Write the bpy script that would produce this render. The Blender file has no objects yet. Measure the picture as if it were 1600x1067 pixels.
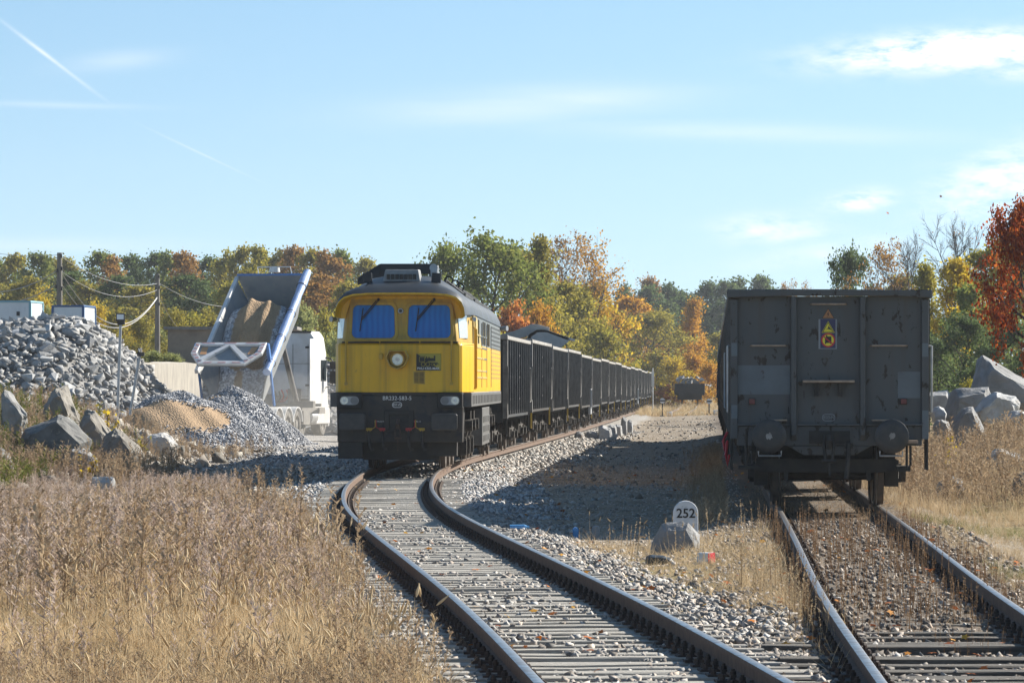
import bpy, bmesh, math, random
import numpy as np
from mathutils import Vector, Matrix, Euler
R = math.radians
scene = bpy.context.scene
COL = scene.collection

# ------------------------------------------------------------------ camera
# photo frame 1600 x 1067: horizon at row 603, focal length 6200 px, eye 1.78 m above the rails
FPX, HOR, EYE = 6200.0, 603.0, 1.78
cam_data = bpy.data.cameras.new('camera')
cam_data.sensor_width = 36.0
cam_data.lens = FPX * 36.0 / 1600.0
cam_data.shift_y = (HOR - 533.5) / 1600.0
cam_data.clip_start = 0.5
cam_data.clip_end = 20000
cam = bpy.data.objects.new('camera', cam_data)
cam.location = (0, 0, EYE)
cam.rotation_euler = (R(90), 0, 0)
COL.objects.link(cam)
scene.camera = cam

# ------------------------------------------------------------------ sky and sun
SUN_AZ, SUN_EL = 55.0, 31.5          # azimuth clockwise from +Y
world = bpy.data.worlds.new('World')
scene.world = world
world.use_nodes = True
wn, wl = world.node_tree.nodes, world.node_tree.links
wn.clear()
w_out = wn.new('ShaderNodeOutputWorld')
w_bg = wn.new('ShaderNodeBackground')
w_sky = wn.new('ShaderNodeTexSky')
w_sky.sky_type = 'NISHITA'
w_sky.sun_disc = False
w_sky.sun_elevation = R(SUN_EL)
w_sky.sun_rotation = R(SUN_AZ)
w_sky.altitude = 100
w_sky.air_density = 1.0
w_sky.dust_density = 0.6
w_sky.ozone_density = 2.5
w_bg.inputs['Strength'].default_value = 0.063

def wmath(op, a, b=None, c=None):
    n = wn.new('ShaderNodeMath'); n.operation = op
    for i, v in enumerate((a, b, c)):
        if v is None: continue
        if isinstance(v, (int, float)): n.inputs[i].default_value = v
        else: wl.new(v, n.inputs[i])
    return n.outputs[0]

# clouds: azimuth / elevation (degrees) of the view direction feed stretched noise and a few soft banks
w_tc = wn.new('ShaderNodeTexCoord')
w_sep = wn.new('ShaderNodeSeparateXYZ')
wl.new(w_tc.outputs['Generated'], w_sep.inputs[0])
az = wmath('MULTIPLY', wmath('ARCTAN2', w_sep.outputs[0], w_sep.outputs[1]), 180 / math.pi)
el = wmath('MULTIPLY', wmath('ARCSINE', w_sep.outputs[2]), 180 / math.pi)

def wnoise(sx, sy, scale, detail, rough, off=0.0):
    cb = wn.new('ShaderNodeCombineXYZ')
    wl.new(wmath('MULTIPLY', az, sx), cb.inputs[0])
    wl.new(wmath('MULTIPLY', el, sy), cb.inputs[1])
    cb.inputs[2].default_value = off
    n = wn.new('ShaderNodeTexNoise')
    n.inputs['Scale'].default_value = scale
    n.inputs['Detail'].default_value = detail
    n.inputs['Roughness'].default_value = rough
    wl.new(cb.outputs[0], n.inputs['Vector'])
    return n.outputs['Fac']

def bank(px, py, hw, hh, rot=0.0):
    """soft elliptical bank centred on a direction, sizes in degrees"""
    k = 180 / math.pi / FPX
    da = wmath('SUBTRACT', az, (px - 800) * k)
    de = wmath('SUBTRACT', el, (HOR - py) * k)
    if rot:
        c, s = math.cos(R(rot)), math.sin(R(rot))
        u = wmath('ADD', wmath('MULTIPLY', da, c), wmath('MULTIPLY', de, s))
        v = wmath('SUBTRACT', wmath('MULTIPLY', de, c), wmath('MULTIPLY', da, s))
    else:
        u, v = da, de
    u = wmath('DIVIDE', u, hw * k); v = wmath('DIVIDE', v, hh * k)
    r2 = wmath('ADD', wmath('MULTIPLY', u, u), wmath('MULTIPLY', v, v))
    return wmath('POWER', 2.718, wmath('MULTIPLY', r2, -1.0))

n1 = wnoise(0.9, 2.6, 2.2, 6, 0.62, 3.1)
n2 = wnoise(0.25, 2.2, 1.3, 3, 0.55, 9.4)
cloud = None
for (px, py, hw, hh, rot, amt, lo, hi, nz) in (
        (1500, 84, 170, 24, 3, 2.4, 0.33, 0.60, n1),
        (1590, 120, 60, 12, 0, 1.0, 0.30, 0.75, n1),
        (1343, 315, 46, 14, 6, 1.5, 0.36, 0.66, n1),
        (1560, 285, 100, 42, 18, 1.3, 0.34, 0.68, n1),
        (1205, 358, 75, 20, 0, 1.0, 0.34, 0.7, n1),
        (1290, 395, 120, 16, 8, 0.55, 0.2, 0.8, n1),
        (820, 165, 230, 26, 3, 0.42, 0.05, 0.7, n2),
        (1150, 208, 330, 14, -2, 0.30, 0.05, 0.7, n2),
        (185, 100, 80, 14, 6, 0.38, 0.05, 0.8, n2),
        (90, 168, 130, 5, -1, 0.26, 0.05, 0.7, n2),
        (82, 96, 78, 3.0, -37, 0.62, 0.0, 0.6, n2),
        (318, 243, 72, 1.6, -25, 0.30, 0.0, 0.6, n2),
        (60, 385, 260, 12, 0, 0.3, 0.0, 0.7, n2)):
    b = bank(px, py, hw, hh, rot)
    m = wn.new('ShaderNodeMapRange')
    m.inputs['From Min'].default_value = lo; m.inputs['From Max'].default_value = hi
    wl.new(nz, m.inputs['Value'])
    v = wmath('MULTIPLY', wmath('MULTIPLY', b, m.outputs[0]), amt)
    cloud = v if cloud is None else wmath('MAXIMUM', cloud, v)
cloud = wmath('MINIMUM', cloud, 1.0)
w_mix = wn.new('ShaderNodeMix'); w_mix.data_type = 'RGBA'
wl.new(cloud, w_mix.inputs[0])
# look the model up slightly above the true direction so the low sky stays blue, then pale it towards the horizon
w_va = wn.new('ShaderNodeVectorMath'); w_va.operation = 'ADD'
w_va.inputs[1].default_value = (0, 0, 0.13)
wl.new(w_tc.outputs['Generated'], w_va.inputs[0])
w_vn = wn.new('ShaderNodeVectorMath'); w_vn.operation = 'NORMALIZE'
wl.new(w_va.outputs[0], w_vn.inputs[0])
wl.new(w_vn.outputs[0], w_sky.inputs[0])
w_pale = wn.new('ShaderNodeMix'); w_pale.data_type = 'RGBA'
wl.new(wmath('MULTIPLY', wmath('POWER', 2.718, wmath('DIVIDE', wmath('ABSOLUTE', el), -2.6)), 0.85), w_pale.inputs[0])
w_pale.inputs[7].default_value = (5.6, 6.6, 6.85, 1)
# the photograph's sky is a shade cooler and more even than the raw model
w_tint = wn.new('ShaderNodeMix'); w_tint.data_type = 'RGBA'; w_tint.blend_type = 'MULTIPLY'
w_tint.inputs[0].default_value = 1.0
w_tint.inputs[7].default_value = (0.88, 1.04, 1.02, 1)
wl.new(w_sky.outputs[0], w_tint.inputs[6])
wl.new(w_tint.outputs[2], w_pale.inputs[6])
wl.new(w_pale.outputs[2], w_mix.inputs[6])
w_mix.inputs[7].default_value = (7.6, 7.75, 7.8, 1)
wl.new(w_mix.outputs[2], w_bg.inputs['Color'])
wl.new(w_bg.outputs[0], w_out.inputs[0])
world.cycles.sampling_method = 'MANUAL'
world.cycles.sample_map_resolution = 512

sun_dir = Vector((math.sin(R(SUN_AZ)) * math.cos(R(SUN_EL)), math.cos(R(SUN_AZ)) * math.cos(R(SUN_EL)), math.sin(R(SUN_EL))))
sun_data = bpy.data.lights.new('sun', 'SUN')
sun_data.energy = 4.4
sun_data.angle = R(0.5)
sun_data.color = (1.0, 0.93, 0.82)
sun = bpy.data.objects.new('sun', sun_data)
sun.rotation_euler = (-sun_dir).to_track_quat('-Z', 'Y').to_euler()
sun.location = sun_dir * 200
COL.objects.link(sun)

vs = scene.view_settings
vs.view_transform = 'Standard'; vs.look = 'None'; vs.exposure = 1.3; vs.gamma = 1.0
vs.use_curve_mapping = False
scene.cycles.use_denoising = True
scene.cycles.max_bounces = 6
scene.cycles.transparent_max_bounces = 8
scene.cycles.volume_bounces = 0
# ------------------------------------------------------------------ helpers
def ss(a, b, x):
    t = np.clip((np.asarray(x, float) - a) / (b - a), 0, 1)
    return t * t * (3 - 2 * t)

def P(px, py, Y):
    """point of the place seen at photo pixel (px, py) at distance Y"""
    return Vector(((px - 800) / FPX * Y, Y, EYE - (py - HOR) / FPX * Y))

def tag(o, label=None, cat=None, group=None, kind=None):
    if label: o['label'] = label
    if cat: o['category'] = cat
    if group: o['group'] = group
    if kind: o['kind'] = kind
    return o

def empty(name, loc=(0, 0, 0), rz=0.0, label=None, cat=None, group=None, kind=None):
    o = bpy.data.objects.new(name, None)
    o.empty_display_size = 0.3
    o.location = loc
    o.rotation_euler = (0, 0, rz)
    COL.objects.link(o)
    return tag(o, label, cat, group, kind)

def link(name, me, parent=None, loc=None, rot=None, scale=None):
    o = bpy.data.objects.new(name, me)
    COL.objects.link(o)
    if parent is not None: o.parent = parent
    if loc is not None: o.location = loc
    if rot is not None: o.rotation_euler = rot
    if scale is not None: o.scale = scale
    return o

def copy_tree(o, parent=None):
    c = o.copy()
    COL.objects.link(c)
    c.parent = parent
    for ch in [k for k in CHILDREN.get(o.name, [])]:
        n = copy_tree(ch, c)
        CHILDREN.setdefault(c.name, []).append(n)
    return c
CHILDREN = {}

def note_children():
    CHILDREN.clear()
    for o in bpy.data.objects:
        if o.parent is not None:
            CHILDREN.setdefault(o.parent.name, []).append(o)

class MB:
    def __init__(s): s.v, s.f, s.m, s.mi = [], [], [], 0
    def add(s, vs, fs):
        o = len(s.v)
        s.v += [tuple(v) for v in vs]
        s.f += [tuple(i + o for i in f) for f in fs]
        s.m += [s.mi] * len(fs)
        return s
    def box(s, x0, x1, y0, y1, z0, z1):
        v = [(x, y, z) for z in (z0, z1) for y in (y0, y1) for x in (x0, x1)]
        return s.add(v, [(0, 2, 3, 1), (4, 5, 7, 6), (0, 1, 5, 4), (2, 6, 7, 3), (0, 4, 6, 2), (1, 3, 7, 5)])
    def obox(s, c, size, rot=None):
        m = rot if rot is not None else Matrix.Identity(3)
        hx, hy, hz = size[0] / 2, size[1] / 2, size[2] / 2
        c = Vector(c)
        v = [c + m @ Vector((x, y, z)) for z in (-hz, hz) for y in (-hy, hy) for x in (-hx, hx)]
        return s.add(v, [(0, 2, 3, 1), (4, 5, 7, 6), (0, 1, 5, 4), (2, 6, 7, 3), (0, 4, 6, 2), (1, 3, 7, 5)])
    def bar(s, p0, p1, w, h, up=(0, 0, 1)):
        p0, p1 = Vector(p0), Vector(p1)
        d = (p1 - p0); L = d.length; d.normalize()
        up = Vector(up)
        if abs(d.dot(up)) > 0.95: up = Vector((0, 1, 0))
        x = d.cross(up).normalized(); z = x.cross(d)
        m = Matrix((x, d, z)).transposed()
        return s.obox((p0 + p1) / 2, (w, L, h), m)
    def cyl(s, p0, p1, r0, r1=None, n=12, cap=True):
        r1 = r0 if r1 is None else r1
        p0, p1 = Vector(p0), Vector(p1)
        d = (p1 - p0).normalized()
        a = Vector((0, 0, 1)) if abs(d.z) < 0.9 else Vector((1, 0, 0))
        u = d.cross(a).normalized(); w = d.cross(u)
        vs = []
        for p, r in ((p0, r0), (p1, r1)):
            for i in range(n):
                t = 2 * math.pi * i / n
                vs.append(p + (u * math.cos(t) + w * math.sin(t)) * r)
        fs = [(i, (i + 1) % n, n + (i + 1) % n, n + i) for i in range(n)]
        if cap: fs += [tuple(range(n))[::-1], tuple(range(n, 2 * n))]
        return s.add(vs, fs)
    def tube(s, pts, r, n=6, closed=False):
        pts = [Vector(p) for p in pts]
        rings = []
        u = None
        for i, p in enumerate(pts):
            if closed: d = pts[(i + 1) % len(pts)] - pts[i - 1]
            else: d = pts[min(i + 1, len(pts) - 1)] - pts[max(i - 1, 0)]
            d = d.normalized() if d.length > 1e-9 else Vector((0, 0, 1))
            if u is None:
                a = Vector((0, 0, 1)) if abs(d.z) < 0.9 else Vector((1, 0, 0))
                u = d.cross(a).normalized()
            else:
                u = (u - d * u.dot(d))
                u = u.normalized() if u.length > 1e-6 else d.orthogonal().normalized()
            w = d.cross(u)
            rr = r[i] if isinstance(r, (list, tuple)) else r
            rings.append([p + (u * math.cos(2 * math.pi * k / n) + w * math.sin(2 * math.pi * k / n)) * rr for k in range(n)])
        return s.loft(rings, loop=closed)
    def loft(s, rings, closed=True, caps=True, loop=False):
        n = len(rings[0]); vs = [p for r in rings for p in r]; fs = []
        for i in range(len(rings) - (0 if loop else 1)):
            j = (i + 1) % len(rings)
            for k in range(n if closed else n - 1):
                fs.append((i * n + k, i * n + (k + 1) % n, j * n + (k + 1) % n, j * n + k))
        if caps and closed and not loop:
            fs.append(tuple(range(n))[::-1]); fs.append(tuple((len(rings) - 1) * n + k for k in range(n)))
        return s.add(vs, fs)
    def plate(s, outline, f, o0, o1):
        """closed outline of (a, b) pairs mapped by f(a, b, off), between two offsets"""
        return s.loft([[f(a, b, o0) for a, b in outline], [f(a, b, o1) for a, b in outline]])
    def ring(s, outer, inner, f, o0, o1):
        n = len(outer)
        r = [[f(a, b, o) for a, b in q] for q, o in ((outer, o0), (outer, o1), (inner, o1), (inner, o0))]
        return s.loft(r, loop=True)
    def build(s, name, mats, parent=None, smooth=None, bevel=0.0, seg=1, stuff=False):
        me = s.mesh(name, mats, smooth)
        o = link(name, me, parent)
        if stuff: o['kind'] = 'stuff'
        if bevel: add_bevel(o, bevel, seg)
        return o
    def mesh(s, name, mats, smooth=None):
        me = bpy.data.meshes.new(name)
        me.from_pydata(s.v, [], s.f)
        if not isinstance(mats, (list, tuple)): mats = [mats]
        for m in mats: me.materials.append(m)
        if len(mats) > 1: me.polygons.foreach_set('material_index', s.m)
        bm = bmesh.new(); bm.from_mesh(me)
        bmesh.ops.recalc_face_normals(bm, faces=bm.faces[:])
        bm.to_mesh(me); bm.free()
        if smooth:
            me.polygons.foreach_set('use_smooth', [True] * len(me.polygons))
            me.set_sharp_from_angle(angle=R(smooth))
        me.update()
        return me

def add_bevel(o, w, seg=1):
    b = o.modifiers.new('bevel', 'BEVEL')
    b.width = w; b.segments = seg; b.limit_method = 'ANGLE'; b.angle_limit = R(40)

def fast_mesh(name, V, F, mats, col=None, smooth=False, mat_idx=None):
    """V (n,3), F (m,3) arrays -> mesh; col (n,) or (n,3) stored as point colour 'col'"""
    V = np.ascontiguousarray(V, np.float32); F = np.ascontiguousarray(F, np.int32)
    k = F.shape[1]
    me = bpy.data.meshes.new(name)
    me.vertices.add(len(V)); me.vertices.foreach_set('co', V.ravel())
    me.loops.add(F.size); me.loops.foreach_set('vertex_index', F.ravel())
    me.polygons.add(len(F))
    me.polygons.foreach_set('loop_start', np.arange(0, F.size, k, dtype=np.int32))
    try: me.polygons.foreach_set('loop_total', np.full(len(F), k, np.int32))
    except Exception: pass
    if not isinstance(mats, (list, tuple)): mats = [mats]
    for m in mats: me.materials.append(m)
    if mat_idx is not None: me.polygons.foreach_set('material_index', mat_idx)
    me.update(calc_edges=True)
    if col is not None:
        c = np.asarray(col, np.float32)
        if c.ndim == 1: c = np.stack([c, c, c], 1)
        a = me.color_attributes.new('col', 'FLOAT_COLOR', 'POINT')
        a.data.foreach_set('color', np.concatenate([c, np.ones((len(c), 1), np.float32)], 1).ravel())
    if smooth: me.polygons.foreach_set('use_smooth', [True] * len(F))
    return me

def scatter(tv, tf, tc, pos, yaw, scale, tilt=None, tdir=None, col=None):
    """repeat a template (verts, tris, per-vert value) at many places; returns V, F, per-vertex value pairs"""
    n, k = len(pos), len(tv)
    c, s = np.cos(yaw), np.sin(yaw)
    sc = scale if np.ndim(scale) == 2 else np.stack([scale] * 3, 1)
    v = tv[None] * sc[:, None, :]
    x = v[..., 0] * c[:, None] - v[..., 1] * s[:, None]
    y = v[..., 0] * s[:, None] + v[..., 1] * c[:, None]
    z = v[..., 2].copy()
    if tilt is not None:
        cd, sd = np.cos(tdir)[:, None], np.sin(tdir)[:, None]
        ct, st = np.cos(tilt)[:, None], np.sin(tilt)[:, None]
        u = x * cd + y * sd; w = -x * sd + y * cd
        u, z = u * ct + z * st, -u * st + z * ct
        x, y = u * cd - w * sd, u * sd + w * cd
    V = np.stack([x, y, z], -1) + np.asarray(pos)[:, None, :]
    F = tf[None] + (np.arange(n) * k)[:, None, None]
    C = None
    if col is not None: C = np.repeat(np.asarray(col), k, 0)
    T = np.tile(tc, n) if tc is not None else None
    return V.reshape(-1, 3), F.reshape(-1, tf.shape[1]), T, C

def rr(cx, cz, w, h, r, n=4, taper=0.0):
    pts = []
    for (sx, sz, a0) in ((1, 1, 0), (-1, 1, 90), (-1, -1, 180), (1, -1, 270)):
        for i in range(n + 1):
            a = R(a0 + 90 * i / n)
            x = sx * (w / 2 - r) + r * math.cos(a); z = sz * (h / 2 - r) + r * math.sin(a)
            pts.append((cx + x * (1 - taper * z / h), cz + z))
    return pts

def circ(cx, cz, r, n=20):
    return [(cx + r * math.cos(2 * math.pi * i / n), cz + r * math.sin(2 * math.pi * i / n)) for i in range(n)]

def text_obj(name, body, size, mat, parent, loc, rot, extrude=0.002, align='CENTER', sx=1.0, bold=0.0):
    cu = bpy.data.curves.new(name, 'FONT')
    cu.body = body; cu.size = size; cu.align_x = align; cu.align_y = 'CENTER'
    cu.extrude = extrude; cu.offset = bold; cu.resolution_u = 3
    tmp = bpy.data.objects.new(name + '_tmp', cu)
    COL.objects.link(tmp)
    dg = bpy.context.evaluated_depsgraph_get(); dg.update()
    me = bpy.data.meshes.new_from_object(tmp.evaluated_get(dg))
    bpy.data.objects.remove(tmp)
    me.materials.clear(); me.materials.append(mat)
    o = link(name, me, parent, loc, rot)
    o['kind'] = 'stuff'
    o.scale = (sx, 1, 1)
    return o

# ------------------------------------------------------------------ materials
def new_mat(name):
    m = bpy.data.materials.new(name); m.use_nodes = True
    nt = m.node_tree
    return m, nt.nodes, nt.links, nt.nodes['Principled BSDF']

def ramp(nodes, links, fac, stops):
    r = nodes.new('ShaderNodeValToRGB')
    e = r.color_ramp.elements
    while len(e) < len(stops): e.new(0.5)
    for i, (p, c) in enumerate(stops):
        e[i].position = p; e[i].color = (*c, 1) if len(c) == 3 else c
    links.new(fac, r.inputs[0])
    return r.outputs[0]

def mixc(nodes, links, fac, a, b, mode='MIX'):
    m = nodes.new('ShaderNodeMix'); m.data_type = 'RGBA'; m.blend_type = mode
    for sock, v in ((m.inputs[0], fac), (m.inputs[6], a), (m.inputs[7], b)):
        if isinstance(v, (int, float)): sock.default_value = v
        elif isinstance(v, (tuple, list)): sock.default_value = (*v, 1)
        else: links.new(v, sock)
    return m.outputs[2]

def noise(nodes, links, vec, scale, detail=4, rough=0.55, dist=0.0):
    n = nodes.new('ShaderNodeTexNoise')
    n.inputs['Scale'].default_value = scale; n.inputs['Detail'].default_value = detail
    n.inputs['Roughness'].default_value = rough; n.inputs['Distortion'].default_value = dist
    links.new(vec, n.inputs['Vector'])
    return n.outputs['Fac']

def mrange(nodes, links, v, a, b, c=0.0, d=1.0):
    m = nodes.new('ShaderNodeMapRange')
    for i, q in zip((1, 2, 3, 4), (a, b, c, d)): m.inputs[i].default_value = q
    links.new(v, m.inputs[0])
    return m.outputs[0]

def coords(nodes, links, jitter=True, stretch=None):
    tc = nodes.new('ShaderNodeTexCoord')
    v = tc.outputs['Object']
    if jitter:
        oi = nodes.new('ShaderNodeObjectInfo')
        ml = nodes.new('ShaderNodeMath'); ml.operation = 'MULTIPLY'; ml.inputs[1].default_value = 37.0
        links.new(oi.outputs['Random'], ml.inputs[0])
        ad = nodes.new('ShaderNodeVectorMath'); ad.operation = 'ADD'
        links.new(v, ad.inputs[0]); links.new(ml.outputs[0], ad.inputs[1])
        v = ad.outputs[0]
    if stretch:
        mp = nodes.new('ShaderNodeVectorMath'); mp.operation = 'MULTIPLY'
        mp.inputs[1].default_value = stretch
        links.new(v, mp.inputs[0]); v = mp.outputs[0]
    return v

def pmat(name, c1, c2=None, scale=3.0, lo=0.35, hi=0.65, rough=0.6, rough2=None, metal=0.0, bump=0.0, bscale=40.0,
         spots=None, coat=0.0, jitter=True, stretch=None, spec=None, vary=0.0, streak=None):
    m, N, L, b = new_mat(name)
    v = coords(N, L, jitter, stretch)
    col = None
    if c2 is not None:
        f = mrange(N, L, noise(N, L, v, scale, 5, 0.6), lo, hi)
        col = mixc(N, L, f, c1, c2)
        if rough2 is not None: L.new(mrange(N, L, f, 0, 1, rough, rough2), b.inputs['Roughness'])
    if spots:
        sc, s_scale, s_lo, s_hi = spots
        f2 = mrange(N, L, noise(N, L, v, s_scale, 6, 0.65, 0.4), s_lo, s_hi)
        col = mixc(N, L, f2, col if col is not None else c1, sc)
    if streak:
        sv = N.new('ShaderNodeVectorMath'); sv.operation = 'MULTIPLY'; sv.inputs[1].default_value = (9, 9, .55); L.new(v, sv.inputs[0])
        f3 = mrange(N, L, noise(N, L, sv.outputs[0], 1.0, 4, .6), .48, .78, 0, streak[1])
        col = mixc(N, L, f3, col if col is not None else c1, streak[0])
    if vary:
        oi = N.new('ShaderNodeObjectInfo'); rr_ = mrange(N, L, oi.outputs['Random'], 0, 1, 1 - vary, 1 + vary * .6)
        col = mixc(N, L, 1.0, col if col is not None else c1, rr_, 'MULTIPLY')
    if col is None: b.inputs['Base Color'].default_value = (*c1, 1)
    else: L.new(col, b.inputs['Base Color'])
    if rough2 is None: b.inputs['Roughness'].default_value = rough
    b.inputs['Metallic'].default_value = metal
    if coat: b.inputs['Coat Weight'].default_value = coat; b.inputs['Coat Roughness'].default_value = 0.12
    if spec is not None: b.inputs['Specular IOR Level'].default_value = spec
    if bump:
        bp = N.new('ShaderNodeBump'); bp.inputs['Strength'].default_value = bump; bp.inputs['Distance'].default_value = 0.02
        L.new(noise(N, L, v, bscale, 4, 0.6), bp.inputs['Height'])
        L.new(bp.outputs[0], b.inputs['Normal'])
    return m

def attr_mat(name, stops, rough=0.8, trans=0.0, spec=0.2, rgb=False):
    """colour from the point attribute 'col' through a ramp (or directly); optional translucency for leaves"""
    m, N, L, b = new_mat(name)
    a = N.new('ShaderNodeAttribute'); a.attribute_name = 'col'
    c = a.outputs['Color'] if rgb else ramp(N, L, a.outputs['Fac'], stops)
    L.new(c, b.inputs['Base Color'])
    b.inputs['Roughness'].default_value = rough
    b.inputs['Specular IOR Level'].default_value = spec
    if trans:
        t = N.new('ShaderNodeBsdfTranslucent'); L.new(c, t.inputs['Color'])
        mx = N.new('ShaderNodeMixShader'); mx.inputs[0].default_value = trans
        L.new(b.outputs[0], mx.inputs[1]); L.new(t.outputs[0], mx.inputs[2])
        L.new(mx.outputs[0], N['Material Output'].inputs[0])
    return m

M = {}
M['rail_top'] = pmat('rail_top', (0.40, 0.385, 0.37), (0.27, 0.245, 0.225), scale=6, rough=0.28, rough2=0.42, metal=0.9)
M['rail_rust'] = pmat('rail_rust', (0.095, 0.060, 0.042), (0.15, 0.095, 0.065), scale=9, rough=0.85, bump=0.3, bscale=60)
M['sleeper'] = pmat('sleeper', (0.44, 0.42, 0.375), (0.27, 0.25, 0.22), scale=5, rough=0.9, bump=0.6, bscale=30, stretch=(1, 9, 9),
                    spots=((0.10, 0.075, 0.06), 7, 0.60, 0.72))
M['old_timber'] = pmat('old_timber', (0.075, 0.068, 0.06), (0.15, 0.135, 0.115), scale=4, rough=0.9, bump=0.7, bscale=25, stretch=(1, 8, 8))
M['iron'] = pmat('iron', (0.045, 0.036, 0.032), (0.085, 0.055, 0.04), scale=20, rough=0.75, metal=0.2)
M['black'] = pmat('black', (0.014, 0.014, 0.015), (0.03, 0.027, 0.025), scale=6, rough=0.6)
M['rubber'] = pmat('rubber', (0.02, 0.02, 0.021), (0.06, 0.055, 0.05), scale=5, rough=0.85)
M['glass'] = pmat('glass', (0.03, 0.04, 0.045), rough=0.06)
M['white_paint'] = pmat('white_paint', (0.72, 0.73, 0.74), (0.60, 0.60, 0.60), scale=2, rough=0.35, spots=((0.35, 0.32, 0.28), 5, 0.66, 0.80))
M['letter_white'] = pmat('letter_white', (0.75, 0.75, 0.72), rough=0.6)
M['lens'] = pmat('lens', (0.65, 0.66, 0.62), (0.45, 0.45, 0.42), scale=30, rough=0.12, metal=0.35, coat=1.0)
M['concrete'] = pmat('concrete', (0.47, 0.43, 0.36), (0.33, 0.30, 0.26), scale=2.0, rough=0.9, bump=0.4, bscale=8, stretch=(6, 6, 0.6))
M['granite'] = pmat('granite', (0.29, 0.29, 0.29), (0.19, 0.19, 0.188), scale=2.2, rough=0.9, bump=1.0, bscale=18,
                    spots=((0.24, 0.165, 0.10), 1.6, 0.60, 0.74), vary=.3)
M['granite_pale'] = pmat('granite_pale', (0.47, 0.47, 0.465), (0.31, 0.31, 0.305), scale=2.4, rough=0.9, bump=.9, bscale=16, spots=((.30, .25, .19), 3, .58, .72), vary=.35)
M['bank_stone'] = pmat('bank_stone', (0.25, 0.235, 0.21), (0.15, 0.14, 0.125), scale=2.6, rough=0.92, bump=.9, bscale=10, spots=((.12, .10, .07), 3, .56, .70), vary=.25)
M['boulder_dark'] = pmat('boulder_dark', (0.10, 0.105, 0.105), (0.19, 0.19, 0.185), scale=3.0, rough=0.9, bump=0.8, bscale=12,
                         spots=((0.33, 0.32, 0.27), 9, 0.60, 0.72))
M['galv'] = pmat('galv', (0.42, 0.43, 0.44), (0.32, 0.33, 0.34), scale=8, rough=0.45, metal=0.5)
# ------------------------------------------------------------------ lie of the land and the lines of the tracks
_tl = np.array([(-30, 4.05), (5, 2.02), (15, 1.46), (23.8, .924), (27.8, .677), (32.75, .333), (37.8, -.073), (46.4, -.79), (52.7, -1.30),
                (58, -1.68), (64.2, -2.0), (72, -2.25), (82, -2.34), (90, -2.2), (99, -1.86), (105, -1.55), (117, -.93), (129.8, -.23), (144.8, .55), (158, 1.24),
                (188, 2.78), (238, 5.3), (366, 11.6), (520, 19.2)])
_tr = np.array([(-30, 1.0), (5, 2.2), (23.8, 2.98), (31, 3.26), (37.4, 3.57), (43.3, 3.9), (51.6, 4.33), (58.7, 4.69), (70, 5.26), (120, 7.78), (240, 13.8), (320, 17.8)])
_yy = np.arange(-30, 520.5, 0.5)
def _smooth(tab):
    x = np.interp(_yy, tab[:, 0], tab[:, 1])
    k = np.exp(-0.5 * (np.arange(-16, 17) / 6.0) ** 2); k /= k.sum()
    s = np.convolve(np.pad(x, 16, mode='reflect', reflect_type='odd'), k, 'valid')
    return s
_xl, _xr = _smooth(_tl), _smooth(_tr)
def left_x(y): return np.interp(y, _yy, _xl)
def right_x(y): return np.interp(y, _yy, _xr)
def base_z(y): return np.interp(y, [0, 95, 160, 240, 340, 400], [0, 0, -.1, -.17, -.2, -.12])

_rs = np.random.RandomState(5)
_wav = [(_rs.uniform(-1, 1, 2), _rs.uniform(0, 6.28), a, f) for a, f in ((.05, .12), (.035, .35), (.025, .8), (.018, 1.7), (.012, 3.3))]
def ground_z(x, y):
    x, y = np.asarray(x, float), np.asarray(y, float)
    b = base_z(y)
    d = np.minimum(np.abs(x - left_x(y)), np.where(y < 320, np.abs(x - right_x(y)), 99))
    z = b - .215 - .10 * ss(1.5, 2.4, d)
    und = sum(a * np.sin((x * v[0] + y * v[1]) * f * 2 + ph) for v, ph, a, f in _wav)
    z = z + und * ss(1.6, 3.0, d) * (1 + ss(60, 300, y))
    # weedy bank at the left, quarry plateau behind the retaining wall, low rise beyond the right track
    bank_ = 1.45 * ss(-7.6, -12.6, x) * ss(68, 100, y) * (1 - ss(106, 122, y))
    plat = 2.5 * ss(-12.6, -14.6, x) * ss(162, 166, y) + 1.4 * ss(-14, -30, x) * ss(166, 330, y)
    rise = .55 * ss(right_x(np.minimum(y, 320)) + 2.2, right_x(np.minimum(y, 320)) + 5.5, x) * ss(62, 90, y)
    yard = .16 * ss(-3.8, -5.5, x) * ss(100, 115, y)
    fill = .045 * (1 - ss(1.25, 1.6, np.abs(x - right_x(np.minimum(y, 320))))) * ss(29.5, 34, y)
    return z + bank_ + plat + rise + yard + fill

def ground_zf(x, y): return float(ground_z(x, y))

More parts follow.
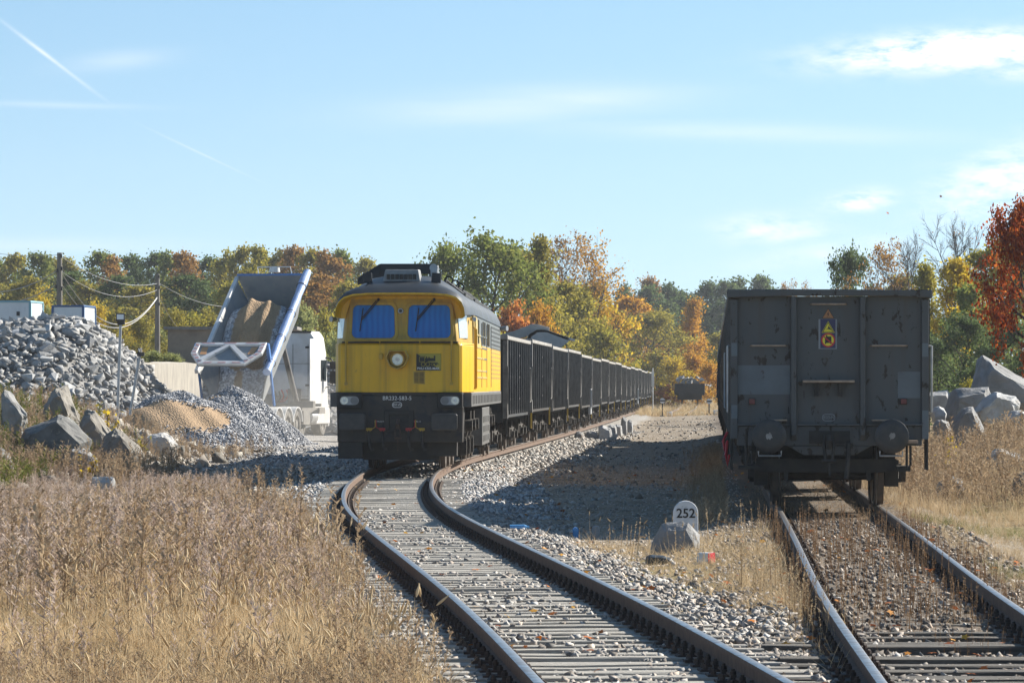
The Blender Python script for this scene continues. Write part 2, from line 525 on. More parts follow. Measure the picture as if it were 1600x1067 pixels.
def build_ground():
    ys = np.concatenate([np.linspace(-40, 14, 14), np.linspace(15, 80, 240), np.geomspace(80.5, 420, 190), np.geomspace(430, 9000, 24)])
    us = np.concatenate([[-30, -10, -4, -2, -1.5], np.linspace(-1.2, 1.2, 110), [1.5, 2, 4, 10, 30]])
    Yg, Ug = np.meshgrid(ys, us, indexing='ij')
    Xg = Ug * (.135 * np.abs(Yg) + 2.0)
    Z = ground_z(Xg, Yg)
    n, m = Yg.shape
    idx = np.arange(n * m).reshape(n, m)
    F = np.stack([idx[:-1, :-1], idx[:-1, 1:], idx[1:, 1:], idx[1:, :-1]], -1).reshape(-1, 4)
    V = np.stack([Xg, Yg, Z], -1).reshape(-1, 3)
    x, y = V[:, 0], V[:, 1]
    dl = np.abs(x - left_x(y)); dr = np.where(y < 320, np.abs(x - right_x(y)), 99)
    # what the soil is made of, as three weights: crushed stone, dry turf, dark cinder dirt
    stone = np.clip((1 - ss(1.6, 2.6, dl)) + .12 * (x > left_x(y)) * (1 - ss(3, 5.5, dl)) + .5 * (1 - ss(-4, -5, x)) * 0, 0, 1)
    stone = np.maximum(stone, .75 * ss(95, 110, y) * ss(-16, -13, x) * (1 - ss(-2.5, -1, x)))
    turf = np.clip(ss(-2.0, -3.2, x - left_x(y)) * (1 - ss(78, 96, y)) + ss(1.7, 3.2, x - right_x(y)) + (ss(280, 330, y)) + ss(-13, -15, x) * ss(158, 164, y), 0, 1)
    turf = np.maximum(turf, (1 - ss(2.2, 3.2, np.abs(x - 2.35) + .03 * np.abs(y - 40))) * ss(27, 33, y) * (1 - ss(46, 52, y)) * .9)
    cinder = (1 - ss(1.0, 2.0, dr))
    me = fast_mesh('ground', V, F, mat_ground(), col=np.stack([stone, turf, cinder], 1), smooth=True)
    o = link('ground', me)
    tag(o, 'trodden gravel and dry soil of the railway yard', None, None, 'structure')
    return o

def mat_ground():
    m, N, L, b = new_mat('ground_soil')
    v = coords(N, L, False)
    a = N.new('ShaderNodeAttribute'); a.attribute_name = 'col'
    sp = N.new('ShaderNodeSeparateColor'); L.new(a.outputs['Color'], sp.inputs[0])
    big = noise(N, L, v, 0.35, 3, 0.5); mid = noise(N, L, v, 2.5, 4, 0.6); fine = noise(N, L, v, 22, 3, 0.6)
    vo = N.new('ShaderNodeTexVoronoi'); vo.inputs['Scale'].default_value = 16; L.new(v, vo.inputs['Vector'])
    vsep = N.new('ShaderNodeSeparateColor'); L.new(vo.outputs['Color'], vsep.inputs[0])
    dirt = mixc(N, L, mrange(N, L, mid, .3, .7), (.27, .215, .15), (.165, .125, .085))
    dirt = mixc(N, L, mrange(N, L, big, .45, .65, 0, .6), dirt, (.30, .245, .175))
    peb = ramp(N, L, vsep.outputs[0], [(0, (.18, .175, .165)), (.5, (.36, .345, .32)), (1, (.55, .54, .53))])
    dirt = mixc(N, L, mrange(N, L, fine, .5, .62, 0, .75), dirt, peb)
    stone = mixc(N, L, .55, mixc(N, L, mrange(N, L, mid, .3, .7), (.24, .215, .185), (.38, .35, .31)), peb)
    turf = mixc(N, L, mrange(N, L, fine, .3, .7), (.30, .225, .125), (.17, .135, .08))
    turf = mixc(N, L, mrange(N, L, big, .52, .62, 0, .7), turf, (.17, .17, .065))
    cind = mixc(N, L, mrange(N, L, fine, .35, .65), (.10, .082, .066), (.23, .19, .15))
    jag = N.new('ShaderNodeMath'); jag.operation = 'SUBTRACT'; L.new(mid, jag.inputs[0]); jag.inputs[1].default_value = .5
    def w(sock):
        q = N.new('ShaderNodeMath'); q.operation = 'ADD'; L.new(sock, q.inputs[0]); L.new(jag.outputs[0], q.inputs[1])
        return mrange(N, L, q.outputs[0], .3, .65)
    c = mixc(N, L, w(sp.outputs[0]), dirt, stone)
    c = mixc(N, L, w(sp.outputs[1]), c, turf)
    c = mixc(N, L, w(sp.outputs[2]), c, cind)
    L.new(c, b.inputs['Base Color'])
    b.inputs['Roughness'].default_value = .95; b.inputs['Specular IOR Level'].default_value = .15
    bp = N.new('ShaderNodeBump'); bp.inputs['Strength'].default_value = .9; bp.inputs['Distance'].default_value = .03
    hs = N.new('ShaderNodeMath'); hs.operation = 'ADD'; L.new(fine, hs.inputs[0]); L.new(vo.outputs['Distance'], hs.inputs[1])
    L.new(hs.outputs[0], bp.inputs['Height']); L.new(bp.outputs[0], b.inputs['Normal'])
    return m
build_ground()

# ------------------------------------------------------------------ rails, sleepers, fastenings
def frame_at(fx, y):
    x = float(fx(y)); t = Vector((float(fx(y + .25) - fx(y - .25)), .5, float(base_z(y + .25) - base_z(y - .25)))).normalized()
    n = Vector((t.y, -t.x, 0)).normalized()
    return Vector((x, y, float(base_z(y)))), t, n

RAIL_PROFILE = [(-.033, -.004), (-.028, 0.0), (.028, 0.0), (.033, -.004), (.034, -.03), (.010, -.042), (.008, -.115), (.062, -.135), (.062, -.148),
                (-.062, -.148), (-.062, -.135), (-.008, -.115), (-.010, -.042), (-.034, -.03)]
def build_rail(parent, fx, side, y0, y1, step=.8):
    ys = np.arange(y0, y1, step); n = len(RAIL_PROFILE); vs = []; fs = []; ms = []
    for y in ys:
        p, t, nn = frame_at(fx, y)
        c = p + nn * (side * .7525)
        vs += [tuple(c + nn * a + Vector((0, 0, h))) for a, h in RAIL_PROFILE]
    for i in range(len(ys) - 1):
        for k in range(n):
            fs.append((i * n + k, i * n + (k + 1) % n, (i + 1) * n + (k + 1) % n, (i + 1) * n + k)); ms.append(1 if k in (0, 1, 2) else 0)
    fs.append(tuple(range(n))); ms.append(0); fs.append(tuple((len(ys) - 1) * n + k for k in range(n))[::-1]); ms.append(0)
    b = MB(); b.v, b.f, b.m = vs, fs, ms
    return b.build('rail', [M['rail_rust'], M['rail_top']], parent, smooth=40)

def sleeper_mesh(name, w, l, mat, seed):
    rnd = random.Random(seed); b = MB()
    rings = []
    for i in range(6):
        x = -l / 2 + l * i / 5
        j = lambda a: rnd.uniform(-a, a)
        rings.append([(x + j(.004), -w / 2 + j(.008), -.16), (x + j(.004), w / 2 + j(.008), -.16), (x, w / 2 + j(.008), -.006 + j(.005)),
                      (x, w / 2 - .014, j(.004)), (x, -w / 2 + .014, j(.004)), (x, -w / 2 + j(.008), -.006 + j(.005))])
    b.loft(rings)
    return b.mesh(name, mat)

def fastening_mesh():
    b = MB()
    b.box(-.085, .085, -.075, .075, -.004, .016)                       # ribbed base plate on one side of the rail
    b.box(-.05, -.012, -.03, .03, .014, .045)                          # clip
    b.cyl((-.03, 0, .03), (-.03, 0, .085), .014, n=6)
    b.cyl((-.03, 0, .046), (-.03, 0, .070), .024, n=6)
    for s in (-1, 1):
        b.cyl((.045, s * .045, .014), (.045, s * .045, .034), .021, n=6)
        b.cyl((.045, s * .045, .034), (.045, s * .045, .052), .013, n=4)
    return b.mesh('fastening', M['iron'])

def build_track(name, label, fx, y0, y1, sp, sl_mat, sl_y1, fast_y1, rng, skip=0.0, width=.21, length=2.6, max_fast=300):
    root = empty(name, (0, 0, 0), label=label, kind='structure')
    for s in (-1, 1): build_rail(root, fx, s, y0, y1)
    meshes = [sleeper_mesh('sleeper', width, length, sl_mat, 10 + i) for i in range(5)]
    fm = fastening_mesh()
    spots = []
    y = y0 + .3
    while y < sl_y1:
        p, t, n = frame_at(fx, y)
        ang = math.atan2(n.y, n.x)
        if rng.random() >= skip:
            o = link('sleeper', meshes[rng.randrange(5)], root, p + n * rng.uniform(-.05, .05) + Vector((0, 0, -.167 + rng.uniform(-.008, .003))), (rng.uniform(-.02, .02), 0, ang + rng.uniform(-.012, .012)))
        if y < fast_y1:
            for s in (-1, 1):
                for q in (-1, 1):
                    c = p + n * (s * .7525 + q * .105) + Vector((0, 0, -.165))
                    spots.append((c, ang + (0 if q > 0 else math.pi)))
        y += sp * rng.uniform(.94, 1.06)
    for c, a in spots[:max_fast]: link('fastening', fm, root, c, (0, 0, a + rng.uniform(-.06, .06)))
    rest = spots[max_fast:]
    if rest:
        tv = np.array([v.co for v in fm.vertices]); fm.calc_loop_triangles()
        tf = np.array([t.vertices for t in fm.loop_triangles])
        V, F, _, _ = scatter(tv, tf, None, np.array([tuple(c) for c, a in rest]), np.array([a for c, a in rest]), np.ones(len(rest)))
        o = link('fastenings', fast_mesh('fastenings', V, F, M['iron']), root); o['kind'] = 'stuff'
    return root

_r = random.Random(3)
build_track('railway_track', 'curving track with grey timber sleepers under the yellow locomotive train', left_x, 12, 430, .49, M['sleeper'], 84, 80, _r)
build_track('railway_track', 'overgrown straight track under the dark wagons at right', right_x, 12, 300, .6, M['old_timber'], 70, 60, _r, skip=.25, width=.24)
def far_x(y): return np.interp(y, [300, 340, 390, 480], [12.6, 14.9, 17.45, 22.0])
far_root = build_track('railway_track', 'distant siding under the low wagon loaded with rock', far_x, 300, 470, .6, M['old_timber'], 300.2, 300, _r)

# two heavy crossing timbers in the near part of the right track
for (yy, w, dx, lab) in ((29.6, .24, .35, 'farther of two dark crossing timbers between the right rails'), (28.2, .30, .45, 'nearer of two dark crossing timbers between the right rails')):
    p, t, n = frame_at(right_x, yy)
    o = link('crossing_timber', sleeper_mesh('crossing_timber', w, 3.4, M['old_timber'], int(yy * 7)), None, p + n * dx + Vector((0, 0, -.15)), (0, 0, math.atan2(n.y, n.x)))
    tag(o, lab, 'timber', 'crossing timbers')
# ------------------------------------------------------------------ the yellow diesel locomotive
M['loco_yellow'] = pmat('loco_yellow', (0.78, 0.45, 0.006), (0.66, 0.37, 0.010), scale=2.0, rough=0.36, rough2=0.5, bump=0.05, bscale=6,
                        streak=((0.26, 0.15, 0.03), .55), spots=((0.30, 0.17, 0.03), 9, 0.62, 0.80), jitter=False, stretch=(1, 1, .45))
M['loco_ochre'] = pmat('loco_ochre', (0.58, 0.36, 0.03), (0.46, 0.28, 0.04), scale=2.5, rough=0.42, streak=((.18, .11, .04), .6), spots=((0.25, 0.16, 0.05), 6, 0.62, 0.8), jitter=False)
M['loco_roof'] = pmat('loco_roof', (0.018, 0.023, 0.030), (0.032, 0.037, 0.043), scale=1.6, rough=0.42, rough2=0.55, spec=.3, jitter=False)
M['loco_black'] = pmat('loco_black', (0.014, 0.013, 0.0125), (0.030, 0.026, 0.022), scale=3.0, rough=0.62, bump=0.1, bscale=15, jitter=False,
                       spots=((0.018, 0.024, 0.032), 3, 0.60, 0.72))
M['loco_beam'] = pmat('loco_beam', (0.026, 0.022, 0.019), (0.046, 0.038, 0.031), scale=2.2, rough=0.6, bump=0.1, bscale=12, jitter=False,
                      spots=((0.010, 0.013, 0.018), 2.4, 0.52, 0.62))
M['loco_sill'] = pmat('loco_sill', (0.14, 0.145, 0.145), (0.10, 0.095, 0.09), scale=3, rough=0.5, jitter=False)
M['bogie'] = pmat('bogie', (0.024, 0.021, 0.019), (0.055, 0.046, 0.038), scale=7, rough=0.75, bump=0.2, bscale=30)
M['buffer_grey'] = pmat('buffer_grey', (0.030, 0.031, 0.033), (0.048, 0.047, 0.046), scale=8, rough=0.55)
M['red_paint'] = pmat('red_paint', (0.42, 0.03, 0.03), (0.30, 0.03, 0.03), scale=12, rough=0.5)
M['yellow_paint'] = pmat('yellow_paint', (0.50, 0.33, 0.03), (0.34, 0.22, 0.03), scale=12, rough=0.55)
M['roof_box'] = pmat('roof_box', (0.26, 0.26, 0.255), (0.18, 0.18, 0.175), scale=5, rough=0.5)
M['logo_yellow'] = pmat('logo_yellow', (0.38, 0.31, 0.04), rough=0.5)

def mat_curtain():
    m, N, L, b = new_mat('blue_curtain')
    v = coords(N, L, False)
    w = N.new('ShaderNodeTexWave'); w.inputs['Scale'].default_value = 2.6; w.inputs['Distortion'].default_value = 2.5
    w.inputs['Detail'].default_value = 2; L.new(v, w.inputs['Vector'])
    L.new(mixc(N, L, mrange(N, L, w.outputs['Fac'], 0, 1, .1, .9), (.008, .13, .46), (.012, .19, .56)), b.inputs['Base Color'])
    b.inputs['Roughness'].default_value = .5
    b.inputs['Coat Weight'].default_value = .25; b.inputs['Coat Roughness'].default_value = .03
    return m
M['curtain'] = mat_curtain()

def mat_loco_side():
    m, N, L, b = new_mat('loco_side')
    v = coords(N, L, False)
    sx = N.new('ShaderNodeSeparateXYZ'); L.new(v, sx.inputs[0])
    a = N.new('ShaderNodeMath'); a.operation = 'MULTIPLY_ADD'; L.new(sx.outputs[2], a.inputs[0]); a.inputs[1].default_value = 4.5
    L.new(sx.outputs[1], a.inputs[2])
    f = mrange(N, L, a.outputs[0], 18.4, 18.9)
    n = mrange(N, L, noise(N, L, v, 2.5, 5, .65), .35, .7)
    ye = mixc(N, L, n, (.55, .41, .13), (.42, .34, .17)); gr = mixc(N, L, n, (.12, .135, .138), (.17, .18, .178))
    L.new(mixc(N, L, f, ye, gr), b.inputs['Base Color']); b.inputs['Roughness'].default_value = .45
    return m
M['loco_side'] = mat_loco_side()

LOCO_L = 19.9
loco = empty('diesel_locomotive', (-2.35, 83.2, 0), -.029,
             'yellow and black diesel locomotive heading the long wagon train', 'locomotive')
def PN(x, z, off=0.0): return (x, -off, z)                                 # nose plane
def PW(x, z, off=0.0): return (x, .27 + (z - 2.70) * .16 - off, z)          # sloping windscreen plane

# lower body: plan outline tapering towards the nose
def plan(y): return 1.475 - .165 * float(1 - ss(0, 1.7, y))
b = MB()
out = [(1.24, 0.0), (1.30, .06)] + [(plan(y), y) for y in (.5, 1.0, 1.7)] + [(1.475, LOCO_L - .1), (1.40, LOCO_L)]
out = out + [(-x, y) for x, y in out[::-1]]
b.loft([[(x, y, z) for x, y in out] for z in (1.645, 2.645)])
low = [(x * (1 if y > .3 else .985), y + (.04 if y < .3 else 0)) for x, y in out]
b.loft([[(x, y, z) for x, y in z_] for z_, z in ((out, 2.645), (low, 2.685))])
b.build('nose', M['loco_yellow'], loco, smooth=30, bevel=.012, seg=2)
# cab upper part
b = MB()
def cab_ring(z, t):
    y0 = .27 + (z - 2.70) * .16
    return [(1.17 - .07 * t, y0, z), (1.20 - .07 * t, y0 + .03, z), (1.40 - .03 * t, 1.1, z), (1.45 - .02 * t, 1.75, z), (1.45 - .02 * t, 2.0, z)]
rings = []
for z, t in ((2.68, 0), (3.30, .8), (3.62, 1.3)):
    r = cab_ring(z, t)
    if z > 3.5: r = [(min(x, 1.06), y, zz) for x, y, zz in r]
    rings.append(r + [(-x, y, zz) for x, y, zz in r[::-1]])
b.loft(rings)
cab = b.build('cab', M['loco_ochre'], loco, smooth=30, bevel=.015, seg=2)
# main side walls behind the cab
b = MB()
b.box(-1.47, 1.47, 1.95, LOCO_L, 2.60, 3.34)
b.box(-1.474, 1.474, 1.95, LOCO_L + .003, 1.64, 2.62)
side = b.build('side_wall', M['loco_side'], loco)
b = MB()
for s in (-1, 1):
    x = s * 1.476
    for z in (1.95, 2.10, 2.38, 2.62, 2.88):
        for (y0, y1) in ((2.9, 6.4), (6.7, 9.6)):
            b.box(x - .012, x + .012, y0, y1, z, z + .035)
    for y in (2.85, 6.45, 9.7, 12.6): b.box(x - .012, x + .012, y, y + .05, 1.75, 3.2)
b.build('panel_strip', M['loco_side'], side, stuff=True)
for s in (-1, 1):
    x = s * 1.478
    for y in (4.4, 7.2, 8.3, 10.0, 11.0):
        b = MB(); b.box(x - .01, x + .01, y, y + .42, 2.72, 3.24); b.build('side_window', M['glass'], side)
b = MB()
for s in (-1, 1):
    for i in range(17):
        for j in range(13): b.box(s * 1.474 - .012, s * 1.474 + .002, 12.9 + i * .40, 12.9 + i * .40 + .15, 1.95 + j * .102, 2.00 + j * .102)
b.build('vent_louvre', M['loco_sill'], side, stuff=True)
for s in (-1, 1):
    b = MB(); b.box(s * 1.40 - .06, s * 1.40 + .07, 2.02, 2.75, 1.70, 3.25)
    dr = b.build('cab_door', M['loco_ochre'], loco)
    for y in ((1.98, 2.82) if s > 0 else (2.82,)):
        b = MB(); b.tube([(s * 1.46, y, 1.7), (s * 1.50, y, 1.75), (s * 1.50, y, 3.0), (s * 1.46, y, 3.05)], .018)
        b.build('door_handrail', M['loco_yellow'], dr)
# sill with square pockets
b = MB()
b.box(-1.49, 1.49, .35, LOCO_L, 1.34, 1.643)
sill = b.build('sill', M['loco_sill'], loco, bevel=.01)
b = MB()
for s in (-1, 1):
    for y in np.arange(1.0, LOCO_L - .5, .95): b.box(s * 1.492 - .006, s * 1.492 + .006, y, y + .42, 1.40, 1.58)
b.build('pocket', M['black'], sill, stuff=True)
# roof
b = MB()
SH_VISOR = [(1, 0), (.985, .34), (.945, .60), (.86, .82), (.72, .94), (.50, .99), (.25, 1), (0, 1)]
SH_ROOF = [(1, 0), (.975, .18), (.915, .37), (.80, .54), (.62, .77), (.46, .94), (.30, .99), (0, 1)]
def roof_ring(y, hw, ze, zt):
    k = float(ss(.0, .9, y)); half = [((p[0] * (1 - k) + q[0] * k) * hw, y, ze + (p[1] * (1 - k) + q[1] * k) * (zt - ze)) for p, q in zip(SH_VISOR, SH_ROOF)]
    return half + [(-x, yy, z) for x, yy, z in half[-2::-1]]
ST = [(-.02, 1.36, 3.26, 3.73), (.12, 1.375, 3.26, 3.83), (.35, 1.395, 3.27, 3.93), (.8, 1.42, 3.28, 4.04), (1.5, 1.48, 3.29, 4.12), (2.5, 1.49, 3.30, 4.16), (LOCO_L + .02, 1.49, 3.30, 4.16)]
rings = [roof_ring(*s_) for s_ in ST]
b.loft(rings, closed=False, caps=False)
b.add(rings[-1], [tuple(range(15))])
roof = b.build('roof', M['loco_roof'], loco, smooth=50)
b = MB()
r0 = rings[0]; r1 = [(x * .992, y - .012, z - .035) for x, y, z in r0]; r2 = [(x * .94, .42, z - .06) for x, y, z in r0]
b.loft([r0, [(x * 1.004, y - .016, z + .004) for x, y, z in r0], [(x * 1.004, y - .016, z - .03) for x, y, z in r0], r2], closed=False, caps=False)
b.add(r2, [tuple(range(15))])
b.build('visor', M['loco_yellow'], roof, smooth=40)
# roof kit
b = MB(); b.loft([[(x * k, y, z) for x in (-.38, .38) for z in ()] for k, y, z in ()] or [[(-.40, .62, 3.98), (.40, .62, 3.98), (.40, 1.55, 3.98), (-.40, 1.55, 3.98)], [(-.35, .70, 4.24), (.35, .70, 4.24), (.35, 1.5, 4.26), (-.35, 1.5, 4.26)]])
ac = b.build('roof_ventilator', M['roof_box'], loco, bevel=.02, seg=2)
b = MB()
for i in range(7): b.box(-.315 + i * .092, -.315 + i * .092 + .07, .62, .70, 4.03, 4.14)
b.build('slot', M['black'], ac)
b = MB(); b.box(-.62, .55, 3.2, 3.3, 4.22, 4.44); b.box(-.62, -.52, 3.2, 4.6, 4.1, 4.3); b.box(.45, .55, 3.2, 4.6, 4.1, 4.3)
b.loft([[(-.62, 3.2, 4.44), (-.62, 3.3, 4.44), (-.62, 3.3, 4.12), (-.62, 3.2, 4.12)], [(-1.1, 3.2, 4.14), (-1.1, 3.3, 4.14), (-1.1, 3.3, 3.98), (-1.1, 3.2, 3.98)]])
b.build('exhaust_shield', M['loco_roof'], loco, bevel=.01)
for s in (-1, 1):
    b = MB(); b.obox((s * .70 + .03 * s, .72, 4.06), (.20, .12, .21), Matrix.Rotation(s * .06, 3, 'Y'))
    b.build('roof_speaker', M['loco_roof'], loco, bevel=.01)
b = MB(); b.cyl((.60, 2.6, 4.1), (.60, 2.6, 4.38), .09, n=14); b.cyl((.60, 2.6, 4.3), (.60, 2.2, 4.32), .05, .09, n=12)
b.build('horn', M['galv'], loco, smooth=40)
for (x, y, z) in ((-.92, 3.5, 4.0), (.80, 5.0, 4.10), (.84, 7.5, 4.08), (.86, 9.5, 4.06)):
    b = MB(); b.tube([(x + .09 * math.cos(a), y, z + .02 + .09 * math.sin(a)) for a in np.linspace(0, 2 * math.pi, 12, endpoint=False)], .022, 6, True)
    b.build('lifting_eye', M['loco_black'], loco)
b = MB()
for s in (-1, 1):
    for y0 in (3.6, 9.0, 13.5):
        for k in range(10):
            y = y0 + k * .38
            b.obox((s * 1.00, y, 3.93), (.50, .2, .02), Matrix.Rotation(s * .68, 3, 'Y'))
        b.bar((s * .80, y0 - .3, 4.07), (s * .80, y0 + 4, 4.07), .05, .06); b.bar((s * 1.22, y0 - .3, 3.76), (s * 1.22, y0 + 4, 3.76), .05, .06)
b.build('roof_grille', M['black'], roof)
# windscreens
for cx in (-.575, .60):
    o_ = rr(cx, 3.135, 1.03, .83, .16, 5, .06); i_ = rr(cx, 3.135, .885, .69, .11, 5, .06); g_ = rr(cx, 3.135, .91, .715, .12, 5, .06)
    b = MB(); b.ring(o_, i_, PW, -.03, .028)
    w = b.build('windscreen_frame', M['loco_ochre'], loco, smooth=40, bevel=.008)
    b = MB(); b.plate(g_, PW, -.03, .006)
    b.build('windscreen', M['curtain'], w, smooth=30)
    b = MB(); b.ring([(x * 1.0, z) for x, z in rr(cx, 3.135, .90, .705, .115, 5, .06)], i_, PW, 0, .022)
    b.build('gasket', M['rubber'], w)
    b = MB()
    top = PW(cx + .12, 3.60, .05); piv = PW(cx - .24, 3.17, .06)
    b.tube([top, piv], .011); b.tube([PW(cx + .06, 3.58, .05), PW(cx - .25, 3.20, .06)], .011)
    b.tube([PW(cx - .22, 3.42, .045), PW(cx - .285, 2.93, .045)], .012)
    b.cyl(PW(cx + .10, 3.60, -.02), PW(cx + .10, 3.60, .06), .03, n=8)
    b.build('wiper', M['rubber'], loco)
for s in (-1, 1):
    b = MB()
    q = [(s * 1.205, .45, 2.78), (s * 1.36, 1.0, 2.78), (s * 1.335, 1.02, 3.30), (s * 1.165, .52, 3.30)]
    b.loft([q, [(x + s * .03, y - .012, z) for x, y, z in q]])
    b.build('cab_side_window', M['lens'], loco, bevel=.01)
b = MB(); b.cyl(PW(-.005, 3.36, -.02), PW(-.005, 3.36, .07), .062, .055, n=16); b.mi = 1; b.cyl(PW(-.005, 3.36, .05), PW(-.005, 3.36, .076), .034, n=12)
b.build('warning_lamp', [M['galv'], M['black']], loco, smooth=40)
# ledge under the windscreens
b = MB(); b.box(-1.22, 1.22, -.02, .30, 2.68, 2.712)
b.build('ledge', M['loco_beam'], loco, bevel=.006)
b = MB(); b.tube([(-1.17, -.03, 2.735), (1.17, -.03, 2.735)], .016)
for x in (-1.1, -.42, .42, 1.1): b.tube([(x, -.03, 2.735), (x, .0, 2.66)], .014)
b.build('grab_rail', M['loco_ochre'], loco)
for x in (-1.13, 1.08):
    b = MB(); b.tube([(x, .0, 2.74), (x, -.06, 2.72), (x, -.06, 1.86), (x, .0, 1.83)], .016); b.box(x - .03, x + .03, -.065, 0, 1.8, 1.86)
    b.build('nose_handrail', M['loco_ochre'], loco)
# centre headlight in its seven-sided hood
hept = [(-.05 + .24 * math.sin(a), 2.335 + .20 * math.cos(a)) for a in [2 * math.pi * i / 7 + math.pi / 7 for i in range(7)]]
hept = [(-.30, 2.38), (-.23, 2.53), (.13, 2.53), (.20, 2.38), (.11, 2.19), (-.05, 2.12), (-.21, 2.19)]
hi = [(-.05 + (x + .05) * .84, 2.335 + (z - 2.335) * .84) for x, z in hept]
b = MB(); b.ring(hept, hi, PN, -.01, .20)
hd = b.build('headlight_hood', M['loco_ochre'], loco, bevel=.01)
b = MB(); b.ring(circ(-.05, 2.335, .15, 24), circ(-.05, 2.335, .118, 24), PN, -.01, .11); b.build('headlight_rim', M['loco_ochre'], hd, smooth=40)
b = MB(); b.plate(circ(-.05, 2.335, .12, 24), PN, -.01, .035); b.build('headlight_lens', M['lens'], hd)
b = MB(); b.plate(circ(-.05, 2.335, .035, 12), PN, 0, .05); b.build('bulb', M['letter_white'], hd)
for (x, z, r_) in ((-.515, 2.095, .045), (-.41, 2.10, .045)):
    b = MB(); b.plate(circ(x, z, r_, 16), PN, -.01, .012); b.build('round_cover', M['loco_yellow'], loco)
b = MB(); b.plate(rr(-.40, 2.40, .085, .13, .03), PN, -.01, .05); b.build('socket_cover', M['loco_ochre'], loco, bevel=.008)
# lower grille
b = MB(); b.plate(rr(.40, 1.955, .255, .275, .01, 2), PN, -.01, .008)
gr = b.build('nose_grille', M['loco_ochre'], loco)
b = MB()
for cx in (.345, .455):
    for k in range(9): b.box(cx - .045, cx + .045, -.014, 0, 1.845 + k * .026, 1.845 + k * .026 + .013)
b.build('louvre', M['black'], gr)
# company plate: black and yellow panel with a steam engine silhouette
b = MB(); b.box(.345, .865, -.012, .01, 2.105, 2.455)
pl = b.build('company_plate', M['black'], loco)
b = MB(); q = [(.365, 2.453), (.863, 2.453), (.863, 2.107)]; b.plate(q, PN, .012, .0145); b.build('yellow_half', M['logo_yellow'], pl)
b = MB(); f3 = lambda a, c, o: PN(a, c, o)
def sil(pts): b.plate(pts, f3, .014, .018)
sil([(.52, 2.30), (.745, 2.30), (.745, 2.365), (.52, 2.365)]); sil([(.41, 2.28), (.52, 2.28), (.52, 2.385), (.41, 2.385)])
sil([(.395, 2.385), (.535, 2.385), (.535, 2.405), (.395, 2.405)]); sil([(.715, 2.36), (.74, 2.36), (.748, 2.415), (.708, 2.415)])
sil([(.60, 2.36), (.625, 2.36), (.625, 2.39), (.60, 2.39)]); sil([(.55, 2.36), (.57, 2.36), (.57, 2.40), (.55, 2.40)])
sil([(.43, 2.245), (.78, 2.245), (.83, 2.225), (.78, 2.275), (.43, 2.285)])
for x, r_ in ((.49, .043), (.585, .043), (.685, .028), (.755, .028)): sil(circ(x, 2.235, r_, 14))
b.build('engine_silhouette', M['black'], pl)
b = MB()
for x, r_ in ((.49, .043), (.585, .043), (.685, .028), (.755, .028)): b.ring(circ(x, 2.235, r_ * 1.08, 14), circ(x, 2.235, r_ * .86, 14), f3, .017, .02)
b.ring([(.405, 2.285), (.525, 2.285), (.525, 2.388), (.405, 2.388)], [(.413, 2.293), (.517, 2.293), (.517, 2.38), (.413, 2.38)], f3, .017, .02)
b.build('engine_outline', M['logo_yellow'], pl)
RX = (R(90), 0, 0)
text_obj('lettering', 'PHU KRIS-MAK', .074, M['letter_white'], pl, (.598, -.0185, 2.145), RX, .002, sx=.96, bold=.001)
# headstock
b = MB()
b.box(-1.32, 1.32, 0, .4, 1.585, 1.652)
b.box(-1.315, 1.315, .012, .42, .60, 1.585)
beam = b.build('buffer_beam', M['loco_beam'], loco, bevel=.012)
for s in (-1, 1):
    cx = s * 1.055
    b = MB(); b.plate(rr(cx, 1.475, .53, .33, .03, 3), PN, -.01, .09)
    bx = b.build('lamp_box', M['loco_black'], loco, bevel=.015)
    b = MB(); b.ring(rr(cx, 1.475, .455, .235, .115, 6), rr(cx, 1.475, .40, .18, .088, 6), PN, .05, .115); b.build('lamp_bezel', M['black'], bx, smooth=40)
    b = MB(); b.plate(rr(cx, 1.475, .41, .19, .09, 6), PN, .06, .096); b.build('lamp_reflector', M['galv'], bx)
    for k in (-1, 1):
        b = MB(); b.plate(circ(cx + k * .105, 1.475, .083, 18), PN, .09, .112); b.mi = 1; b.plate(circ(cx + k * .105, 1.475, .028, 10), PN, .10, .118)
        b.build('headlamp', [M['lens'] if k * s > 0 else M['roof_box'], M['letter_white'] if k * s > 0 else M['roof_box']], bx, smooth=40)
    b = MB(); b.plate(rr(s * .96, 1.035, .545, .345, .055, 4), PN, .56, .62)
    bf = b.build('buffer', M['buffer_grey'], loco, smooth=40, bevel=.02, seg=2)
    b = MB(); b.cyl((s * .90, -.57, 1.04), (s * .90, 0, 1.04), .12, .15, n=16); b.box(s * .90 - .2, s * .90 + .2, -.05, .02, .85, 1.23)
    b.build('buffer_shank', M['loco_black'], bf)
text_obj('running_number', 'BR232-583-5', .118, M['letter_white'], loco, (-.06, .009, 1.522), RX, .002, sx=.98)
b = MB(); b.ring(rr(-.06, 1.385, .205, .115, .056, 5), rr(-.06, 1.385, .185, .095, .047, 5), PN, -.013, -.008)
ov = b.build('load_oval', M['letter_white'], loco)
text_obj('lettering', '850 kN', .066, M['letter_white'], ov, (-.06, .009, 1.385), RX, .002, sx=.85)
for x, tx in ((-.40, '1.0 MPa 0.5 MPa'), (.37, '0.5 MPa 1.0')):
    text_obj('pressure_lettering', tx, .042, M['letter_white'], loco, (x - .02, .010, 1.035), RX, .001, sx=.85)
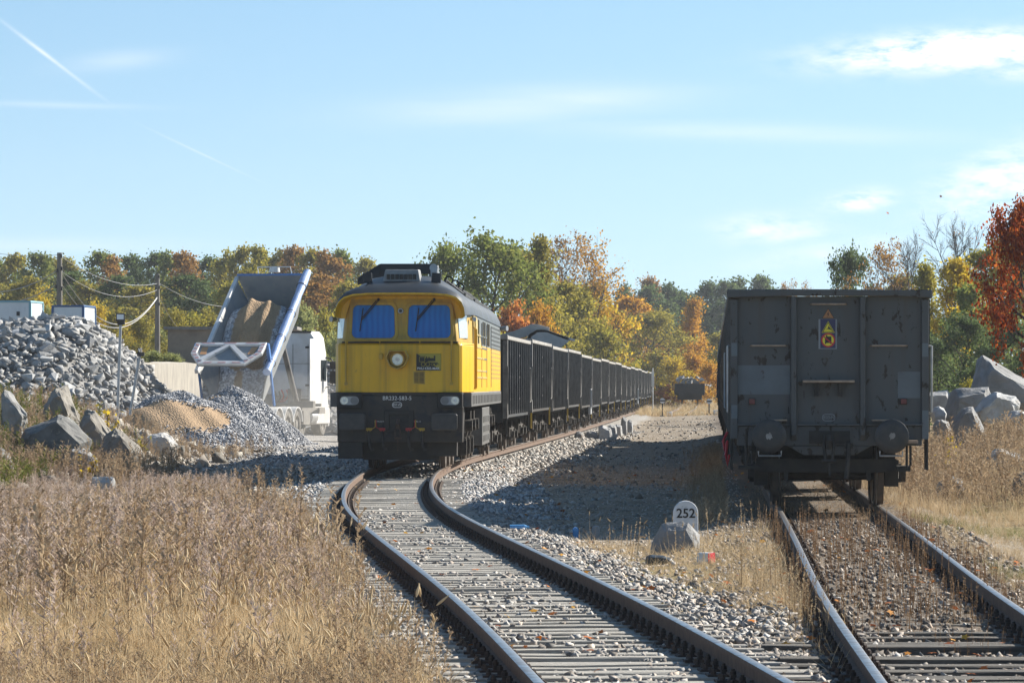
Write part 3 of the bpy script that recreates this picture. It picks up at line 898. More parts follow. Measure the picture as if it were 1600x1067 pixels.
# draw gear
b = MB(); b.box(-.33, .29, -.03, .02, .80, .86); b.box(-.33, -.22, -.04, .02, .86, 1.23); b.box(.18, .29, -.04, .02, .86, 1.23); b.box(-.33, .29, -.035, .02, 1.17, 1.27)
b.build('drawgear_frame', M['loco_black'], loco, bevel=.012)
b = MB(); b.box(-.218, .178, -.004, .0115, .862, 1.168); b.build('drawgear_pocket', M['black'], loco)
b = MB()
b.box(-.06, .0, -.24, 0, 1.0, 1.09); b.tube([(-.03, -.24, 1.05), (-.03, -.34, 1.04), (-.03, -.38, .98), (-.03, -.33, .91), (-.03, -.26, .93)], .035, 8)
for s in (-1, 1): b.tube([(-.03 + s * .03, -.30, .98), (-.03 + s * .055, -.30, .82), (-.03 + s * .05, -.30, .66)], .018)
b.cyl((-.11, -.30, .70), (.05, -.30, .70), .028, n=8); b.tube([(-.03, -.30, .68), (-.03, -.31, .42)], .014)
b.build('coupling', M['iron'], loco, smooth=40)
for (x, m_) in ((-.645, 'yellow_paint'), (-.365, 'red_paint'), (.185, 'red_paint'), (.465, 'yellow_paint')):
    b = MB(); b.tube([(x, -.03, .86), (x, -.10, .84), (x, -.12, .70), (x + .02, -.12, .52), (x + .06, -.12, .44), (x + .10, -.12, .47)], .028, 8)
    h = b.build('brake_hose', M['rubber'], loco, smooth=50)
    b = MB(); b.obox((x, -.07, .875), (.12, .10, .055)); b.cyl((x, -.02, .88), (x, -.12, .84), .034, n=8)
    sx = {-.645: 1, -.365: -1, .185: 1, .465: -1}[x]
    b.tube([(x + sx * .06, -.08, .88), (x + sx * .13, -.08, .92), (x + sx * .13, -.06, 1.07)], .011)
    b.build('cock', M[m_], h, bevel=.008)
# skirts, steps, plough and boxes below the beam
b = MB()
b.loft([[(1.31, .03, .60), (1.31, .5, .60), (1.33, .9, 1.34), (1.33, .03, 1.34)], [(1.28, .03, .60), (1.28, .5, .60), (1.30, .9, 1.34), (1.30, .03, 1.34)]])
b.loft([[(-1.31, .03, .60), (-1.31, .5, .60), (-1.33, .9, 1.34), (-1.33, .03, 1.34)], [(-1.28, .03, .60), (-1.28, .5, .60), (-1.30, .9, 1.34), (-1.30, .03, 1.34)]])
b.box(-1.30, -.78, .0, .4, .26, .60); b.box(.55, 1.18, .35, .8, .30, .62); b.box(-.8, .8, .5, .6, .22, .62)
b.build('skirt', M['loco_black'], loco, bevel=.01)
b = MB(); b.box(-1.27, -1.0, -.004, .02, .96, 1.2); b.box(-.98, -.72, -.002, .02, .66, .86); b.build('step_recess', M['black'], loco)
for x in (.64, .93):
    b = MB(); b.box(x, x + .15, .0, .02, .80, .90); b.build('foot_pocket', M['black'], loco)

def wheel_mesh(name, r, mats, w=.13, spokes=False):
    b = MB()
    # lathe about local x: flange inside (negative x), tread, disc face and hub outside
    prof = [(-.07, r + .028), (-.045, r + .028), (-.03, r), (.065, r - .006), (.065, r * .86), (.035, r * .83), (.03, r * .40), (.06, r * .36), (.075, r * .22), (.075, 0.001)]
    inner = [(-.07, 0.001), (-.07, r * .2), (-.03, r * .3), (-.03, r * .80), (-.07, r * .86)]
    prof = inner + prof
    n = 28; rings = []
    for x, q in prof: rings.append([(x, q * math.cos(2 * math.pi * i / n), q * math.sin(2 * math.pi * i / n)) for i in range(n)])
    b.loft(rings, caps=False)
    for i in range(len(b.f)):
        b.m[i] = 1 if len(inner) + 1 <= i // n <= len(inner) + 1 else 0
    return b.mesh(name, mats, 40)
M['wheel'] = pmat('wheel', (0.055, 0.045, 0.038), (0.10, 0.07, 0.05), scale=9, rough=0.7)
M['tread'] = pmat('tread', (0.25, 0.24, 0.23), rough=0.35, metal=0.8)
WHEEL_L = wheel_mesh('wheel', .52, [M['wheel'], M['tread']])
WHEEL_W = wheel_mesh('wheel', .46, [M['wheel'], M['tread']])

def wheel_pair(parent, y, r, mesh):
    for s in (-1, 1):
        link('wheel', mesh, parent, (s * .765, y, r), (0, 0, 0 if s > 0 else math.pi))

def loco_bogie(yc):
    b = MB()
    for s in (-1, 1):
        x = s * 1.08
        b.box(x - .06, x + .06, yc - 2.7, yc + 2.7, .78, .98)
        for ya in (-1.85, 0, 1.85):
            y = yc + ya
            b.box(x - .10, x + .14, y - .22, y + .22, .36, .70); b.cyl((x + .10, y, .52), (x + s * .20, y, .52), .15, n=14)
            for k in (-.34, .34): b.cyl((x + s * .05, y + k, .46), (x + s * .05, y + k, .84), .085, n=10); b.cyl((x + s * .05, y + k, .52), (x + s * .05, y + k, .55), .11, n=10); b.cyl((x + s * .05, y + k, .64), (x + s * .05, y + k, .67), .11, n=10); b.cyl((x + s * .05, y + k, .76), (x + s * .05, y + k, .79), .11, n=10)
            b.tube([(x + s * .16, y - .62, 1.0), (x + s * .16, y - .62, .35), (x + s * .05, y - .62, .25)], .03)
            b.cyl((x + s * .08, y + .75, .92), (x + s * .30, y + .75, .92), .13, n=12); b.box(x + s * .02, x + s * .24, y - .95, y - .78, .30, .62)
        for ya in (-.92, .92): b.cyl((x + s * .08, yc + ya, .55), (x + s * .22, yc + ya, 1.05), .06, n=8); b.box(x + s * .0, x + s * .26, yc + ya - .15, yc + ya + .15, .95, 1.25)
    b.box(-1.1, 1.1, yc - 2.68, yc - 2.5, .55, .9); b.box(-1.1, 1.1, yc + 2.5, yc + 2.68, .55, .9)
    b.box(-.5, .5, yc - 2.4, yc + 2.4, .5, 1.1)
    o = b.build('bogie', M['bogie'], loco, smooth=40)
    for ya in (-1.85, 0, 1.85): wheel_pair(o, yc + ya, .52, WHEEL_L)
    return o
loco_bogie(4.75); loco_bogie(15.6)
b = MB()
for s in (-1, 1):
    b.box(s * 1.0, s * 1.44, 7.9, 12.6, .42, 1.28)
    for y in (8.4, 9.2, 10.0, 10.8, 11.6, 12.2):
        for z in (.5, .72, .94): b.box(s * 1.44, s * 1.452, y, y + .35, z, z + .15)
b.build('fuel_tank', M['loco_sill'], loco, bevel=.02)
b = MB(); b.box(-1.2, 1.2, .5, LOCO_L - .3, 1.0, 1.345); b.build('underframe', M['loco_black'], loco)
for (xa, ya, xb, yb, z, r_) in ((1.44, 1.3, 1.52, 1.2, 3.20, .05), (-1.44, 1.3, -1.54, 1.2, 3.20, .06), (1.47, LOCO_L - .3, 1.66, LOCO_L - .4, 3.27, .07), (-1.47, LOCO_L - .3, -1.6, LOCO_L - .4, 3.27, .06)):
    b = MB(); b.cyl((xa, ya, z), (xb, yb, z), r_ * .7, r_, n=10); b.build('side_lamp', M['galv'], loco, smooth=40)
# ------------------------------------------------------------------ open bogie wagons
def steel(name, c1, c2, rust, lo=.60):
    return pmat(name, c1, c2, scale=1.3, rough=.5, rough2=.7, bump=.35, bscale=2.6, streak=((.075, .06, .048), .55), spots=(rust, 5.5, lo, lo + .03), stretch=(1, 1, .55))
M['wag_grey'] = steel('wag_grey', (.066, .073, .076), (.086, .090, .090), (.020, .011, .007), .58)
M['wag_blue'] = steel('wag_blue', (.017, .022, .028), (.026, .029, .032), (.04, .027, .019), .64)
M['wag_brown'] = steel('wag_brown', (.034, .027, .021), (.026, .024, .022), (.05, .03, .018), .57)
M['wag_slate'] = steel('wag_slate', (.036, .040, .043), (.046, .046, .044), (.045, .03, .02), .60)
M['wag_dusty'] = pmat('wag_dusty', (.36, .345, .32), (.20, .19, .175), scale=3, rough=.9)
M['wag_frame'] = pmat('wag_frame', (.014, .0135, .0135), (.032, .027, .022), scale=4, rough=.7)
M['wag_buffer'] = pmat('wag_buffer', (.022, .024, .026), (.045, .042, .040), scale=9, rough=.5)
M['wag_rib'] = pmat('wag_rib', (.075, .072, .068), (.03, .029, .027), scale=3, rough=.55)  # dusty ribs, paler than the sheet: sunlit edges painted into the colour
M['wag_post'] = pmat('wag_post', (.20, .195, .185), (.09, .085, .08), scale=3, rough=.7)  # pale near-corner post: its sunlit side is put into the colour
M['door_bar'] = pmat('door_bar', (.14, .135, .125), (.05, .046, .042), scale=4, rough=.6)
M['patch'] = pmat('patch', (.125, .15, .168), (.10, .12, .135), scale=3, rough=.55, spots=((.05, .035, .028), 6, .63, .72))
M['wood_bar'] = pmat('wood_bar', (.40, .30, .22), (.26, .19, .14), scale=9, rough=.7)
M['red_dim'] = pmat('red_dim', (.20, .05, .045), (.13, .04, .035), scale=10, rough=.5)
M['sign_orange'] = pmat('sign_orange', (.42, .20, .08), (.33, .15, .06), scale=20, rough=.5)
M['sign_navy'] = pmat('sign_navy', (.03, .028, .09), rough=.4)
M['sign_yellow'] = pmat('sign_yellow', (.72, .62, .03), rough=.4)
M['sign_red'] = pmat('sign_red', (.50, .02, .03), rough=.4)
M['sign_pale'] = pmat('sign_pale', (.22, .24, .26), rough=.5)

WL = 12.75          # length of the box; the buffers stand .62 m beyond each end
def make_wagon(label, detailed, loc, rz, bodymat, topmat, group, ribs=11):
    w = empty('open_wagon', loc, rz, label, 'wagon', group)
    for s in (-1, 1):
        b = MB()
        b.box(s * 1.352, s * 1.378, .05, WL - .05, 1.14, 3.06)
        b.box(s * 1.376, s * 1.44, .0, WL, 1.02, 1.20)
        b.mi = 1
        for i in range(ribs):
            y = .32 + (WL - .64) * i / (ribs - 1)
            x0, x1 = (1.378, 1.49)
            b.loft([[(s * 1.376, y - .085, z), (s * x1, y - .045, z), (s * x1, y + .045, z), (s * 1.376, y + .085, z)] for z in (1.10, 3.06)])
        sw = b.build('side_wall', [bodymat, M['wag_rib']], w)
        b = MB()
        for k, y in enumerate((2.2, 3.4, 5.6, 7.2, 9.4, 10.6)):
            b.tube([(s * 1.42, y, 1.25), (s * 1.42, y, 2.9)], .022, 5)
            for z in (1.5, 2.1, 2.7): b.obox((s * 1.43, y + .03, z), (.05, .14, .06))
        b.build('door_bar', M['door_bar'], sw, stuff=True)
        b = MB(); b.loft([[(s * 1.34, y, 3.055), (s * 1.50, y, 3.07), (s * 1.50, y, 3.17), (s * 1.34, y, 3.185)] for y in np.linspace(-.03, WL + .03, 9)])
        b.build('top_rail', topmat, w, bevel=.012)
    for e, y0 in ((0, 0.0), (1, WL)):
        sg = 1 if e == 0 else -1
        b = MB()
        b.box(-1.352, 1.352, min(y0 + .03 * sg, y0 + .05 * sg), max(y0 + .03 * sg, y0 + .05 * sg), 1.0, 3.10)
        for s in (-1, 1):
            a, c = sorted((y0 - .045 * sg, y0 + .14 * sg)); b.box(s * 1.352, s * 1.455, a, c, 1.0, 3.055)
            xs = -.525 if s < 0 else .49
            b.loft([[(xs - .05, y0 + .03 * sg, z), (xs - .038, y0 - d * sg, z), (xs + .038, y0 - d * sg, z), (xs + .05, y0 + .03 * sg, z)] for z, d in ((.98, .03), (1.06, .09), (3.09, .09))])
        a, c = sorted((y0 + .01 * sg, y0 - .06 * sg)); b.box(-1.36, 1.36, a, c, 1.195, 1.225)
        b.build('end_wall', bodymat, w, bevel=.006 if e == 0 else 0)
        b = MB(); a, c = sorted((y0 - .12 * sg, y0 + .06 * sg))
        b.loft([[(x, a, z0), (x, c, z0), (x, c, z1), (x, a, z1)] for x, z0, z1 in ((-1.505, 3.08, 3.20), (-.5, 3.105, 3.205), (.2, 3.105, 3.20), (1.0, 3.10, 3.19), (1.505, 3.07, 3.195))])
        b.build('end_rail', topmat if not detailed else bodymat, w, bevel=.01)
        b = MB(); a, c = sorted((y0 - .0 * sg, y0 + .12 * sg))
        b.box(-1.36, 1.36, a, c, .90, 1.19)
        b.loft([[(-.62, y, .90), (.62, y, .90), (.38, y, .76), (-.38, y, .76)] for y in (a, c)])
        b.build('headstock', bodymat, w, bevel=.008)
        for s in (-1, 1):
            b = MB(); yb = y0 - .60 * sg
            n = 24; prof = [(0.0, .001), (.0, .16), (.012, .225), (.03, .248), (.055, .25), (.06, .20), (.06, .11)]
            b.loft([[(s * .893 + q * math.cos(2 * math.pi * i / n), yb + x * sg, 1.045 + q * math.sin(2 * math.pi * i / n)) for i in range(n)] for x, q in prof], caps=False)
            b.cyl((s * .893, yb + .05 * sg, 1.045), (s * .893, y0, 1.045), .10, .14, n=14)
            bf = b.build('buffer', M['wag_buffer'] if detailed and e == 0 else M['wag_frame'], w, smooth=40)
            if detailed and e == 0:
                b = MB(); rn = random.Random(4 + s)
                pts = [(s * .893 + (.05 if s < 0 else .06) * rn.uniform(.6, 1.2) * math.cos(a_) * (1 if s < 0 else .8), 1.045 + .06 * rn.uniform(.5, 1.2) * math.sin(a_)) for a_ in np.linspace(0, 2 * math.pi, 14, endpoint=False)]
                b.plate(pts, lambda a_, c_, o_: (a_, yb - o_, c_), -.001, .003); b.build('worn_spot', M['wag_dusty'], bf)
        b = MB(); q = y0 - .05 * sg
        b.box(-.30, .30, min(q, y0), max(q, y0), .93, 1.12)
        b.box(-.05, .02, *sorted((y0, y0 - .30 * sg)), .98, 1.06)
        for s in (-1, 1): b.tube([(-.015 + s * .055, y0 - .2 * sg, 1.06), (-.015 + s * .07, y0 - .3 * sg, .90), (-.015 + s * .045, y0 - .32 * sg, .66)], .026, 7)
        b.tube([(-.015, y0 - .3 * sg, 1.05), (-.015, y0 - .36 * sg, .98), (-.015, y0 - .33 * sg, .86)], .045, 8)
        b.cyl((-.12, y0 - .32 * sg, .68), (.09, y0 - .32 * sg, .68), .03, n=8); b.tube([(-.015, y0 - .32 * sg, .66), (0, y0 - .32 * sg, .46)], .022, 6)
        b.build('coupling', M['wag_frame'], w, smooth=40)
        b = MB(); b.tube([(.28, y0 - .02 * sg, .95), (.28, y0 - .14 * sg, .92), (.27, y0 - .16 * sg, .7), (.24, y0 - .16 * sg, .42)], .034, 7); b.obox((.28, y0 - .08 * sg, .9), (.12, .1, .08))
        b.build('brake_hose', M['rubber'], w, smooth=50)
        for s in (-1, 1):
            b = MB(); b.tube([(s * 1.47, y0 + .12 * sg, 2.37), (s * 1.50, y0 - .02 * sg, 2.37), (s * 1.50, y0 - .02 * sg, 1.40), (s * 1.47, y0 + .1 * sg, 1.38)], .018, 6)
            b.build('corner_handrail', M['galv'] if detailed else M['door_bar'], w, smooth=50)
            b = MB(); b.tube([(s * 1.05, y0 - .50 * sg, .83), (s * 1.05, y0 - .50 * sg, .76), (s * .72, y0 - .50 * sg, .76), (s * .72, y0 - .50 * sg, .83)], .014, 6)
            b.build('buffer_step', M['galv'] if detailed else M['wag_frame'], w)
            b = MB(); b.tube([(s * 1.44, y0 + .15 * sg, 1.1), (s * 1.44, y0 + .15 * sg, .55), (s * 1.44, y0 + .55 * sg, .55), (s * 1.44, y0 + .55 * sg, 1.1)], .022, 6)
            b.build('side_step', M['wag_frame'], w)
    b = MB(); b.box(-1.35, 1.35, .1, WL - .1, 1.12, 1.16); b.box(-.2, .2, .1, WL - .1, .75, 1.12)
    b.box(-1.30, -1.18, .1, WL - .1, .95, 1.13); b.box(1.18, 1.30, .1, WL - .1, .95, 1.13)
    b.cyl((.5, 5.2, .75), (.5, 6.4, .75), .18, n=12); b.box(-.7, -.4, 5.6, 6.6, .5, .95)
    b.build('underframe', M['wag_frame'], w)
    for yc in (2.0, WL - 2.0):
        b = MB()
        for s in (-1, 1):
            x = s * 1.0
            b.box(x - .05, x + .05, yc - 1.25, yc + 1.25, .52, .66); b.loft([[(x - .06, yc - .5, .32), (x + .06, yc - .5, .32), (x + .06, yc - .7, .66), (x - .06, yc - .7, .66)], [(x - .06, yc + .5, .32), (x + .06, yc + .5, .32), (x + .06, yc + .7, .66), (x - .06, yc + .7, .66)]])
            for k in (-.9, .9):
                b.box(x - .10, x + .10, yc + k - .16, yc + k + .16, .34, .62); b.cyl((x + s * .08, yc + k, .46), (x + s * .17, yc + k, .46), .12, n=12)
                for q in (-.23, .23): b.cyl((x, yc + k + q, .40), (x, yc + k + q, .62), .06, n=8)
        b.box(-1.05, 1.05, yc - 1.30, yc - 1.18, .50, .68); b.box(-1.05, 1.05, yc + 1.18, yc + 1.30, .50, .68); b.box(-1.05, 1.05, yc - .2, yc + .2, .5, .86)
        for k in (-.35, .35): b.box(-.8, .8, yc + k - .05 + (k > 0) * .1, yc + k + .05 + (k > 0) * .1, .36, .46)
        bg = b.build('bogie', M['bogie'], w, smooth=40)
        for k in (-.9, .9): wheel_pair(bg, yc + k, .46, WHEEL_W)
        for k in (-.9, .9):
            b = MB(); b.cyl((-.7, yc + k, .46), (.7, yc + k, .46), .08, n=10); b.build('axle', M['bogie'], bg)
    return w

def wagon_pose(fx, y):
    x0, x1 = float(fx(y + 2)), float(fx(y + WL - 2))
    s = (x1 - x0) / (WL - 4)
    return (x0 - 2 * s, y, float(base_z(y + 6)) + .0), -math.atan(s)

# --- near wagon on the right-hand track, its end wall towards the camera
ORD = ['first', 'second', 'third', 'fourth', 'fifth', 'sixth', 'seventh', 'eighth', 'ninth', 'tenth', 'eleventh', 'twelfth', 'thirteenth', 'fourteenth',
       'fifteenth', 'sixteenth', 'seventeenth', 'eighteenth', 'nineteenth', 'twentieth', 'twenty-first', 'twenty-second', 'twenty-third', 'twenty-fourth',
       'twenty-fifth', 'twenty-sixth', 'twenty-seventh', 'twenty-eighth', 'twenty-ninth', 'thirtieth'] + ['%dth' % i for i in range(31, 100)]
loc, rz = wagon_pose(right_x, 58.5)
near_wagon = make_wagon('dark grey open wagon at right, end wall with warning signs facing the viewer', True, loc, rz, M['wag_grey'], M['wag_grey'], 'open wagons on the right track')
def PE(x, z, off=0.0): return (x, .03 - off, z)
def on_end(name, outline, mat, o0=-.002, o1=.004, parent=None):
    b = MB(); b.plate(outline, PE, o0, o1); return b.build(name, mat, parent or near_wagon)
def rect(x0, x1, z0, z1): return [(x0, z0), (x1, z0), (x1, z1), (x0, z1)]
on_end('paint_patch', rect(-1.35, -.577, 1.655, 2.085), M['patch']); on_end('paint_patch', rect(1.005, 1.335, 1.60, 1.99), M['patch'])
for (x, z0, z1) in ((-1.40, 2.22, 2.415), (-1.40, 1.30, 1.50), (1.405, 2.21, 2.41), (1.405, 1.0, 1.42)):
    b = MB(); b.box(x - .045, x + .045, -.049, -.044, z0, z1); b.build('corner_patch', M['patch'], near_wagon)
for (x0, x1, z) in ((-1.16, -.63, 2.375), (.605, 1.14, 2.375), (-.275, .245, 2.985)):
    b = MB(); b.tube([(x0, .03, z), (x0 + .02, -.045, z), (x1 - .02, -.045, z), (x1, .03, z)], .015, 6); b.build('grab_bar', M['wood_bar'], near_wagon, smooth=50)
b = MB(); b.box(-.395, .365, -.17, .03, 1.83, 1.866); b.build('step_plank', M['wood_bar'], near_wagon, bevel=.005)
for x in (-.225, .125):
    b = MB(); b.box(x, x + .06, -.11, .028, 1.63, 1.83); b.build('plank_bracket', M['wag_frame'], near_wagon)
for (x0, x1) in ((-.88, -.63), (.62, .88)):
    b = MB(); b.box(x0, x1, -.45, 0, 1.27, 1.29); b.build('foot_plate', M['wood_bar'], near_wagon)
b = MB(); b.box(1.14, 1.28, -.45, 0, .945, .985); b.build('foot_plate', M['wood_bar'], near_wagon)
for x in (-1.14, 1.09):
    b = MB(); b.box(x - .042, x + .042, -.03, .03, 1.515, 1.59); b.build('reflector', M['red_dim'], near_wagon, bevel=.004)
    b = MB(); b.ring(rect(x - .05, x + .05, 1.505, 1.60), rect(x - .04, x + .04, 1.515, 1.59), PE, 0, .03); b.build('reflector_bracket', M['wag_frame'], near_wagon)
ov = MB(); ov.ring(rr(-.01, 1.315, .195, .105, .05, 5), rr(-.01, 1.315, .175, .085, .041, 5), PE, .001, .005); ov = ov.build('load_oval', M['sign_pale'], near_wagon)
text_obj('lettering', '850kN', .066, M['sign_pale'], ov, (-.01, .024, 1.315), RX, .002, sx=.9)
tr = on_end('warning_triangle', [(-.11, 2.775), (.075, 2.775), (-.018, 2.925)], M['sign_orange'])
on_end('bolt_mark', [(-.01, 2.885), (-.035, 2.83), (-.018, 2.832), (-.03, 2.79), (.0, 2.842), (-.014, 2.842)], M['iron'], .004, .006, tr)
b = MB(); b.ring([(-.11, 2.775), (.075, 2.775), (-.018, 2.925)], [(-.098, 2.782), (.063, 2.782), (-.018, 2.912)], PE, .004, .006); b.build('triangle_border', M['iron'], tr)
pn = on_end('warning_plate', rect(-.16, .11, 2.325, 2.765), M['sign_pale'], -.002, .003)
on_end('plate_field', rect(-.132, .09, 2.338, 2.762), M['sign_navy'], .002, .005, pn)
on_end('yellow_triangle', [(-.115, 2.565), (.078, 2.565), (-.018, 2.735)], M['sign_yellow'], .005, .007, pn)
b = MB(); b.ring([(-.105, 2.571), (.068, 2.571), (-.018, 2.724)], [(-.09, 2.579), (.053, 2.579), (-.018, 2.707)], PE, .007, .0085); b.build('triangle_border', M['black'], pn)
on_end('electric_mark', [(-.06, 2.60), (-.03, 2.62), (.0, 2.615), (.04, 2.595), (.01, 2.635), (-.012, 2.67), (-.02, 2.635)], M['black'], .007, .0085, pn)
on_end('red_ring', circ(-.018, 2.455, .105, 24), M['sign_red'], .005, .0065, pn); on_end('yellow_disc', circ(-.018, 2.455, .083, 24), M['sign_yellow'], .0065, .008, pn)
on_end('wagon_mark', [(-.065, 2.40), (-.045, 2.40), (-.045, 2.415), (.01, 2.415), (.01, 2.40), (.03, 2.40), (.03, 2.51), (-.03, 2.51), (-.03, 2.53), (-.05, 2.53), (-.05, 2.49), (-.065, 2.49)], M['black'], .008, .0095, pn)
b = MB(); b.obox((-.018, .03 - .0105, 2.455), (.19, .002, .018), Matrix.Rotation(R(40), 3, 'Y')); b.build('slash', M['sign_red'], pn)
# gear under the near end: brake beam, hanging chains and the red hose at the side
b = MB(); b.box(-1.08, 1.0, .35, .5, .50, .70); b.box(-1.34, -1.02, .1, .6, .55, .6); b.box(1.0, 1.2, .15, .6, .52, .6); b.tube([(-1.22, .02, 1.1), (-1.22, .02, .62)], .03); b.tube([(1.14, .1, 1.0), (1.14, .1, .55)], .02); b.tube([(1.2, .2, 1.0), (1.2, .2, .6)], .02)
b.box(-.66, -.60, .3, .4, .38, .55); b.box(.56, .62, .3, .4, .38, .55); b.box(-1.1, -.9, .8, 1.3, .3, .62); b.box(.85, 1.05, .8, 1.3, .28, .62)
b.build('brake_beam', M['wag_frame'], near_wagon)
b = MB(); b.tube([(-1.50, 1.2, 1.08), (-1.56, 1.1, .95), (-1.54, 1.0, .82), (-1.50, 1.05, .95), (-1.52, .9, .75), (-1.50, .85, .58), (-1.47, .9, .75)], .022, 6); b.build('red_hose', M['sign_red'], near_wagon, smooth=50)

# --- plain wagon, copied along both tracks
proto_loc, proto_rz = wagon_pose(right_x, 58.5 + 14.0)
proto = make_wagon('dark open wagon directly behind the nearest wagon on the right track', False, proto_loc, proto_rz, M['wag_blue'], M['wag_dusty'], 'open wagons on the right track')
note_children()
BODY = [M['wag_blue'], M['wag_brown'], M['wag_slate']]
def body_swap(root, mat):
    for ch in CHILDREN.get(root.name, []):
        if ch.name.split('.')[0] in ('side_wall', 'end_wall', 'headstock'):
            ch.material_slots[0].link = 'OBJECT'; ch.material_slots[0].material = mat
for k in range(1, 7):
    w = copy_tree(proto)
    w.location, rz = wagon_pose(right_x, 58.5 + 14.0 * (k + 1)); w.rotation_euler = (0, 0, rz)
    w['label'] = 'dark open wagon, %s from the front of the right-hand row' % ORD[k + 1]
    body_swap(w, BODY[(k * 2) % 3])
pattern = [0, 1, 1, 2, 1, 0, 1, 1, 0, 2, 0, 1, 0, 2, 1, 0, 0, 2]
left_wagons = []
cp = MB(); cp.box(1.37, 1.497, -.06, .13, 1.0, 3.05); CPOST = cp.mesh('corner_post', M['wag_post'])
for k in range(18):
    w = copy_tree(proto)
    w.location, rz = wagon_pose(left_x, 103.9 + 13.85 * k); w.rotation_euler = (0, 0, rz)
    w['label'] = '%s open wagon behind the yellow locomotive, %s' % (ORD[k], ('blue-black', 'brown-black', 'slate grey')[pattern[k]])
    w['group'] = 'open wagons behind the locomotive'
    w.location.z += (-.05, .03, 0, .05, -.02)[k % 5]
    body_swap(w, BODY[pattern[k]]); left_wagons.append(w)
    link('corner_post', CPOST, w)
    for ch in CHILDREN[w.name]:
        if ch.name.startswith('side_step') and (k + len(ch.name)) % 2 == 0:
            ch.material_slots[0].link = 'OBJECT'; ch.material_slots[0].material = M['yellow_paint']
for k in (4, 12):
    w = left_wagons[k]; b = MB(); y = WL - .2
    for s in (-1, 1):
        b.tube([(s * 1.5, y - 1.6, .95), (s * 1.5, y - 1.6, 1.75), (s * 1.5, y - .1, 1.75), (s * 1.5, y - .1, .7)], .03, 6); b.tube([(s * 1.5, y - .8, .9), (s * 1.5, y - .8, 1.75)], .025, 6)
        b.obox((s * 1.46, y - .8, .85), (.1, 1.7, .3))
    b.build('brake_platform', M['galv'], w, stuff=True)
# ------------------------------------------------------------------ rocks
def rock_mesh(name, seed, size, mat, npts=13, rough=.0, sub=0):
    """angular broken stone: hull of random points in a box, optionally subdivided and roughened"""
    rnd = random.Random(seed)
    bm = bmesh.new()
    for _ in range(npts):
        while True:
            p = Vector((rnd.uniform(-1, 1), rnd.uniform(-1, 1), rnd.uniform(-1, 1)))
            if .55 < p.length and max(abs(c) for c in p) > .62: break
        bm.verts.new((p.x * size[0] / 2, p.y * size[1] / 2, p.z * size[2] / 2))
    r = bmesh.ops.convex_hull(bm, input=bm.verts[:])
    bmesh.ops.delete(bm, geom=[v for v in bm.verts if not v.link_faces], context='VERTS')
    if sub:
        bmesh.ops.subdivide_edges(bm, edges=bm.edges[:], cuts=sub, use_grid_fill=True)
        from mathutils import noise as mn
        sz = sum(size) / 3
        for v in bm.verts:
            v.co += v.co.normalized() * sz * rough * (mn.noise(v.co * (2.2 / sz) + Vector((seed, 0, 0))) + .5 * mn.noise(v.co * (6 / sz) + Vector((0, seed, 0))))
    bmesh.ops.recalc_face_normals(bm, faces=bm.faces[:])
    me = bpy.data.meshes.new(name); bm.to_mesh(me); bm.free()
    me.materials.append(mat)
    return me

def hull_mesh(name, pts, mat, sub=2, rough=.03, seed=1):
    bm = bmesh.new()
    for p in pts: bm.verts.new(p)
    bmesh.ops.convex_hull(bm, input=bm.verts[:])
    bmesh.ops.delete(bm, geom=[v for v in bm.verts if not v.link_faces], context='VERTS')
    bmesh.ops.subdivide_edges(bm, edges=bm.edges[:], cuts=sub, use_grid_fill=True)
    from mathutils import noise as mn
    rn = random.Random(seed)
    for v in bm.verts:
        q = v.co * 3.1 + Vector((seed, seed * .3, 0))
        v.co += Vector((mn.noise(q), mn.noise(q + Vector((9, 0, 0))), mn.noise(q + Vector((0, 9, 0))))) * rough * 1.6
        for _ in range(2):
            q = q * 2.4
            v.co += Vector((mn.noise(q), mn.noise(q + Vector((9, 0, 0))), mn.noise(q + Vector((0, 9, 0))))) * rough * .9
    bmesh.ops.recalc_face_normals(bm, faces=bm.faces[:])
    me = bpy.data.meshes.new(name); bm.to_mesh(me); bm.free(); me.materials.append(mat)
    return me

def boulder(px0, px1, py0, py1, Y, depth, mat, label, seed, outline=None, group=None, name='boulder', rough=.035, cat='boulder', sink=.12):
    """a boulder filling the given box of the view at distance Y; an optional outline (0..1 pairs, v up) gives its front shape"""
    a, b_ = P(px0, py1, Y), P(px1, py0, Y)
    w, h = b_.x - a.x, b_.z - a.z
    rn = random.Random(seed)
    if outline is None:
        outline = [(0.0, .1), (.04, .6), (.25, .92), (.55, 1.0), (.85, .8), (1.0, .35), (.96, 0.0)]
    pts = []
    for k, (t, sc_) in enumerate(((-.5, .72), (-.18, 1.0), (.2, .98), (.5, .74))):
        for (u, v) in outline:
            uu = .5 + (u - .5) * sc_ + rn.uniform(-.05, .05); vv = v * (sc_ * .9 + .1 if k else .80) + rn.uniform(-.04, .04)
            pts.append(((uu - .5) * w, t * depth + rn.uniform(-.05, .05) * depth, vv * h))
        for u in (.08, .92): pts.append(((.5 + (u - .5) * sc_ - .5) * w, t * depth * .9, -sink * h - .1))
    me = hull_mesh(name, pts, mat, 4, rough * min(w, h) * 1.15, seed)
    o = link(name, me, None, (a.x + w / 2, Y, a.z))
    return tag(o, label, cat, group)

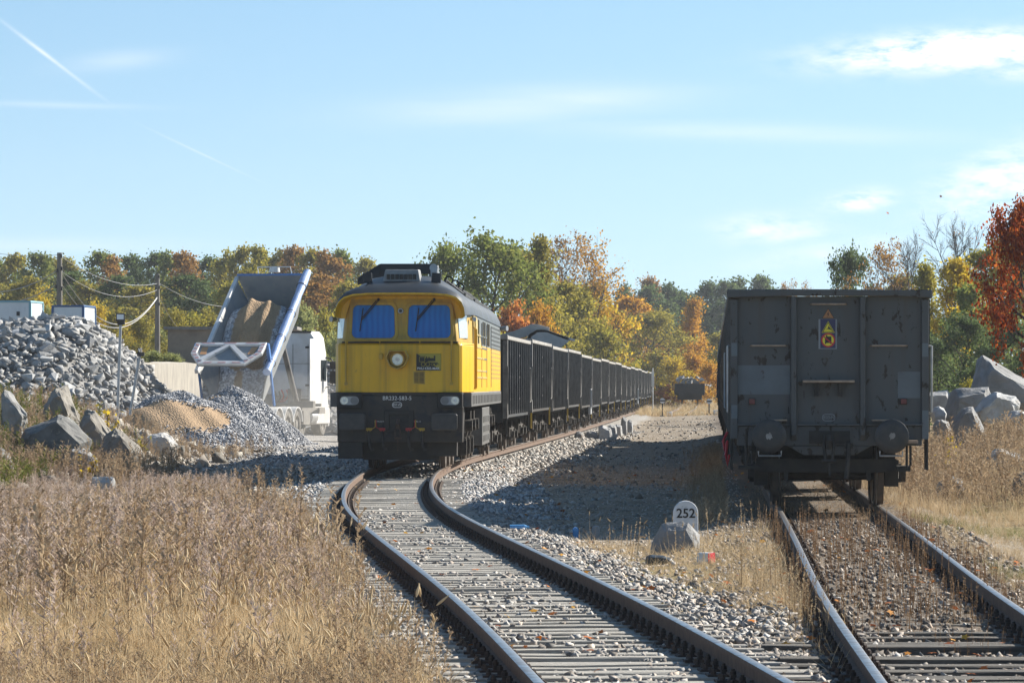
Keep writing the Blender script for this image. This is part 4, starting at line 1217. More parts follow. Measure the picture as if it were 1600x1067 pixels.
G_L = 'boulders on the weedy bank at left'
boulder(38, 142, 648, 708, 85, 1.3, M['boulder_dark'], 'big dark flat-topped boulder leaning on the weedy bank at left', 1, [(0, .42), (.05, .62), (.55, 1.0), (.68, .93), (1, .35), (.97, .18), (.45, 0), (.2, .1)], G_L, rough=.02)
boulder(2, 42, 608, 664, 88, .5, M['granite_pale'], 'tilted pale slab with cracks at the left edge of the bank', 2, [(.0, .80), (.14, 1), (.30, .95), (.98, .30), (1, .1), (.75, 0), (.6, .02), (.05, .62)], G_L)
boulder(62, 126, 604, 680, 95, 1.4, M['bank_stone'], 'broad grey slab standing behind the big dark boulder', 3, [(0, .25), (.12, .62), (.45, .96), (.62, 1), (.80, .62), (1, .25), (1, 0), (0, 0)], G_L)
boulder(118, 184, 638, 706, 92, 1.3, M['bank_stone'], 'brown-grey sloping boulder right of the big dark boulder', 4, [(0, .3), (.16, .80), (.30, 1), (.45, .92), (.75, .55), (1, .22), (1, 0), (0, 0)], G_L)
boulder(152, 222, 670, 722, 90, 1.2, M['bank_stone'], 'low brown-grey boulder at the right end of the bank', 5, [(0, .3), (.2, .85), (.38, 1), (.6, .86), (.85, .5), (1, .2), (1, 0), (0, 0)], G_L)
boulder(-22, 21, 699, 745, 80, .8, M['boulder_dark'], 'blue-grey boulder cut off by the left picture edge', 6, None, G_L)
boulder(100, 152, 699, 732, 84, .6, M['granite_pale'], 'small pale block wedged under the big dark boulder', 7, None, G_L)
boulder(226, 277, 676, 704, 101, .9, M['granite_pale'], 'pale low boulder at the foot of the brown sand heap', 8, None, G_L)
boulder(60, 82, 668, 690, 90, .5, M['granite_pale'], 'small pale stone left of the big dark boulder', 11, None, G_L)
boulder(143, 184, 744, 784, 68, .35, M['granite_pale'], 'square pale concrete stump standing in the tall weeds', 9, [(0, 0), (.04, .95), (.1, 1), (.85, 1), (.97, .75), (1, 0)], None, 'concrete_stump', .012, 'stump')
G_R = 'granite blocks beyond the right track'
boulder(1508, 1640, 558, 640, 112, 1.5, M['granite'], 'largest granite slab with a sharp peak at the right edge', 21, [(0, 0), (.06, .42), (.2, .97), (.24, 1), (.55, .62), (1, .30), (1, 0)], G_R, rough=.02)
boulder(1476, 1548, 606, 658, 106, 1.2, M['granite'], 'squared granite block with a rusty flat top edge', 22, [(0, .1), (.12, .88), (.2, .94), (.95, 1), (1, .55), (.9, .3), (.2, 0)], G_R, rough=.02)
boulder(1446, 1484, 610, 642, 111, 1.0, M['granite_pale'], 'pale granite block half hidden behind the near wagon', 23, [(0, 0), (.05, .9), (.85, 1), (1, .7), (.9, 0)], G_R, rough=.02)
boulder(1517, 1590, 613, 650, 103, 1.0, M['granite_pale'], 'pale rough granite block below the peaked slab', 24, [(0, .2), (.3, .8), (.55, 1), (.9, .8), (1, .5), (.9, 0), (.2, 0)], G_R)
boulder(1475, 1545, 634, 690, 99, 1.2, M['granite'], 'grey pyramid-shaped granite block in front of the squared one', 25, [(0, .05), (.2, .55), (.42, .95), (.62, 1), (.85, .5), (1, 0)], G_R, rough=.02)
boulder(1455, 1478, 634, 652, 100, .6, M['granite_pale'], 'small pale stone beside the near wagon, upper of two', 26, None, G_R)
boulder(1458, 1484, 655, 676, 97, .6, M['granite_pale'], 'small pale stone beside the near wagon, lower of two', 27, None, G_R)
boulder(1572, 1612, 640, 668, 100, .8, M['granite_pale'], 'pale stone in weeds at the right edge under the slab', 28, None, G_R)
boulder(1530, 1610, 700, 736, 82, 1.0, M['granite_pale'], 'long pale boulder lying in dry grass at the right edge', 29, [(0, .2), (.12, .7), (.35, 1), (.7, .8), (1, .5), (1, 0)], G_R)
boulder(1463, 1508, 744, 776, 72, .6, M['granite_pale'], 'small pale rock in the grass right of the near wagon', 30, None, G_R)
boulder(1580, 1625, 736, 790, 70, .7, M['boulder_dark'], 'dark boulder cut off by the right picture edge', 31, None, G_R)
G_T = 'blocks beside the curved track'
for i, (x0, x1, y0, y1, Y, mt, lab) in enumerate(((934, 956, 665, 683, 160, 'granite_pale', 'largest squared pale block beside the curved track'),
        (948, 964, 663, 679, 166, 'granite_pale', 'pale block touching the largest one beside the curved track'),
        (957, 973, 663, 675, 172, 'granite_pale', 'flat pale block, third along the curved track'),
        (970, 980, 651, 671, 180, 'granite', 'upright pointed stone beside the curved track'),
        (980, 989, 656, 668, 184, 'granite_pale', 'small cubic block farthest along the curved track'),
        (897, 912, 674, 684, 158, 'granite', 'low dark grey stone nearest along the curved track'),
        (914, 936, 673, 683, 160, 'granite', 'flat cracked grey stone beside the largest pale block'))):
    boulder(x0, x1, y0, y1 + 2, Y, .5, M[mt], lab, 40 + i, [(0, 0), (.06, .85), (.4, 1), (.9, .85), (1, 0)] if i < 5 else None, G_T)

# ------------------------------------------------------------------ rubble heaps
RUB = [rock_mesh('stone', 100 + i, (1.0, .8, .62), m, 10) for i, m in enumerate([M['granite_pale'], M['granite'], M['granite_pale']] * 4)]
M['rubble_soil'] = pmat('rubble_soil', (.24, .235, .23), (.15, .145, .14), scale=2, rough=.95, bump=1, bscale=9)

def rubble_heap(label, hfun, x0, x1, y0, y1, n, smin, smax, seed, keep=300, dark=0):
    root = empty('rubble_heap', (0, 0, 0), label=label, cat='rubble heap')
    gx, gy = np.meshgrid(np.linspace(x0, x1, 40), np.linspace(y0, y1, 40), indexing='ij')
    gzz = hfun(gx, gy) - .12
    idx = np.arange(1600).reshape(40, 40)
    F = np.stack([idx[:-1, :-1], idx[1:, :-1], idx[1:, 1:], idx[:-1, 1:]], -1).reshape(-1, 4)
    link('heap_core', fast_mesh('heap_core', np.stack([gx, gy, gzz], -1).reshape(-1, 3), F, M['rubble_soil'], smooth=True), root)
    rs = np.random.RandomState(seed)
    x = rs.uniform(x0, x1, n * 4); y = y0 + (y1 - y0) * rs.uniform(0, 1, n * 4) ** 1.15
    g = ground_z(x, y); h = hfun(x, y)
    ok = (h > g + .12); x, y, h = x[ok][:n], y[ok][:n], h[ok][:n]
    size = smin + (smax - smin) * rs.uniform(0, 1, len(x)) ** 3.0
    vis = size / y
    order = np.argsort(-vis)
    for q, i in enumerate(order[:keep]):
        link('stone', RUB[rs.randint(12)], root, (x[i], y[i], h[i] + size[i] * .12), tuple(rs.uniform(-.5, .5, 2)) + (rs.uniform(0, 6.28),), (size[i], size[i] * rs.uniform(.8, 1.2), size[i] * rs.uniform(.8, 1.15)))
    rest = order[keep:]
    if len(rest):
        Vs, Fs, ms, off = [], [], [], 0
        for k in range(12):
            sel = rest[k::12]
            me = RUB[k]; me.calc_loop_triangles()
            tv = np.array([v.co for v in me.vertices]); tf = np.array([t.vertices for t in me.loop_triangles])
            V, F, _, _ = scatter(tv, tf, None, np.stack([x[sel], y[sel], h[sel] + size[sel] * .1], 1), rs.uniform(0, 6.28, len(sel)), size[sel], rs.uniform(0, .6, len(sel)), rs.uniform(0, 6.28, len(sel)))
            Vs.append(V); Fs.append(F + off); off += len(V); ms += [k % 3 == 1] * len(F)
        o = link('loose_stones', fast_mesh('loose_stones', np.concatenate(Vs), np.concatenate(Fs), [M['granite_pale'], M['granite']], mat_idx=np.array(ms, np.int32)), root); o['kind'] = 'stuff'
    return root

def h_left(x, y):
    g = ground_z(x, y)
    t = ss(-10.4, -15.6, x); top = .15 + 4.1 * t * (1 - .05 * ss(-16, -19, x))
    a = ss(119 + 4 * (1 - t), 139, y) * (1 - .9 * ss(145, 151, y))
    return np.maximum(g - .1, g + (top) * a - .05 * np.sin(x * 2.1 + y) * a)
rubble_heap('high heap of broken grey granite rubble at left', h_left, -21.5, -10.0, 118, 150, 7500, .15, .60, 8)
def h_back(x, y):
    g = ground_z(x, y)
    return np.maximum(g - .1, g + (3.3 * ss(-14.5, -12.2, x) * (1 - .55 * ss(-9.5, -5.2, x))) * ss(163, 172, y) * (1 - ss(176, 181, y)) * (1 - ss(-4.8, -3.6, x)))
rubble_heap('pale rubble slope behind the tipper truck', h_back, -14.5, -3.8, 162, 181, 1100, .3, .75, 9, keep=230)

# ------------------------------------------------------------------ gravel heaps in front of the tipper
def mat_gravel(name, sandy=True):
    m, N, L, b = new_mat(name)
    v = coords(N, L, False)
    a = N.new('ShaderNodeAttribute'); a.attribute_name = 'col'
    vo = N.new('ShaderNodeTexVoronoi'); vo.inputs['Scale'].default_value = 15; L.new(v, vo.inputs['Vector'])
    sp = N.new('ShaderNodeSeparateColor'); L.new(vo.outputs['Color'], sp.inputs[0])
    peb = ramp(N, L, sp.outputs[0], [(0, (.16, .165, .18)), (.45, (.33, .335, .35)), (1, (.62, .63, .65))])
    n = noise(N, L, v, 3, 4, .6)
    sand = mixc(N, L, mrange(N, L, n, .3, .7), (.36, .245, .14), (.26, .175, .10))
    q = N.new('ShaderNodeMath'); q.operation = 'MULTIPLY_ADD'; L.new(n, q.inputs[0]); q.inputs[1].default_value = .5; L.new(a.outputs['Fac'], q.inputs[2])
    L.new(mixc(N, L, mrange(N, L, q.outputs[0], .68, .82), peb, sand), b.inputs['Base Color'])
    b.inputs['Roughness'].default_value = .9
    bp = N.new('ShaderNodeBump'); bp.inputs['Strength'].default_value = .8; bp.inputs['Distance'].default_value = .04
    L.new(vo.outputs['Distance'], bp.inputs['Height']); L.new(bp.outputs[0], b.inputs['Normal'])
    return m
M['gravel'] = mat_gravel('gravel_and_sand')
M['pebble'] = attr_mat('pebble', [(0, (.19, .195, .21)), (.5, (.29, .30, .32)), (1, (.42, .43, .455))], .9)

CUBE_V = np.array([(x, y, z) for z in (-.5, .5) for y in (-.5, .5) for x in (-.5, .5)], float)
CUBE_F = np.array([(0, 2, 3), (0, 3, 1), (4, 5, 7), (4, 7, 6), (0, 1, 5), (0, 5, 4), (2, 6, 7), (2, 7, 3), (0, 4, 6), (0, 6, 2), (1, 3, 7), (1, 7, 5)])
def chip_templates(n, seed):
    rs = np.random.RandomState(seed)
    return [CUBE_V * np.array([1, .8, .65]) + rs.uniform(-.27, .27, (8, 3)) for _ in range(n)]
CHIPS = chip_templates(8, 2)
def chips(pos, size, seed, col):
    rs = np.random.RandomState(seed); Vs, Fs, Cs, off = [], [], [], 0
    for k in range(8):
        sel = np.arange(k, len(pos), 8)
        V, F, _, C = scatter(CHIPS[k], CUBE_F, None, pos[sel], rs.uniform(0, 6.28, len(sel)), size[sel], rs.uniform(0, 1.2, len(sel)), rs.uniform(0, 6.28, len(sel)), col[sel])
        Vs.append(V); Fs.append(F + off); Cs.append(C); off += len(V)
    return np.concatenate(Vs), np.concatenate(Fs), np.concatenate(Cs)

def gravel_heap(label, cx, cy, rx, ry, top, seed, sandfun, npeb, ridge=0.0):
    rs = np.random.RandomState(seed)
    def hf(u, v):
        r = np.sqrt(u * u + v * v)
        prof = np.clip(1.06 - r, 0, 1) ** .92 * (1 - .12 * np.exp(-(r * 4) ** 2))
        return prof * (1 + .06 * np.sin(u * 5 + seed) + .05 * np.sin(v * 6 + u * 3)) + .02 * np.sin(u * 17 + v * 11) * (prof > .02)
    n = 70
    u, v = np.meshgrid(np.linspace(-1.1, 1.1, n), np.linspace(-1.1, 1.1, n), indexing='ij')
    X, Yy = cx + u * rx, cy + v * ry
    g = ground_z(X, Yy)
    Z = g - .03 + np.maximum(hf(u, v), 0) * (top - g)
    idx = np.arange(n * n).reshape(n, n)
    F = np.stack([idx[:-1, :-1], idx[1:, :-1], idx[1:, 1:], idx[:-1, 1:]], -1).reshape(-1, 4)
    root = empty('gravel_heap', (0, 0, 0), label=label, cat='gravel heap')
    link('heap_surface', fast_mesh('heap_surface', np.stack([X, Yy, Z], -1).reshape(-1, 3), F, M['gravel'], col=sandfun(u, v).ravel(), smooth=True), root)
    pu, pv = rs.uniform(-1.15, 1.15, npeb * 3), rs.uniform(-1.15, .5, npeb * 3)
    ok = (hf(pu, pv) > -.1) & (pu * pu + pv * pv < 1.3) & (sandfun(pu, pv) + rs.uniform(-.25, .25, len(pu)) < .5)
    pu, pv = pu[ok][:npeb], pv[ok][:npeb]
    px, py = cx + pu * rx, cy + pv * ry; g = ground_z(px, py)
    V, F, C = chips(np.stack([px, py, g - .02 + np.maximum(hf(pu, pv), 0) * (top - g) + .01], 1), rs.uniform(.03, .07, len(pu)), seed, rs.uniform(0, 1, len(pu)))
    o = link('loose_gravel', fast_mesh('loose_gravel', V, F, M['pebble'], col=C), root); o['kind'] = 'stuff'
gravel_heap('left gravel heap with a brown sand face in front of the tipper', -11.0, 131.0, 3.3, 3.6, 1.78, 3,
            lambda u, v: .98 * np.exp(-(((u + .12) / .55) ** 4 + ((v + .55) / .42) ** 2)) + .75 * np.exp(-(((u - .45) / .13) ** 2 + ((v + .35) / .3) ** 2)), 8500)
gravel_heap('right grey gravel heap pouring from the tipper body', -9.75, 136.0, 2.75, 3.3, 1.85, 7,
            lambda u, v: .8 * np.exp(-(((u + .15) / .16) ** 2 + ((v + .12) / .16) ** 2)), 7500)

# puddle on the yard by the heaps
m, N, L, b_ = new_mat('puddle_water')
b_.inputs['Base Color'].default_value = (.05, .05, .045, 1); b_.inputs['Roughness'].default_value = .08
b_.inputs['Specular IOR Level'].default_value = .6
v_ = coords(N, L, False); bp = N.new('ShaderNodeBump'); bp.inputs['Strength'].default_value = .12; bp.inputs['Distance'].default_value = .02
L.new(noise(N, L, v_, 2.5, 3, .5), bp.inputs['Height']); L.new(bp.outputs[0], b_.inputs['Normal']); M['puddle'] = m
for (cx, cy, rx, ry, sd) in ((-9.2, 121.5, 1.9, 3.6, 1), (-6.3, 117, 1.4, 3.6, 2)):
    rn = random.Random(sd); pts = []
    for i in range(28):
        a = 2 * math.pi * i / 28; k = rn.uniform(.78, 1.12); pts.append((cx + rx * k * math.cos(a), cy + ry * k * math.sin(a)))
    zz = max(ground_zf(x, y) for x, y in pts + [(cx, cy)]) - .035
    b = MB(); b.add([(x, y, zz) for x, y in pts], [tuple(range(28))]); o = b.build('puddle', M['puddle']); tag(o, kind='structure', label='shallow puddle on the gravel yard')

# ------------------------------------------------------------------ tipper truck
M['truck_white'] = pmat('truck_white', (.68, .69, .70), (.55, .54, .52), scale=1.5, rough=.38, spots=((.36, .33, .29), 2.5, .60, .78))
M['truck_body'] = pmat('truck_body', (.20, .22, .235), (.28, .285, .28), scale=2, rough=.5, spots=((.33, .31, .28), 3, .56, .7))
M['truck_blue'] = pmat('truck_blue', (.05, .16, .42), (.08, .20, .45), scale=3, rough=.4)
M['tarp'] = pmat('tarp', (.22, .33, .58), (.36, .45, .64), scale=4, rough=.42, bump=.6, bscale=7)
M['dusty_dark'] = pmat('dusty_dark', (.13, .125, .12), (.22, .205, .185), scale=3, rough=.85)
M['tyre'] = pmat('tyre', (.05, .048, .046), (.17, .16, .145), scale=4, rough=.9)
M['tail_red'] = pmat('tail_red', (.55, .03, .03), rough=.3)
M['gate_stripe'] = pmat('gate_stripe', (.48, .25, .24), (.55, .40, .38), scale=8, rough=.5)
M['orange_board'] = pmat('orange_board', (.55, .28, .12), rough=.5)
M['soil_load'] = pmat('soil_load', (.17, .115, .07), (.26, .19, .125), scale=3, rough=.95, bump=.8, bscale=9)

truck = empty('tipper_truck', (-9.75, 141.0, ground_zf(-9.75, 141)), -.215, 'white tipper truck with raised grey body tipping gravel', 'truck')
Rx = lambda a: Matrix.Rotation(a, 3, 'X')
TILT = R(34)
def TB(x, y, z):
    """tipping body coordinates -> truck coordinates (hinge at the tail)"""
    c, s = math.cos(TILT), math.sin(TILT)
    return (x, .2 + y * c - z * s, 1.15 + y * s + z * c)
BL, BH, BW, BB = 5.95, 1.52, 1.30, .78
b = MB()
def slab(pts_in, pts_out): b.loft([[TB(*p) for p in pts_in], [TB(*p) for p in pts_out]])
slab([(-BB, 0, 0), (BB, 0, 0), (BB, BL, 0), (-BB, BL, 0)], [(-BB, 0, -.08), (BB, 0, -.08), (BB, BL, -.08), (-BB, BL, -.08)])
for s in (-1, 1): slab([(s * BB, 0, -.08), (s * BB, BL, -.08), (s * BW, BL, BH), (s * BW, 0, BH)], [(s * (BB - .05), 0, -.08), (s * (BB - .05), BL, -.08), (s * (BW - .05), BL, BH), (s * (BW - .05), 0, BH)])
slab([(-BB, BL, -.08), (BB, BL, -.08), (BW, BL + .25, BH + .12), (-BW, BL + .25, BH + .12)], [(-BB, BL - .06, -.08), (BB, BL - .06, -.08), (BW, BL + .19, BH + .12), (-BW, BL + .19, BH + .12)])
body = b.build('tipping_body', M['truck_body'], truck, bevel=.01)
b = MB()
b.loft([[TB(-BW - .08, y, BH - .05), TB(-BW + .06, y, BH - .05), TB(-BW + .06, y, BH + .1), TB(-BW - .08, y, BH + .1)] for y in (-.05, BL + .2)])
b.build('left_top_rail', M['truck_white'], body, bevel=.015)
b = MB(); rn = random.Random(2)
b.tube([TB(BW + .02, y, BH + .10 + rn.uniform(-.015, .015)) for y in np.linspace(-.2, BL + .45, 18)], [.15 + rn.uniform(-.02, .02) for _ in range(18)], 12)
b.build('rolled_tarpaulin', M['tarp'], truck, smooth=60)
b = MB()
for y in (.4, 2.0, 3.6, 5.4): b.tube([TB(BW + .02 + .18 * math.cos(a), y, BH + .10 + .18 * math.sin(a)) for a in np.linspace(0, 6.283, 14, endpoint=False)], .014, 5, True)
b.build('tarpaulin_strap', M['black'], truck, stuff=True)
b = MB(); b.bar(TB(-BW, BL + .24, BH + .13), TB(BW, BL + .24, BH + .13), .10, .08); b.build('front_rim', M['truck_blue'], body)
b = MB(); b.tube([TB(-.5 + .0, BL + .3, BH + .12), TB(-.5, BL + .3, BH + .42), TB(.75, BL + .3, BH + .42), TB(.75, BL + .3, BH + .12)], .025, 6); b.build('hoop', M['truck_white'], body)
b = MB(); q = TB(.12, BL + .3, BH + .2); b.cyl(q, (q[0], q[1], q[2] + .2), .2, .18, n=14); b.build('tarp_cap', M['truck_white'], body, smooth=40)
for s in (-1, 1):
    b = MB(); b.bar(TB(s * (BW + .02), .35, BH), (s * (BW + .02), -.75, 3.38), .10, .16); b.bar((s * (BW + .02), -.75, 3.40), TB(s * (BW + .02), -.05, .1), .07, .10)
    b.build('gate_arm', M['truck_blue'], truck)
# lifted tailgate, its ribbed outer face towards the camera
def TG(x, t, off=0.0):
    """t runs from the hinge (0) to the free edge (1.7)"""
    a = R(60)
    return (x, -.75 - t * math.sin(a) - off * math.cos(a), 3.38 - t * math.cos(a) + off * math.sin(a))
GO = [(-BW, 0), (BW, 0), (BW, .75), (BW - .45, 1.5), (-BW + .45, 1.5), (-BW, .75)]
GI = [(-BW + .2, .16), (BW - .2, .16), (BW - .2, .70), (BW - .58, 1.30), (-BW + .58, 1.30), (-BW + .2, .70)]
b = MB(); b.plate(GO, TG, -.05, .0); gate = b.build('tailgate', M['truck_body'], truck)
b = MB(); b.ring(GO, GI, TG, -.001, .08); b.build('gate_frame', M['truck_white'], gate, bevel=.01)
for s in (-1, 1):
    b = MB(); q = [(s * .95, 1.22), (s * .75, 1.30), (s * -.04, .2), (s * .16, .2)]
    b.plate(q, TG, 0, .10); b.build('gate_rib', M['truck_white'], gate, bevel=.01)
    b = MB(); b.plate([(s * .80, .22), (s * 1.02, .22), (s * .98, .72), (s * .76, .72)], TG, 0, .01); b.build('marker_board', M['orange_board'], gate)
for i, (p, q) in enumerate(zip(GO, GO[1:] + GO[:1])):
    for k in range(3):
        t0, t1 = (k + .2) / 3, (k + .75) / 3
        A = Vector((p[0] + (q[0] - p[0]) * t0, p[1] + (q[1] - p[1]) * t0)); B = Vector((p[0] + (q[0] - p[0]) * t1, p[1] + (q[1] - p[1]) * t1))
        c_ = Vector((0, .7)); b = MB()
        b.plate([tuple(A + (c_ - A) * .03), tuple(B + (c_ - B) * .03), tuple(B + (c_ - B) * .13), tuple(A + (c_ - A) * .13)], TG, .08, .086)
        b.build('gate_stripe', M['gate_stripe'], gate)
# load sliding out of the body
nx, ny = 40, 60
ux, uy = np.meshgrid(np.linspace(-1, 1, nx), np.linspace(0, 1, ny), indexing='ij')
lx = ux * (BW - .06)
ly = uy * 5.9 - .5
lh = .25 + 1.42 * ss(.0, .70, uy) * (1 - .35 * np.abs(ux) ** 2.0) * (1 - .75 * ss(.80, 1.0, uy)) + .05 * np.sin(ux * 7 + uy * 3)
sandw = .98 * np.exp(-((ux - .02) / .72) ** 4) * ss(.22, .36, uy) * (1 - ss(.86, .97, uy + .12 * np.abs(ux)))
sandw = np.maximum(sandw, .8 * np.exp(-(((ux + .15) / .3) ** 2 + ((uy - .2) / .12) ** 2)))
lh += .18 * (np.exp(-((ux + .25) / .1) ** 2) + np.exp(-((ux - .3) / .12) ** 2)) * ss(.4, .5, uy) * (1 - ss(.82, .92, uy))
lx = ux * np.minimum(BW - .06, BB - .06 + (BW - BB) * np.clip(lh / BH, 0, 1))
co = np.array([TB(a, c, h) for a, c, h in zip(lx.ravel(), ly.ravel(), lh.ravel())])
idx = np.arange(nx * ny).reshape(nx, ny)
F = np.stack([idx[:-1, :-1], idx[1:, :-1], idx[1:, 1:], idx[:-1, 1:]], -1).reshape(-1, 4)
ld = link('gravel_load', fast_mesh('gravel_load', co, F, M['gravel'], col=sandw.ravel(), smooth=True))
ld.location = truck.location; ld.rotation_euler = truck.rotation_euler
tag(ld, 'gravel and brown soil sliding inside the raised tipper body', 'load', kind='stuff')
# chassis, wheels, mudguards
b = MB()
for s in (-1, 1): b.box(s * .42 - .06, s * .42 + .06, .1, 10.2, .86, 1.10)
for y in (.3, 2.2, 4.5, 6.5, 8.5): b.box(-.42, .42, y, y + .12, .9, 1.06)
b.cyl((0, 8.2, .9), TB(0, BL - .15, .3), .11, .09, n=12)
b.box(-1.2, 1.2, .02, .10, .55, .8); b.box(.9, 1.25, 4.3, 5.2, .5, 1.0); b.box(-1.25, -.9, 4.3, 5.2, .5, 1.0); b.box(.2, 1.1, 6.2, 6.5, 1.1, 1.35); b.box(-.9, 1.2, 6.9, 7.0, 1.15, 1.25)
b.build('chassis', M['dusty_dark'], truck)
def tyre_mesh(name, r, w, dual):
    b = MB(); n = 26
    def lathe(prof):
        b.loft([[(x, q * math.cos(2 * math.pi * i / n), q * math.sin(2 * math.pi * i / n)) for i in range(n)] for x, q in prof], caps=False)
    lathe([(-w / 2, r * .55), (-w / 2, r * .93), (-w / 2 + .04, r), (w / 2 - .04, r), (w / 2, r * .93), (w / 2, r * .60)]); b.mi = 1
    lathe([(w / 2 - .01, r * .62), (w / 2 - .05, r * .55), (w / 2 - .10, r * .34), (w / 2 - .02, r * .30), (w / 2, r * .14), (w / 2, .001)])
    lathe([(-w / 2, r * .56), (-w / 2 + .02, .001)])
    return b.mesh(name, [M['tyre'], M['dusty_dark']], 40)
TYRE = tyre_mesh('wheel', .52, .36, False)
def truck_wheel(x, y):
    o = link('wheel', TYRE, truck, (x, y, .52), (0, 0, 0 if x > 0 else math.pi))
for y in (.9, 2.15, 3.4):
    for s in (-1, 1):
        truck_wheel(s * 1.08, y)
        b = MB(); b.loft([[(s * .88, y + q * math.cos(a), .52 + q * math.sin(a)) for q in (.60, .64)] + [(s * 1.30, y + q * math.cos(a), .52 + q * math.sin(a)) for q in (.64, .60)] for a in np.linspace(.15, math.pi - .15, 9)])
        b.build('mudguard', M['truck_white'], truck, smooth=50)
# tractor: cab with roof deflector, fifth wheel, drive axle
TY = 9.0; TX = -1.3
cabz = [(1.05, 1.23), (3.2, 1.23), (3.75, 1.18), (4.0, 1.02)]
b = MB(); rings = []
for z, w in cabz:
    y0 = TY + 1.75; y1 = TY + 3.95 - (0 if z < 1.9 else (z - 1.9) * .28)
    rings.append([(-w, y0, z), (w, y0, z), (w, y1 - .2, z), (w - .2, y1, z), (-w + .2, y1, z), (-w, y1 - .2, z)])
b.loft(rings); cabn = b.build('tractor_cab', M['truck_white'], truck, smooth=30, bevel=.04, seg=2)
b = MB()
for z in (1.5, 2.75): b.box(-1.05, 1.12, TY + 1.74, TY + 1.752, z, z + .02)
for x in (-.5, .35, .95): b.box(x, x + .02, TY + 1.738, TY + 1.752, 1.3, 3.5)
b.build('panel_seam', M['dusty_dark'], cabn, stuff=True)
for s in (-1, 1):
    b = MB(); b.box(s * 1.20, s * 1.24, TY + 1.0, TY + 1.78, 1.25, 3.7); b.build('side_deflector', M['truck_white'], cabn, bevel=.01)
    b = MB(); b.box(s * 1.234, s * 1.242, TY + 2.6, TY + 3.4, 2.1, 2.9); b.build('cab_window', M['glass'], cabn)
    b = MB(); b.tube([(s * 1.2, TY + 3.3, 3.0), (s * 1.45, TY + 3.35, 2.95), (s * 1.55, TY + 3.3, 2.8), (s * 1.5, TY + 3.3, 1.9), (s * 1.2, TY + 3.35, 1.85)], .03); b.box(*sorted((s * 1.42, s * 1.66)), TY + 3.2, TY + 3.3, 2.55, 2.85); b.box(*sorted((s * 1.42, s * 1.66)), TY + 3.2, TY + 3.3, 2.0, 2.48)
    b.build('mirror', M['black'], cabn, bevel=.02)
b = MB(); b.box(-1.25, 1.25, TY + 1.9, TY + 3.9, .45, 1.06); b.box(-1.2, 1.2, TY + 3.85, TY + 4.0, .35, 1.2); b.build('cab_skirt', M['truck_white'], truck, bevel=.03)
b = MB(); b.box(-.45, .45, TY - .9, TY + 2, .75, 1.0); b.box(-.5, .5, TY - .4, TY + .5, 1.0, 1.16); b.box(-.9, -.3, TY + 1.2, TY + 1.7, 1.0, 1.6); b.box(.3, .7, TY + 1.2, TY + 1.7, 1.0, 1.8)
b.build('tractor_frame', M['dusty_dark'], truck)
for s in (-1, 1):
    truck_wheel(s * 1.02, TY + .05); truck_wheel(s * 1.02, TY + 3.05)
    b = MB(); y = TY + .05; b.loft([[(s * .82, y + q * math.cos(a), .52 + q * math.sin(a)) for q in (.60, .64)] + [(s * 1.28, y + q * math.cos(a), .52 + q * math.sin(a)) for q in (.64, .60)] for a in np.linspace(.1, math.pi - .1, 9)])
    b.build('mudguard', M['truck_white'], truck, smooth=50)
    b = MB(); b.box(s * .62 - .22, s * .62 + .22, TY - .98, TY - .93, .72, .86); b.build('tail_lamp', M['tail_red'], truck)
    b = MB(); b.box(s * .95 - .2, s * .95 + .2, -.02, .018, .60, .74); b.build('trailer_lamp', M['tail_red'], truck)
b = MB(); b.box(-.25, .27, TY - .97, TY - .93, .52, .66); b.build('number_plate', M['truck_white'], truck)
b = MB(); b.tube([(.15 + .1 * math.sin(t * 9), TY + 1.6 - .9 * t, 1.75 - .45 * math.sin(math.pi * t)) for t in np.linspace(0, 1, 16)], .03, 6); b.build('air_line', M['tail_red'], cabn, smooth=50)
b = MB(); b.tube([(-.15 + .1 * math.sin(t * 8), TY + 1.6 - .9 * t, 1.7 - .45 * math.sin(math.pi * t)) for t in np.linspace(0, 1, 16)], .03, 6); b.build('air_line', M['black'], cabn, smooth=50)
b = MB(); b.cyl((-.95, TY + 1.55, 1.2), (-.95, TY + 1.55, 3.3), .09, n=12); b.build('exhaust_stack', M['galv'], cabn, smooth=50)
b = MB(); b.box(.55, 1.1, TY + 1.741, TY + 1.749, 1.28, 1.42); b.build('vent_slot', M['black'], cabn)
b = MB(); b.box(-1.1, 1.1, TY + 1.70, TY + 1.752, 3.93, 4.0); b.build('roof_edge', M['black'], cabn)
for z in (1.9, 3.35):
    b = MB(); b.box(.86, 1.2, TY + 1.70, TY + 1.75, z, z + .07); b.build('hinge', M['black'], cabn)
for s in (-1, 1):
    b = MB(); b.cyl((s * 1.0, TY + 1.2, .72), (s * 1.0, TY + 2.0, .72), .3, n=18); b.build('fuel_tank', M['galv'], cabn, smooth=40)

for ch in truck.children:
    if ch.name.split('.')[0] in ('tractor_cab', 'cab_skirt', 'tractor_frame', 'tail_lamp', 'number_plate') or (ch.name.split('.')[0] == 'wheel' and ch.location.y > 7) or (ch.name.split('.')[0] == 'mudguard' and ch.data.vertices[0].co.y > 7):
        ch.location.x += TX

